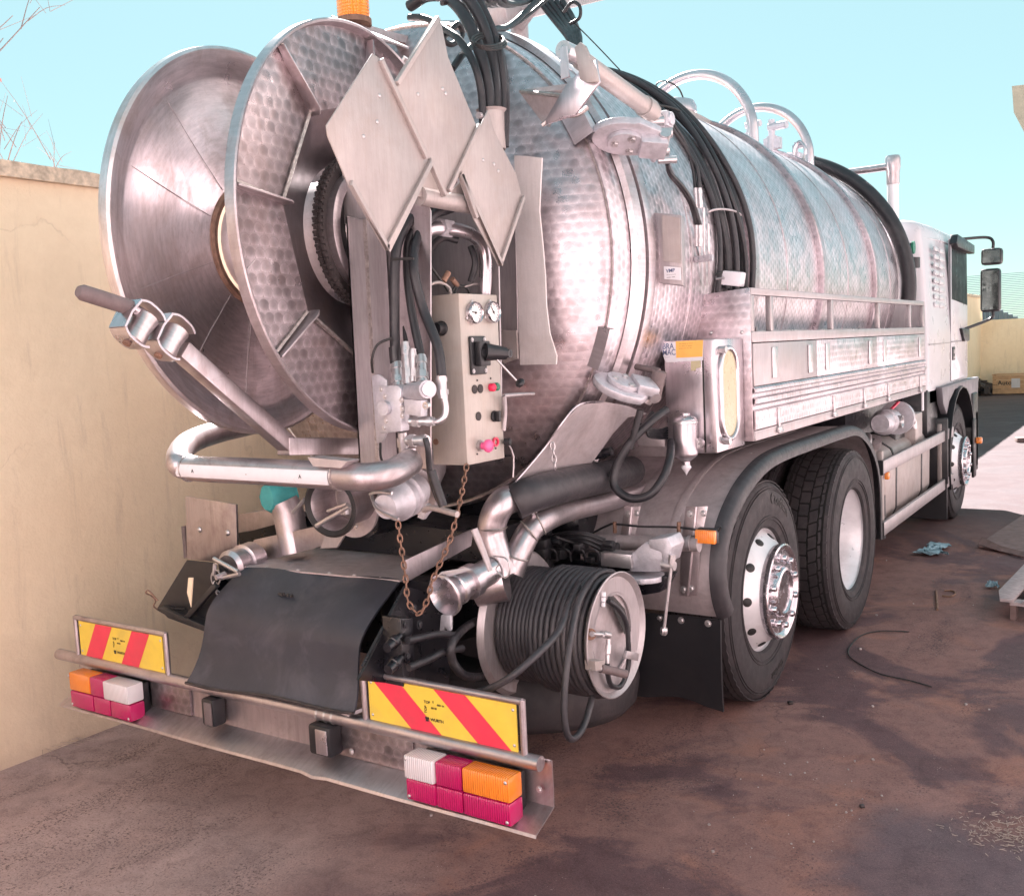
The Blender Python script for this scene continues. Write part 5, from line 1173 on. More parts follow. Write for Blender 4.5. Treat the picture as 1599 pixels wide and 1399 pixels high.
part('elbow_clip', MB().cyl(at('Y', .36, 458, 800), at('Y', .32, 476, 780), .009, n=8), M_PANEL, te)
# plate with two rivets, box and black tray at the left end of the deck
lp = part('left_plate', MB().prism(sq(.42, (289, 775), (368, 788), (371, 880), (292, 873)), (0, .012, 0)), M_STEEL, T, bevel=.002)
bolts([at('Y', .418, 311, 827), at('Y', .418, 355, 832)], (0,-1,0), .014, lp, ME_RIVET, 'dimple')
part('left_frame', MB().prism(sq(.44, (283, 822), (288, 822), (292, 870), (287, 872)), (0, .05, 0)), M_BROWNH, T)
bx = [at('Y', .75, *p) for p in ((372, 803), (440, 795), (470, 800), (470, 840), (385, 846), (372, 830))]
part('rear_locker', MB().prism(bx, (0, .4, 0)), M_STEEL, T, bevel=.003)
part('locker_base', MB().prism(sq(.72, (372, 832), (388, 830), (470, 808), (474, 824), (390, 848), (374, 850)), (0, .3, 0)), M_BLACK, T)
g = MB(); g.prism(sq(.38, (396, 843), (395, 848), (402, 880), (512, 850), (545, 820), (520, 816)), (0, .006, 0)); part('channel_side', g, M_STEEL, T, bevel=.001)
c = at('Y', .20, 362, 884)
lc = part('capped_coupling', MB().lathe([(0, -.02), (.050, -.02), (.066, -.005), (.066, .03), (.058, .04), (.058, .06), (.070, .065), (.070, .12), (.05, .13), (.05, .15)], c, (-.1, .95, .05), 32), M_STEELB, T, ang=35, label='left coupling with pins and chain')
for a, b in (((334, 872), (372, 893)), ((336, 880), (334, 898)), ((345, 903), (374, 896))): part('cam_lever', MB().cyl(at('Y', .10, *a), at('Y', .10, *b), .008, n=8), M_ZINC, lc)
part('pin_ring', MB().tube([at('Y', .10, 337+7*math.cos(t), 902+12*math.sin(t)) for t in [math.tau*i/12 for i in range(13)]], .003, n=5), M_ZINC, lc)
part('threaded_stub', MB().cyl(at('Y', .08, 337, 902), at('Y', .12, 352, 896), .011, n=12), M_STEELD, lc)
chain(px([('Y', .10, 336, 912), ('Y', .10, 340, 925), ('Y', .10, 350, 935)]), .018, .0026, M_ZINC)
# black plastic wheel chock holder
BX = part('chock_holder', MB().add([at('Y', .10, *p) for p in ((292, 874), (335, 878), (345, 985), (333, 990), (262, 962), (244, 952))]+[at('Y', .42, *p) for p in ((300, 880), (372, 900), (380, 960), (372, 985), (300, 965), (262, 950))],
     [(0,1,2,3,4,5)[::-1], (6,7,8,9,10,11), (4,3,9,10), (5,4,10,11), (0,5,11,6), (3,2,8,9)]), M_PLAST, T, ang=20)
g = MB(); g.prism(sq(.06, (331, 912), (338, 916), (294, 966), (286, 963)), (0, .02, 0)); g.prism(sq(.05, (246, 948), (340, 985), (338, 993), (262, 965)), (0, .10, 0)); g.prism(sq(.07, (266, 948), (288, 950), (288, 952), (266, 950)), (0,.01,0)); part('holder_ribs', g, M_PLAST, BX, bevel=.003)
g = MB(); g.prism(sq(.04, (294, 902), (301, 902), (298, 948), (292, 925)), (0, .004, 0)); part('holder_slot', g, M_WALL, BX)
part('wire_hook', MB().tube(px([('Y', .06, 246, 952), ('Y', .04, 240, 946), ('Y', .03, 243, 938), ('Y', .02, 236, 930), ('Y', .0, 228, 926), ('Y', .0, 232, 922), ('Y', .02, 247, 938)]), .003, n=6), M_RUST, BX)

# ------------------------------------------------------------------ rear deck and rubber apron
DZ = .905
dk = [at('Z', DZ, *p) for p in ((384, 884), (628, 906), (740, 835), (742, 815), (560, 815), (520, 828))]
part('deck_plate', MB().prism(dk, (0, 0, -.006)), M_STEELD, T)
part('deck_nosing', MB().bar(at('Z', DZ+.003, 384, 884), at('Z', DZ+.003, 628, 906), .03, .006), M_STEELD, T)
bolts([at('Z', DZ+.006, 384+244*t, 884+22*t)+Vector((0,.012,0)) for t in (.12, .32, .52, .68, .85)], (0,0,1), .008)
part('deck_side', MB().prism([at('X', .60, *p) for p in ((634, 908), (630, 875), (738, 825), (734, 852))], (.005, 0, 0)), M_STEEL, T)
# apron: hangs from the deck edge and bellies out to the bumper
tl, tr2 = at('Z', DZ, 386, 887), at('Z', DZ, 626, 907); bl, br2 = at('Y', -.02, 292, 1066), at('Y', -.02, 553, 1112)
rows = []
for i in range(19):
    t = i/18; row = []
    for j in range(15):
        s = j/14; top = tl.lerp(tr2, s); bot = bl.lerp(br2, s)
        # S shaped fall: rolls forward over the edge, drops steep, sweeps out to the bumper
        y = top.y+(bot.y-top.y)*(.62*math.sin(min(t*1.9, 1)*math.pi/2)**1.2+.38*t**5) - .05*math.sin(math.pi*t)*(.4+.6*s)
        z = top.z+(bot.z-top.z)*(t**1.22)
        x = top.x+(bot.x-top.x)*t
        x += .02*math.sin(math.pi*t*2)*(s-.3)
        row.append((x, y, z+.006*math.sin(s*9+t*3)))
    rows.append(row)
part('rubber_apron', MB().sheet(rows, .008), M_FLAP, T, ang=70)
g = MB(); g.tube([Vector(rows[-1][j])+Vector((0, -.006, .002)) for j in range(15)], .006, n=6, res=2); part('torn_hem', g, M_SCRAP, T)
q = Vector(rows[4][6]); g = MB(); rnd = random.Random(3)
for k in range(16):
    d = Vector((rnd.uniform(-.045, .045), rnd.uniform(-.012, .012), 0)); e = q+d+Vector((0, -.008+d.y*-.3, .008)); w = rnd.uniform(.006, .016); g.prism([e, e+Vector((w, 0, 0)), e+Vector((w*.6, .006, .008)), e+Vector((0, .008, .005))], (0, -.002, .002))
part('torn_patch', g, M_SCRAP, T)

# ------------------------------------------------------------------ chassis
for s in (-1, 1): part('frame_rail', MB().box((s*.38-.04, .30, .62), (s*.38+.04, 7.4, .86)), M_BLACK, T, bevel=.006)
for y in (.9, 1.7, 2.75, 4.3, 5.6): part('cross_member', MB().box((-.34, y, .66), (.34, y+.10, .84)), M_BLACK, T)
part('rear_cross', MB().box((-.55, .32, .60), (.56, .40, .90)), M_BLACK, T)
for (xx, pts) in ((.62, ((634, 915), (700, 935), (705, 1030), (700, 1075), (560, 1062), (572, 1040))), (-.40, ((400, 900), (430, 905), (420, 1060), (360, 1060)))):
    P = [at('X', xx, *p) for p in pts]; part('bumper_arm', MB().prism(P, (-.012, 0, 0)), M_BLACK, T)
P = [at('X', .62, 566, 1040), at('X', .62, 632, 916)]; part('arm_edge', MB().bar(P[0], P[1], .012, .004), M_BLACK, T)
part('arm_cross_plate', MB().prism([at('X', .70, *p) for p in ((626, 965), (645, 965), (649, 1072), (630, 1072))], (-.08, 0, 0)), M_BLACK, T, bevel=.004)
for (x, y) in ((604, 1012), (606, 1046)):
    part('spring_bolt', MB().lathe([(0, 0), (.016, 0), (.018, .03), (.022, .032), (.022, .05), (.012, .055), (.012, .08), (0, .085)], at('X', .72, x, y), (-.15, 1, .2), 10), M_BLACK, T)
bolts([at('X', .712, *p) for p in ((632, 975), (634, 1000), (636, 1025), (646, 950), (655, 975))], (1,0,0), .012, None, ME_BOLTB)
for r0_ in ([(636, 1000), (655, 996), (684, 990), (715, 992)], [(638, 1042), (668, 1030), (692, 1018), (722, 1012)]): hose([at('X', .74, *p) for p in r0_], .0125)
hose(px([('X', .56, 770, 962), ('X', .66, 735, 974), ('X', .76, 708, 1000), ('X', .76, 706, 1030), ('X', .76, 725, 1054), ('X', .66, 752, 1056), ('X', .56, 775, 1046)]), .0155)
# spare wheel lying under the frame
sw = part('spare_wheel', MB().lathe([(.27, -.11), (.38, -.13), (.48, -.12), (.515, -.08), (.525, 0), (.515, .08), (.48, .12), (.38, .13), (.27, .11)], (.42, 1.05, .33), (.0, .1, 1), 64, close=True), M_TYRE, T, ang=50)
# shadows-side clutter under the tank: dark tubes and valves that fill the space above the axle
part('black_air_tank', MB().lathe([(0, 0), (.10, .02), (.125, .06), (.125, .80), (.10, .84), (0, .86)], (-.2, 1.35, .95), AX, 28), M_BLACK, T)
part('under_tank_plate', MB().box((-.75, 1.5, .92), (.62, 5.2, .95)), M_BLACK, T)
rnd = random.Random(31)
for k in range(26):
    g = MB()
    q = at('Y', 1.05+rnd.uniform(-.1, .15), rnd.uniform(835, 945), rnd.uniform(842, 900)); r_ = rnd.uniform(.012, .03)
    if k % 2: g.cyl(q, q+Vector((rnd.uniform(.03, .07), 0, 0)), r_, n=10)
    else: g.box(q-Vector((r_, r_, r_*.8)), q+Vector((r_, r_, r_*.9)))
    part('air_valve', g, M_PLAST, T, bevel=.002)
part('valve_shelf', MB().bar(at('Y', 1.15, 820, 885), at('Y', 1.15, 1015, 890), .10, .05), M_BLACK, T)
for k in range(6): hose([at('Y', 1.12-.02*k, 838+6*k, 848-k*2), at('Y', 1.05, 875+4*k, 832+k*3), at('Y', 1.05, 915, 832+k*3), at('Y', 1.1, 945, 842+k*4)], .008 if k % 2 else .006, M_HOSE, 'air_line', n=6)
for k in range(4): hose([at('Y', 1.0, 845+k*22, 868), at('Y', .98, 852+k*22, 858), at('Y', .98, 866+k*22, 860), at('Y', 1.0, 870+k*22, 876)], .005, M_HOSE, 'air_line', n=6)
# loop hanging from the clamp, and tangled hoses by the small cabinet
hose(px([('Y', 1.30, 1040, 640), ('Y', 1.22, 1020, 655), ('Y', 1.15, 985, 690), ('Y', 1.12, 962, 730), ('Y', 1.10, 960, 760), ('Y', 1.10, 985, 778), ('Y', 1.12, 1015, 772), ('Y', 1.16, 1036, 745), ('Y', 1.22, 1046, 715), ('Y', 1.35, 1048, 690)]), .017, M_HOSE, n=12)
hose(px([('Y', 1.25, 1020, 645), ('Y', 1.18, 995, 680), ('Y', 1.14, 968, 715), ('Y', 1.12, 952, 745)]), .013)
for k in range(5): hose(px([('Y', 1.3, 1000+3*k, 662), ('Y', 1.3, 1012, 668+k*3), ('Y', 1.35, 1028, 672+k*3), ('Y', 1.4, 1042, 668+k*4)]), .006, M_HOSE, 'cable', n=6)
part('bracket_arm', MB().bar(at('Y', 1.5, 1000, 686), at('Y', 1.5, 1042, 688), .05, .05), M_STEELD, T, bevel=.003)
g = MB(); q = at('Y', 1.15, 1023, 600); g.cyl(q+Vector((-.01,0,-.06)), q+Vector((.02,0,.05)), .028, n=14).cyl(q+Vector((.02,0,.05)), q+Vector((-.09,.02,.07)), .012, n=10); part('valve_with_lever', g, M_BROWNH, T)
for (a, b, r_, mt) in (((1010, 628), (1022, 612), .020, M_ZINC), ((984, 700), (1000, 640), .014, M_HOSE), ((900, 720), (955, 704), .018, M_BLACK), ((905, 718), (930, 712), .026, M_STEELD)):
    part('hose_joint', MB().cyl(at('Y', 1.15, *a), at('Y', 1.15, *b), r_, n=12), mt, T)

part('rear_shade_fill', MB().box((-.62, 1.02, .90), (.60, 1.10, 1.22)), M_BLACK, T)  # black box added to stand for deep shade behind the couplings
part('deck_shade_fill', MB().prism([(-.30, .62, .91), (.58, .62, .91), (.58, .62, 1.02), (-.30, .62, 1.06)], (0, .3, 0)), M_BLACK, T)  # second black block, filling in the darkness above the deck
# ------------------------------------------------------------------ twin suction pipes and the right hand open coupling
w1 = px([('Y', 1.55, 985, 735), ('Y', 1.25, 950, 743), ('Y', .90, 890, 755), ('Y', .62, 830, 772), ('Y', .56, 802, 786)])
rp1 = part('rubber_suction_hose', MB().tube(w1, .066, n=18), M_HOSEG, T, ang=60)
pipe = part('suction_pipe', MB().tube(px([('Y', .60, 808, 776), ('Y', .52, 784, 786), ('Y', .50, 770, 812), ('Y', .50, 768, 835), ('Y', .50, 778, 868), ('Y', .50, 792, 900)]), .052, n=22, res=8), M_STEEL, T, ang=60)
q = at('Y', .64, 819, 779); part('hose_clamp', MB().lathe([(.069, -.012), (.072, -.010), (.072, .010), (.069, .012)], q, w1[3]-w1[4], 30), M_ZINC, rp1)
bolts([at('Y', .60, 800, 762)], (-.2,-.3,1), .012, rp1)
p2 = px([('Y', 1.6, 1000, 765), ('Y', 1.3, 945, 783), ('Y', .95, 885, 797), ('Y', .72, 850, 812), ('Y', .62, 828, 828), ('Y', .56, 812, 858), ('Y', .52, 798, 895)])
pipe2 = part('suction_pipe', MB().tube(p2, .046, n=22, res=8), M_STEEL, T, ang=60)
def bead(q, ax, r, par): part('weld_ring', MB().lathe([(r, -.004), (r+.0035, 0), (r, .004)], q, ax, 28), M_WELD, par)
bead(at('Y', .50, 769, 824), (0,.0,1), .052, pipe); bead(at('Y', .55, 788, 783), (1,.4,.2), .052, pipe); bead(at('Y', .60, 826, 829), (.6,.6,.6), .046, pipe2); bead(at('Y', .64, 843, 816), (.7,.6,.4), .046, pipe2); bead(at('Y', .54, 806, 868), (.3,.2,1), .046, pipe2); bead(at('Y', .98, 891, 796), (.7,.7,.2), .046, pipe2)
c = at('Y', .20, 694, 930)
rc = part('open_coupling', MB().lathe([(.040, .09), (.050, .03), (.068, -.004), (.074, 0), (.072, .010), (.052, .034), (.050, .05), (.056, .055), (.056, .07), (.046, .08), (.046, .11), (.060, .115), (.060, .15), (.048, .16), (.048, .24)], c, (.12, .95, .16), 40), M_STEELB, T, ang=35, label='right coupling standing open')
part('coupling_throat', MB().cyl(c+Vector((.12,.95,.16))*.085, c+Vector((.12,.95,.16))*.09, .041, n=24), M_STEELD, rc)
part('cam_arm', MB().prism(sq(.20, (683, 898), (688, 893), (728, 886), (737, 890), (700, 900), (690, 906)), (0, .012, 0)), M_CAST, rc, bevel=.003)
part('cam_hook', MB().prism(sq(.20, (688, 960), (704, 960), (704, 984), (700, 988), (694, 978), (692, 988), (686, 984)), (0, .012, 0)), M_CAST, rc, bevel=.003)
part('valve_body', MB().cyl(at('Y', .45, 742, 915), at('Y', .50, 790, 905), .075, n=20).box(at('Y', .45, 748, 912)-Vector((.01,.02,.05)), at('Y', .45, 762, 905)+Vector((.01,.02,.05))), M_STEEL, T, ang=35)
part('valve_lever', MB().tube(px([('Y', .33, 766, 892), ('Y', .33, 755, 862), ('Y', .32, 740, 826)]), lambda s: .009+.004*s, n=10, flat=.5), M_PANEL, T)
part('lever_wire', MB().tube(px([('Y', .33, 770, 868), ('Y', .33, 790, 872), ('Y', .33, 796, 888), ('Y', .33, 790, 902), ('Y', .33, 775, 890), ('Y', .33, 780, 880)]), .003, n=6), M_ZINC, T)
bolts([at('Y', .40, 752, 914), at('Y', .40, 757, 893)], (0,-1,0), .012)
# ------------------------------------------------------------------ small pressure hose reel
SC_ = Vector((1.085, .70, .675)); SL = .385; SR = .226
c_l = SC_-AX*SL
g = MB(); g.lathe([(.14, .0), (SR-.02, .004), (SR-.004, .020), (SR, .018), (SR-.002, .012), (SR-.02, -.004), (.14, -.008)], SC_, AX, 72, close=True)
rf = part('reel_flange', g, M_PANEL, T, ang=40, label='right reel flange')
g = MB(); g.lathe([(0, -.05), (.132, -.05), (.142, -.035), (.146, .0), (.151, .001), (.151, -.055), (0, -.056)], SC_, AX, 48); part('reel_hub_dish', g, M_STEELB, rf)
g = MB(); g.lathe([(.10, 0), (SR+.035, -.004), (SR+.05, -.022), (SR+.052, -.018), (SR+.037, .004), (.10, .008)], c_l, AX, 72, close=True)
part('reel_flange', g, M_PANEL, T, ang=40, label='left reel flange')
part('reel_drum', MB().cyl(c_l, SC_-AX*.01, .15, n=40), M_STEELD, T)
n_t = 21; HR = .0118; P = []; rnd = random.Random(12)
turns = 20; wid = SL-.03
for k in range(turns*24+1):
    a = math.tau*k/24; x = c_l.x+.016+wid*(k/(turns*24)); P.append((x+.001*math.sin(k*.3), SC_.y+math.cos(a)*.205, SC_.z+math.sin(a)*.205))
g = MB(); g.tube(P, .0117, n=8, res=0)
hz = part('wound_hose', g, M_HOSEG, T, ang=80)
P = []; turns = 9
for k in range(turns*24+1):
    a = -math.tau*k/24+.4; x = SC_.x-.02-.20*(k/(turns*24)); P.append((x+.003*math.sin(k*.23), SC_.y+math.cos(a)*.222, SC_.z+math.sin(a)*.222))
part('wound_hose', MB().tube(P, .0115, n=8, res=0), M_HOSEG, T, ang=80)
# slack loops: one running down to the left, one hanging to the ground
SX = 1.02
hose(px([('X', .98, 912, 897), ('X', 1.06, 890, 940), ('X', 1.12, 872, 985), ('X', 1.15, 840, 1020), ('X', 1.10, 800, 1055), ('X', 1.0, 762, 1076), ('X', .9, 725, 1086)]), .0118, M_HOSEG, 'slack_hose')
hose(px([('X', .98, 918, 899), ('X', 1.03, 925, 903), ('X', 1.09, 905, 935), ('X', 1.13, 892, 990), ('X', 1.14, 883, 1060), ('X', 1.14, 881, 1120), ('X', 1.14, 890, 1153), ('X', 1.12, 908, 1140), ('X', 1.08, 922, 1100), ('X', 1.03, 926, 1070)]), .0118, M_HOSEG, 'slack_hose')
def sr(x, y, dx=.0): return at('X', SC_.x+dx, x, y)
part('slot', MB().prism([sr(950, 932, .0055), sr(958, 930, .0055), sr(975, 950, .0055), sr(985, 985, .0055), sr(975, 990, .0055), sr(962, 960, .0055)], (.001, 0, 0)), M_INK, rf)
hose([sr(950, 938, .02), sr(965, 950, .03), sr(977, 970, .035), sr(981, 1000, .035), sr(981, 1040, .03), sr(970, 1070, .02), sr(955, 1070, .02), sr(949, 1052, .02), sr(948, 1035, .02)], .0095, M_HOSE, 'feed_hose', parent=rf)
for k in range(3): part('fitting', MB().cyl(sr(942, 924+k*8, .01), sr(942, 931+k*8, .01), .010-.001*k, n=8), M_TAPE, rf)
for a, b, r_ in (((924, 990), (940, 991), .010), ((940, 990), (950, 992), .014), ((950, 995), (950, 1012), .009), ((950, 1006), (949, 1020), .012), ((949, 1022), (948, 1036), .009)): part('swivel_fitting', MB().cyl(sr(*a, .02), sr(*b, .02), r_, n=10), M_ZINC, rf)
part('swivel_washer', MB().cyl(sr(922, 990, .0), sr(922, 990, .012), .020, n=18), M_RUST, rf)
part('clamp_block', MB().prism([sr(974, 1015, .03), sr(993, 1019, .03), sr(991, 1031, .03), sr(972, 1027, .03)], (.014, 0, 0)), M_PANEL, rf, bevel=.002)
part('crank_bracket', MB().prism([sr(913, 1030, .006), sr(929, 1028, .006), sr(927, 1042, .006), sr(914, 1045, .006)], (.04, 0, 0)), M_PALE, rf)
part('crank_handle', MB().cyl(sr(938, 1043, .04), sr(977, 1052, .08), .015, n=16), M_BROWNH, rf)
part('crank_pin', MB().cyl(sr(920, 1042, .02), sr(938, 1044, .04), .010, n=10), M_ZINC, rf)

# ------------------------------------------------------------------ bench vise on its bracket, pipe holder, side lamp
ph = part('pipe_holder', MB().cyl(at('Y', 1.26, 921, 845), at('Y', 1.26, 1092, 850), .030, n=20), M_STEELD, T)
for x in (965, 1078): 
    q = at('Y', 1.26, x, 848); part('holder_clip', MB().lathe([(.031, -.008), (.034, -.007), (.034, .007), (.031, .008)], q, AX, 20), M_ZINC, ph)
vi = part('bench_vise', MB().prism(sq(1.02, (976, 872), (1008, 846), (1034, 858), (1042, 880), (1030, 893), (984, 893)), (0, .09, 0)), M_CAST, T, bevel=.006)
part('vise_jaw', MB().prism(sq(.99, (1012, 843), (1042, 839), (1049, 854), (1042, 880), (1035, 880), (1032, 862), (1014, 856)), (0, .12, 0)), M_CAST, vi, bevel=.004)
part('vise_slide', MB().box(at('Y', 1.0, 938, 884)-Vector((0,0,0)), at('Y', 1.0, 985, 866)+Vector((0,.07,0))), M_ZINC, vi, bevel=.003)
q = at('Y', 1.06, 1004, 900); part('vise_base', MB().cyl(q-Vector((0,0,.012)), q+Vector((0,0,.010)), .085, n=32), M_CAST, vi, bevel=.003)
part('vise_stand', MB().prism(sq(1.05, (968, 902), (1042, 900), (1030, 925), (1000, 930), (985, 920)), (0, .1, 0)), M_BLACK, vi, bevel=.004)
part('vise_screw', MB().cyl(at('Y', 1.0, 1034, 881), at('Y', 1.0, 1054, 884), .017, n=16), M_ZINC, vi)
part('vise_handle', MB().cyl(at('Y', .99, 1050, 868), at('Y', .99, 1036, 990), .0068, n=10).lathe([(0, 0), (.013, 0), (.015, .008), (.015, .02), (.010, .028), (0, .028)], at('Y', .99, 1037, 980), at('Y', .99, 1036, 994)-at('Y', .99, 1037, 980), 8).cyl(at('Y', .99, 1050, 866), at('Y', .99, 1048, 880), .014, n=8), M_ZINC, vi)
bolts([at('Y', 1.02, 1003, 908)], (0,-1,0), .012, vi)

# ------------------------------------------------------------------ mudguard over the two rear axles, with its rubber lip
FP = [(1.395, .575), (1.345, .66), (1.325, .76), (1.345, .86), (1.40, .95), (1.50, 1.03), (1.64, 1.10), (1.85, 1.16), (2.10, 1.185), (2.6, 1.19), (3.1, 1.19), (3.40, 1.18), (3.62, 1.12), (3.80, 1.02), (3.92, .90), (3.98, .76), (4.0, .60), (4.0, .42)]
FS = smooth_path([Vector((0, y, z)) for y, z in FP], 4)
def guard(x0, x1, nm, mat, th=.005, ps=FS, nx=9):
    g = MB(); g.sheet([[Vector((x0+(x1-x0)*i/(nx-1), p.y, p.z)) for i in range(nx)] for p in ps], th); return part(nm, g, mat, T, ang=40)
mgd = guard(.60, 1.205, 'mudguard', M_STEELD)
g = MB(); rowsl = []
for i, p in enumerate(FS):
    a = FS[max(i-1, 0)]; b = FS[min(i+1, len(FS)-1)]; t = (b-a).normalized(); n_ = Vector((0, -t.z, t.y))
    rowsl.append([Vector((1.20, p.y, p.z))+n_*.006, Vector((1.225, p.y, p.z))+n_*.004, Vector((1.245, p.y, p.z))-n_*.004, Vector((1.252, p.y, p.z))-n_*.022, Vector((1.25, p.y, p.z))-n_*.050])
g.sheet(rowsl, .008); part('mudguard_lip', g, M_HOSEG, mgd, ang=60)
for x in (.80, 1.0):
    rr_ = [[p+Vector((x, 0, 0))+Vector((0, -.003, .004)), p+Vector((x+.018, 0, 0))+Vector((0, -.004, .008)), p+Vector((x+.036, 0, 0))+Vector((0, -.003, .004))] for p in FS[6:40]]
    part('pressed_rib', MB().sheet(rr_, .003), M_STEELD, mgd)
part('mudguard_inner', guard_m := MB().prism([Vector((.60, p.y, p.z)) for p in FS], (-.004, 0, 0)), M_BLACK, T) if False else None
bolts([Vector((1.17, y, 1.195)) for y in (1.9, 2.3, 2.5, 2.75, 3.1)], (0,0,1), .011, mgd, ME_RIVET, 'rivet')
# strap brackets on the rear face
for (xa, xb) in ((972, 1005), (1068, 1110)):
    P = [at('Y', 1.325, *p) for p in ((xa, 787), (xb, 790), (xb-6, 930), (xa-14, 925))]
    P = [at('Y', 1.322, xa+4, 790), at('Y', 1.322, xb-4, 790), at('Y', 1.312, xb-16, 850), at('Y', 1.312, xb-22, 930), at('Y', 1.312, xa-6, 930), at('Y', 1.312, xa-4, 850)]
    s = part('mudguard_strap', MB().prism(P, (0, -.005, 0)), M_STEEL, mgd, bevel=.001)
    a = (P[0]+P[1])/2; b = (P[3]+P[4])/2; part('strap_crease', MB().bar(a-AY*.008, b-AY*.008, .02, .01), M_STEEL, mgd, bevel=.002)
    bolts([P[0]+Vector((.018, -.008, -.03)), P[1]+Vector((-.018, -.008, -.03)), P[3]+Vector((-.02, -.008, .03)), P[4]+Vector((.02, -.008, .03))], (0,-1,0), .012, mgd)
wq = [at('Y', 1.29, *p) for p in ((925, 832), (950, 820), (960, 818), (1000, 822), (1050, 823), (1080, 826), (1100, 832), (1120, 830), (1126, 822))]
hose(wq, .005, M_HOSE, 'lamp_cable', n=6)
for x in (960, 1060): part('cable_clip', MB().cyl(at('Y', 1.29, x, 815), at('Y', 1.29, x, 832), .009, n=8), M_RUST, T)
a = at('Y', 1.28, 1124, 814); sl = part('side_lamp', MB().box((1.175, 1.27, .905), (1.255, 1.30, .965)), M_PLAST, T, bevel=.003)
part('orange_lens', MB().box((1.172, 1.245, .908), (1.258, 1.268, .962)), L_AMBER2, sl, bevel=.006)
# rubber mud flap and lower apron
rf_ = []
for i in range(7):
    rf_.append([(.52+.70*j/10, 1.375+.012*math.sin(j*.9+i*.3)+.02*(i/6)**2, .565-.375*i/6+(.0 if i < 6 else .012*math.sin(j*1.1))) for j in range(11)])
part('mud_flap', MB().sheet(rf_, .010), M_PLAST, T, ang=60)
bolts([(x, 1.365, .55) for x in (.7, .82, .95, 1.05, 1.17)], (0,-1,0), .012)

# ------------------------------------------------------------------ wheels
TP = [(.290, -.125), (.300, -.140), (.34, -.150), (.40, -.158), (.455, -.155), (.495, -.142), (.512, -.128), (.519, -.11), (.522, -.05), (.522, .05), (.519, .11), (.512, .128), (.495, .142), (.455, .155), (.40, .158), (.34, .150), (.300, .140), (.290, .125)]
def tyre_mesh(c, tread):
    "casing; sidewall rings stand proud; axis along X, +h outward"
    m = MB(); m.lathe(TP, c, AX, 96, e1=AZ)
    for r, w in ((.335, .151), (.350, .1535), (.475, .1515), (.486, .1475)):
        m.lathe([(r-.0035, w-.004), (r-.002, w+.0022), (r+.002, w+.0022), (r+.0035, w-.004)], c, AX, 96, e1=AZ)
    return m
def tread_blocks(c, kind):
    g = MB(); C_ = Vector(c)
    def P(r, a, x): return C_+Vector((x, math.cos(a)*r, math.sin(a)*r))
    if kind == 'drive':
        n = 46; edges = [-.138, -.082, -.030, .030, .082, .138]
        for b in range(5):
            x0, x1 = edges[b]+.0055, edges[b+1]-.0055; off = (b % 2)*.5
            for k in range(n):
                a0 = math.tau*(k+off+.08)/n; a1 = math.tau*(k+off+.92)/n; am = (a0+a1)/2; sk = .032*(1 if b in (0, 1) else -1 if b in (3, 4) else 0)
                out = b in (0, 4); rr = .5285 if not out else .5275; ro = lambda x: rr-(.012 if abs(x) > .12 else .002 if abs(x) > .07 else 0)
                q = []
                zz = .004
                for r_ in (lambda x: .505, ro):
                    q += [P(r_(x0), a0-sk*.5, x0), P(r_(x1), a0+sk*.5, x1), P(r_(x1), am+sk*.5, x1+(zz if not (b == 4) else 0)), P(r_(x1), a1+sk*.5, x1), P(r_(x0), a1-sk*.5, x0), P(r_(x0), am-sk*.5, x0+(zz if b else 0))]
                g.add(q, [(0,1,2,3,4,5)[::-1], (6,7,8,9,10,11)]+[(i, (i+1) % 6, (i+1) % 6+6, i+6) for i in range(6)])
    else:
        for (x0, x1) in ((-.136, -.088), (-.078, -.030), (-.022, .022), (.030, .078), (.088, .136)):
            n = 120; rows = []
            for k in range(n+1):
                a = math.tau*k/n; z = .003*(1 if k % 2 else -1)
                ro = .5275-(.010 if max(abs(x0), abs(x1)) > .12 else 0)*.6
                rows.append([P(.512, a, x0+z), P(.5265 if x0 > -.12 else .517, a, x0+z), P(.5265 if x1 < .12 else .517, a, x1+z), P(.512, a, x1+z)])
            V = [q for r in rows for q in r]; F = [(k*4+j, k*4+j+1, (k+1)*4+j+1, (k+1)*4+j) for k in range(n) for j in range(3)]; g.add(V, F)
    return g
def sidewall_text(c, xo, par):
    for s, ang in (('Cordiant', 66), ('Cordiant', -78)):
        cu = bpy.data.curves.new('t', 'FONT'); cu.body = s; cu.size = .070 if ang > 0 else .044; cu.extrude = .001; cu.align_x = 'CENTER'; cu.offset = .0012
        tmp = bpy.data.objects.new('t', cu); COL.objects.link(tmp); bpy.context.view_layer.update()
        me = bpy.data.meshes.new_from_object(tmp.evaluated_get(bpy.context.evaluated_depsgraph_get())); bpy.data.objects.remove(tmp)
        for v in me.vertices:
            R0 = .408; a = math.radians(ang)-v.co.x/R0; rr = R0+v.co.y
            # on the wheel's outer face: y forward, z up; text reads the right way from outside (+X)
            v.co = Vector((xo+v.co.z+.0038-(abs(rr-.42)*.06), c[1]+math.cos(a)*rr, c[2]+math.sin(a)*rr))
        me.materials.clear(); me.materials.append(M_INK)
        for v in me.vertices: pass
        link('sidewall_lettering', me, par)
def nuts(par, c, x, R, n, r=.015, long=.03, cover=True):
    me = MB().lathe([(1, 0), (1, .3), (.80, .4), (.78, 1.3), (.6, 1.7), (0, 1.8)] if cover else [(1, 0), (1, .9), (.8, 1.1), (0, 1.1)], (0,0,0), AZ, 12 if cover else 6).mesh('wheel_nut', M_CHROME, 50)
    for k in range(n):
        a = math.tau*(k+.5)/n; inst('wheel_nut', me, frame((x, c[1]+math.cos(a)*R, c[2]+math.sin(a)*R), AX) @ Matrix.Diagonal((r, r, r, 1)), par)
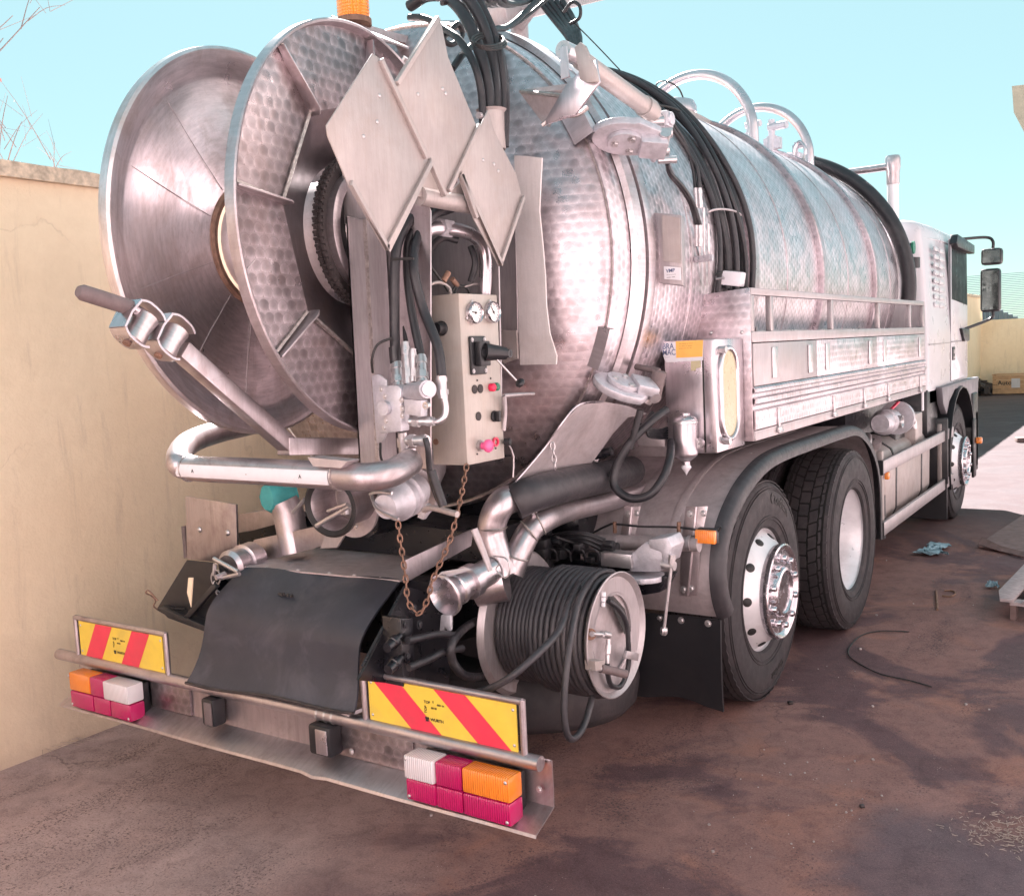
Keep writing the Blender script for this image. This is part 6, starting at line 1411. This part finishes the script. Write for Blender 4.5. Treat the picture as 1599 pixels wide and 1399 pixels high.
def wheel(x_out, y, kind, name_label, r0=.525):
    xc = x_out-.158; c = (xc, y, r0)
    tyre_parts = tyre_mesh(c, kind)
    w = part('wheel', tyre_parts, M_TYRE, T, ang=35, label=name_label)
    part('tread', tread_blocks(c, kind), M_TYRE, w, ang=30)
    part('tread_base', MB().lathe([(.5225, -.115), (.5235, 0), (.5225, .115)], c, AX, 96), M_TREADDARK, w, ang=60)
    if kind == 'rib' :
        rim = MB().lathe([(.292, .120), (.303, .140), (.312, .140), (.303, .118), (.295, .100), (.284, .100), (.268, .122), (.240, .160), (.216, .186), (.206, .200), (.17, .205)], c, AX, 96)
        rm = part('rim', rim, M_RIM, w, ang=40)
        for k in range(10):
            a = math.tau*k/10; q = Vector((xc+.143, y+math.cos(a)*.253, r0+math.sin(a)*.253)); nrm = Vector((.74, math.cos(a), math.sin(a)))
            h = MB(); h.lathe([(.0, .0035), (.019, .0035), (.021, .002), (.022, -.01)], q, nrm, 16); part('vent_hole', h, M_INK, rm)
        hb_ = MB().lathe([(.206, .15), (.214, .180), (.222, .200), (.226, .214), (.224, .224), (.216, .228), (.202, .222), (.194, .212), (.165, .209), (.122, .209), (.118, .228), (.112, .236), (.100, .238), (.094, .228), (.0, .226)], c, AX, 72)
        hb = part('hub_cover', hb_, M_CHROME, w, ang=30)
        nuts(hb, c, xc+.209, .158, 10, .021)
    elif kind == 'drive':
        rim = MB().lathe([(.292, .120), (.303, .134), (.309, .132), (.302, .112), (.290, .095), (.280, .03), (.270, -.02), (.262, -.05), (.255, -.075), (.248, -.10), (.235, -.115), (.20, -.12), (.14, -.12), (.13, -.09), (.0, -.08)], c, AX, 96)
        rm = part('rim', rim, M_RIM, w, ang=40)
        nuts(rm, c, xc-.118, .168, 10, .018, cover=False)
    return w
w1_ = wheel(1.180, 2.085, 'rib', 'rear wheel with polished hub cover')
sidewall_text((1.02, 2.085, .525), 1.180-.0015, w1_)
w2_ = wheel(1.243, 3.40, 'drive', 'middle drive wheel with block tread and dished rim')
w3_ = wheel(.895, 3.40, 'drive', 'inner twin of the middle wheel')
w4_ = wheel(1.165, 7.25, 'rib', 'front wheel half hidden by its mudguard')
for y, kd in ((2.085, 'rib'), (3.39, 'drive'), (7.25, 'rib')): wheel(-.89, y, kd, 'left side wheel seen only beneath the truck')
for y in (2.085, 3.39, 7.25): part('axle', MB().cyl((-1.0, y, .525), (1.0, y, .525), .075, n=16), M_BLACK, T)
part('differential', MB().lathe([(0, -.22), (.12, -.2), (.21, -.08), (.22, .05), (.12, .2), (0, .22)], (0, 3.39, .53), AX, 24), M_BLACK, T)

# ------------------------------------------------------------------ rear bumper
bt = part('bumper_tube', MB().cyl((-1.262, 0, .487), (1.205, 0, .487), .0235, n=20), M_STEEL, T, ang=40)
pf_ = [(.022, .492), (.030, .488), (.032, .40), (.030, .345), (.010, .335), (-.062, .307), (-.072, .302), (-.076, .294)]
rows = []
for i in range(41):
    x = -1.165+2.39*i/40; w = .005*math.exp(-((x-.33)/.03)**2)
    rows.append([(x, y-w*(z < .36)*1.2+.002*math.sin(x*7), z-w*(z < .34)) for y, z in pf_])
part('bumper_channel', MB().sheet(rows, .004), M_STEEL, T, ang=30)
for x0_, x1_ in ((.36, .70), (-.66, -.42)): part('backing_plate', MB().box((x0_, .018, .345), (x1_, .0275, .470)), M_SCALED, T, bevel=.002)
part('channel_joint', MB().box((.30, .012, .335), (.325, .027, .486)), M_STEELD, T)
bolts([at('Y', .012, 549, 1173), at('Y', .012, 842, 1232)], (0,-1,0), .009)
for px0, l_ in ((331, 'black buffer block on the left of the bumper middle'), (505, 'black buffer block on the right of the bumper middle')):
    q = at('Y', -.02, px0, 1105 if px0 < 400 else 1140)
    b_ = part('buffer_block', MB().box((q.x-(.034 if px0 < 400 else .052), -.045, .355), (q.x+(.034 if px0 < 400 else .052), .02, .463)), M_PLAST, T, bevel=.012, label=l_)
    part('buffer_insert', MB().box((q.x-.012, -.050, .365), (q.x+(.030 if px0 < 400 else .04), -.044, .452)), M_BROWNH if px0 < 400 else M_STEELB, b_, bevel=.004)
part('rubber_clip', MB().bar(at('Y', .03, 520, 1112), at('Y', .02, 556, 1112), .07, .012), M_STEELD, T)
g = MB()
for x in (500, 512, 523): q = at('Y', 0, x, 1118); g.lathe([(.0245, -.006), (.0265, 0), (.0245, .006)], (q.x, 0, .487), AX, 16)
part('bumper_wire', g, M_ZINC, T)
# warning boards with round-tube frames
def warning_board(xa, xb, side, label):
    z0, z1 = .492, .668
    fr_ = part('warning_board', MB().box((xa+.022, -.006, z0+.018), (xb-.022, -.002, z1-.012)), M_YELLOW, T, label=label)
    A, B_, zb, zt = xa+.022, xb-.022, z0+.018, z1-.012; Wd = B_-A; Hh = zt-zb
    lean = .22*Wd/.55*side*-1
    for k in (0, 1):
        if side > 0: u0 = (.02, .47)[k]; w = .21
        else: u0 = (.22, .66)[k]; w = .20
        # stripe slants down and outwards
        sh = .28*side
        P = [(u0, 1), (u0+w, 1), (u0+w+sh, 0), (u0+sh, 0)]
        if side < 0: P = [(u0, 1), (u0+w+.0, 1), (u0+w+sh*.55, 0), (u0+sh*.55, 0)]
        Q = [(min(max(x_, .0), 1), z_) for x_, z_ in P]
        part('red_stripe', MB().prism([Vector((A+Wd*x_, -.0065, zb+Hh*z_)) for x_, z_ in Q], (0, -.0008, 0)), M_REDREF, fr_)
    for x_ in (xa, xb): part('frame_post', MB().cyl((x_, -.004, z0-.005), (x_, -.004, z1+.006), .0105, n=12), M_STEEL, fr_)
    part('frame_top', MB().cyl((xa, -.004, z1), (xb, -.004, z1), .0105, n=12), M_STEEL, fr_)
    bolts([(A+.012, -.006, zb+.018), (A+.012, -.006, zt-.018), (B_-.012, -.006, zb+.018), (B_-.012, -.006, zt-.018)], (0,-1,0), .0055, fr_, ME_RIVET, 'screw')
    mx = A+Wd*.40 if side > 0 else A+Wd*.42
    for s, dx, dz, sz in (('TOP', 0, .095, .013), ('E', .035, .100, .010), ('0001 04', .052, .093, .009), ('00148', .028, .080, .009), ('WURTH', .024, .040, .014)):
        text('board_print', s, sz, M_INK, frame((mx+dx, -.0074, zb+dz), (0,-1,0)), fr_, .0003)
    text('board_print', 'TOP', .013, M_INK, frame((mx+.010, -.0074, zb+.062), (0,-1,0)) @ Matrix.Rotation(math.pi/2, 4, 'Z'), fr_, .0003)
    lg = MB(); lg.cyl((mx+.006, -.0074, zb+.047), (mx+.006, -.0077, zb+.047), .0045, n=10).cyl((mx+.014, -.0074, zb+.047), (mx+.014, -.0077, zb+.047), .0045, n=10).box((mx+.004, -.0077, zb+.036), (mx+.016, -.0074, zb+.043)); part('board_print', lg, M_INK, fr_)
    return fr_
warning_board(.522, 1.152, 1, 'right warning board')
warning_board(-1.108, -.508, -1, 'left warning board')
# tail lamps
def tail_lamp(x0, x1, cells, label):
    z0, z1 = .315, .462; n = part('tail_lamp', MB().box((x0+.012, -.050, z0+.012), (x1-.012, .018, z1-.012)), M_PLAST, T, bevel=.006, label=label)
    Wd = x1-x0; zm = z0+.52*(z1-z0)*.92
    for (u0, u1, top, mt) in cells:
        a, b = x0+Wd*u0, x0+Wd*u1; zl, zh = (zm+.001, z1) if top else (z0, zm-.001)
        d = .094 if mt is L_CLEAR else .088
        part('lamp_lens', MB().box((a+.001, -d, zl), (b-.001, -.018, zh)), mt, n, bevel=.007)
    bolts([(x0+.012, -.088, z0+.012), (x1-.015, -.088, z1-.014), (x0+.010, -.093, z1-.012), (x1-.015, -.088, z0+.012)], (0,-1,0), .006, n, ME_RIVET, 'screw')
tail_lamp(.752, 1.150, ((0, .30, 1, L_CLEAR), (.30, .56, 1, L_RED), (.56, 1, 1, L_ORANGE), (0, .30, 0, L_RED), (.30, .56, 0, L_RED), (.56, 1, 0, L_RED)), 'right tail lamp')
tail_lamp(-1.062, -.655, ((0, .36, 1, L_ORANGE), (.36, .60, 1, L_RED), (.60, 1, 1, L_CLEAR), (0, .40, 0, L_RED), (.40, .68, 0, L_RED), (.68, 1, 0, L_RED)), 'left tail lamp')

# ------------------------------------------------------------------ side guard, fuel tank, valves ahead of the mudguard
for z0, z1 in ((.785, .875), (.375, .465)): part('guard_rail', MB().box((1.165, 4.30, z0), (1.19, 6.86, z1)), M_PANEL, T, bevel=.006)
for z0, z1 in ((.785, .875), (.375, .465)): part('rail_cap', MB().box((1.15, 4.285, z0-.003), (1.192, 4.302, z1+.003)), M_PLAST, T)
for y in (4.38, 6.45, 6.74): part('guard_upright', MB().box((1.13, y, .40), (1.164, y+.05, .93)), M_PALE, T, bevel=.003)
ft = [(.60, .38), (.66, .33), (1.0, .33), (1.08, .37), (1.12, .46), (1.125, .76), (1.09, .88), (1.0, .94), (.66, .95), (.60, .90)]
fv_ = part('fuel_tank', MB().prism([Vector((x, 4.62, z)) for x, z in ft], (0, 1.55, 0)), M_PALE, T, bevel=.015)
for y in (4.95, 5.82): part('tank_strap', MB().prism([Vector(((x-.85)*1.015+.85, y, (z-.62)*1.015+.62)) for x, z in ft], (0, .035, 0)), M_PLAST, fv_)
part('filler_elbow', MB().tube([(1.0, 4.55, .80), (1.03, 4.52, .93), (1.02, 4.60, 1.0), (.98, 4.72, .99)], .028, n=14), M_ZINC, fv_); part('filler_cap', MB().cyl((1.03, 4.70, .93), (1.05, 4.66, .98), .05, n=20), M_PANEL, fv_)
hose([(1.03, 4.6, .97), (1.05, 4.75, .985), (1.02, 4.95, .97)], .010, M_PLAST, 'handle_strap')
part('orange_marker', MB().box((1.166, 4.42, .735), (1.196, 4.47, .785)), L_AMBER2, T, bevel=.008); part('orange_marker', MB().box((1.166, 6.52, .735), (1.196, 6.57, .785)), L_AMBER2, T, bevel=.008)
part('black_canister', MB().cyl((1.12, 4.46, .33), (1.12, 4.46, .62), .045, n=16), M_PLAST, T); part('canister_top', MB().cyl((1.12, 4.46, .62), (1.12, 4.46, .73), .035, n=16), M_PALE, T)
c = Vector((1.12, 4.72, 1.10))
vb_ = part('ball_valve', MB().lathe([(0, 0), (.06, 0), (.075, .03), (.075, .12), (.09, .13), (.09, .16), (.07, .18), (.08, .24), (.08, .30), (.045, .32), (.035, .36)], c-Vector((.0, .20, 0)), AY, 24), M_CAST, T, ang=40)
part('valve_port', MB().lathe([(.028, .02), (.036, .0), (.042, .0), (.045, .06)], c+Vector((.10, .02, -.005)), -AX, 20), M_ZINC, vb_)
part('valve_disc', MB().cyl(c+Vector((0, .28, 0)), c+Vector((0, .33, 0)), .12, n=24).cyl(c+Vector((0, .33, 0)), c+Vector((0, .39, 0)), .07, n=20), M_CAST, vb_)
part('red_handle', MB().bar(c+Vector((0, .1, .07)), c+Vector((.03, .22, .12)), .02, .01).bar(c+Vector((.05, .45, -.02)), c+Vector((.06, .55, .0)), .02, .02), M_RED, vb_)
part('hose_tail', MB().tube([c+Vector((0, .39, -.02)), c+Vector((0, .65, -.03)), c+Vector((.01, .78, -.06)), c+Vector((.01, .80, -.12))], .026, n=12), M_ZINC, vb_)
part('battery_box', MB().box((.55, 5.30, .62), (1.05, 5.9, 1.06)), M_PLAST, T, bevel=.01); part('tool_box', MB().box((.80, 5.60, .80), (1.13, 5.85, 1.08)), M_PALE, T, bevel=.006)
part('dark_bulkhead', MB().box((-.9, 6.0, .85), (.95, 6.05, 1.35)), M_BLACK, T)
part('pump_shroud', MB().prism([Vector((.95, y, z)) for y, z in ((4.3, 1.0), (5.7, 1.0), (5.7, 1.25), (4.3, 1.25))], (-.9, 0, 0)), M_BLACK, T)

# ------------------------------------------------------------------ cab
CY0, CY1 = 6.08, 8.35; CXo = 1.125; ZT = 2.60
def ring(y, x, zt, zb=1.22, r=.10):
    P = [Vector((x, y, zb)), Vector((x+.004, y, (zb+zt)/2-.25)), Vector((x-.02, y, zt-r-.35)), Vector((x-.05, y, zt-r))]
    for a in (20, 45, 70): P.append(Vector((x-.05-r*(1-math.cos(math.radians(a))), y, zt-r+r*math.sin(math.radians(a)))))
    P.append(Vector((x-.05-r*1.4, y, zt+.01))); P.append(Vector((0, y, zt+.035)))
    return P
secs = [(CY0+.0, CXo-.055, ZT-.06), (CY0+.03, CXo-.015, ZT-.015), (CY0+.08, CXo, ZT), (CY0+.7, CXo+.004, ZT+.01), (CY1-.40, CXo, ZT), (CY1-.20, CXo-.04, ZT-.05), (CY1-.08, CXo-.12, ZT-.16), (CY1, CXo-.25, ZT-.32)]
rows = []
for y, x, zt in secs:
    R_ = ring(y, x, zt); rows.append(R_+[Vector((-p.x, p.y, p.z)) for p in R_[:-1][::-1]])
g = MB(); nR = len(rows[0]); V = [p for r in rows for p in r]
F = [(i*nR+j, i*nR+j+1, (i+1)*nR+j+1, (i+1)*nR+j) for i in range(len(rows)-1) for j in range(nR-1)]
F += [list(range(nR))[::-1], [(len(rows)-1)*nR+j for j in range(nR)]]
F += [((i)*nR, (i+1)*nR, (i+1)*nR+nR-1, i*nR+nR-1) for i in range(len(rows)-1)]
g.add(V, F); cab = part('cab_shell', g, M_WHITE, T, ang=42)
# recessed panel lines on the back wall, vent slots on the corner pillar, door and seams
yb = CY0-.004
def loopseam(P, r=.006, mat=M_GREYPAINT, nm='panel_seam'): return part(nm, MB().tube(P+[P[0]], r, n=6, res=0, caps=False), mat, cab)
part('back_panel', MB().box((-.95, yb-.012, 1.35), (.98, yb, ZT-.20)), M_WHITE, cab, bevel=.02)
part('back_panel', MB().box((-.60, yb-.022, 1.5), (.62, yb-.012, ZT-.34)), M_WHITE, cab, bevel=.015)
xs = CXo+.004
for k in range(8):
    z = 2.38-k*.065; part('vent_slat', MB().box((xs-.012, CY0+.22, z-.030), (xs+.003, CY0+.25, z+.030)).box((xs-.012, CY0+.30, z-.030), (xs+.003, CY0+.33, z+.030)) if False else MB().box((xs-.012, CY0+.30, z-.020), (xs+.004, CY0+.48, z+.018)).box((xs-.012, CY0+.52, z-.026), (xs+.004, CY0+.72, z+.012)), M_WHITE, cab, bevel=.006)
dy0, dy1 = 7.08, CY1-.40
door_ = part('cab_door', MB().prism([Vector((xs-.018, y, z)) for y, z in ((dy0, 1.26), (dy0, 2.50), (dy1-.05, 2.46), (dy1, 1.98), (dy1, 1.26))], (.022, 0, 0)), M_WHITE, cab, bevel=.006)
part('side_window', MB().prism([Vector((xs+.003, y, z)) for y, z in ((dy0+.04, 1.98), (dy0+.04, 2.46), (dy1-.06, 2.42), (dy1-.03, 1.94))], (.004, 0, 0)), M_GLASSD, cab)
part('door_gap', MB().box((xs-.01, dy0-.014, 1.26), (xs+.0045, dy0-.002, 2.50)), M_GREYPAINT, cab)
part('lower_panel_gap', MB().box((xs+.003, dy0, 1.60), (xs+.0055, dy1, 1.61)), M_GREYPAINT, cab)
part('door_handle', MB().box((xs+.003, dy0+.05, 1.44), (xs+.012, dy0+.16, 1.56)), M_PLAST, cab, bevel=.004)
part('handle_dot', MB().box((xs+.012, dy0+.07, 1.455), (xs+.016, dy0+.14, 1.475)).box((xs+.012, dy0+.07, 1.50), (xs+.016, dy0+.14, 1.535)), M_PANEL, cab)
part('body_seam', MB().bar((xs+.001, CY0+.05, 1.60), (xs+.001, dy0, 1.60), .006, .006), M_GREYPAINT, cab)
part('wind_deflector', MB().prism([Vector((xs+.0, y, z)) for y, z in ((dy0-.04, 2.46), (dy0+.02, 2.54), (dy1+.05, 2.50), (dy1+.05, 2.42), (dy0+.05, 2.43))], (.06, 0, 0)), M_PLAST, cab, bevel=.006)
part('roof_edge', MB().tube([(xs-.06, CY0+.1, ZT-.14), (xs-.05, CY0+1.0, ZT-.12), (xs-.07, CY1-.5, ZT-.16)], .010, n=8), M_WHITE, cab)
part('windscreen', MB().prism([Vector((x, y, z)) for x, y, z in ((-1.0, CY1+.002, 1.65), (1.0, CY1+.002, 1.65), (.85, CY1-.02, 2.25), (-.85, CY1-.02, 2.25))], (0, .01, 0)), M_GLASSD, cab)
part('antenna', MB().tube([(.75, 6.7, ZT+.03), (.75, 6.72, ZT+.10), (.75, 6.74, ZT+.33)], lambda s: .005-.004*s, n=6).lathe([(.0, .05), (.008, .05), (.014, .0)], (.75, 6.7, ZT+.01), AZ, 10), M_INK, T)
# lower body: grey arch, black guards, step
ar = []
for k in range(15):
    a = math.radians(205-230*k/14); ar.append(Vector((0, 7.25+math.cos(a)*.64, .60+math.sin(a)*.60)))
g = MB(); rows = [[Vector((x, p.y, p.z)) for x in (.85, 1.02, 1.15, 1.205)] for p in ar]; g.sheet(rows, .012); part('front_mudguard', g, M_PLAST, T, ang=40)
part('arch_skirt', MB().prism([Vector((1.13, y, z)) for y, z in ((6.40, 1.24), (8.3, 1.24), (8.2, .95), (7.88, .96), (7.70, 1.12), (7.40, 1.19), (7.0, 1.19), (6.72, 1.10), (6.60, 1.0), (6.45, 1.10))], (.05, 0, 0)), M_GREYPAINT, T, bevel=.006)
part('cab_base', MB().box((-1.1, CY0+.02, .85), (1.12, CY0+.45, 1.235)), M_PLAST, T, bevel=.01); part('cab_base', MB().box((-1.1, 6.2, 1.12), (1.12, CY1-.03, 1.235)), M_PLAST, T)
part('mud_guard_rear', MB().box((.86, 6.46, .42), (1.21, 6.49, .98)), M_PLAST, T, bevel=.01)
part('mud_guard_rear', MB().box((.86, 6.495, .12), (1.20, 6.465, .5)), M_PLAST, T)
part('front_step', MB().box((.9, 7.85, .34), (1.20, 8.12, 1.10)).box((1.19, 7.78, .30), (1.215, 7.92, .86)), M_PLAST, T, bevel=.012)
part('step_marker', MB().box((1.216, 7.86, .62), (1.27, 7.92, .68)), L_AMBER2, T, bevel=.01)
part('bumper_front', MB().box((-1.2, 7.95, .35), (1.2, 8.15, .95)), M_GREYPAINT, T, bevel=.04)
# mirrors
MY = 7.95
def mr(x, y): return at('Y', MY, x, y)
a = mr(1528, 385); 
for nm, (x0, y0, x1, y1) in (('wide_mirror', (1531, 386, 1565, 415)), ('main_mirror', (1530, 418, 1562, 488))):
    A = mr(x0, y1); B_ = mr(x1, y0); hs = part(nm, MB().box((A.x, MY, A.z), (B_.x, MY+.10, B_.z)), M_PLAST, T, bevel=.03)
    part('mirror_glass', MB().box((A.x+.018, MY-.004, A.z+.02), (B_.x-.018, MY+.002, B_.z-.02)), M_MIRROR, hs)
top = mr(1549, 388); bot = mr(1549, 486)
part('mirror_arm', MB().tube([top+Vector((0, .05, -.02)), top+Vector((-.0, .05, .07)), top+Vector((-.06, .04, .11)), Vector((1.10, MY-.15, top.z+.10))], .014, n=8), M_PLAST, T)
part('mirror_arm', MB().tube([bot+Vector((0, .05, 0)), bot+Vector((0, .05, -.05)), bot+Vector((-.06, .03, -.09)), Vector((1.10, MY-.2, bot.z-.17))], .014, n=8), M_PLAST, T)
part('mirror_foot', MB().prism([Vector((1.10, MY-.45, 1.72)), Vector((1.10, MY-.05, 1.72)), Vector((1.10, MY-.05, 1.60)), Vector((1.10, MY-.3, 1.60))], (.06, 0, 0)), M_PLAST, T, bevel=.01)
# number-less hoses at the front of the tank drop behind the locker
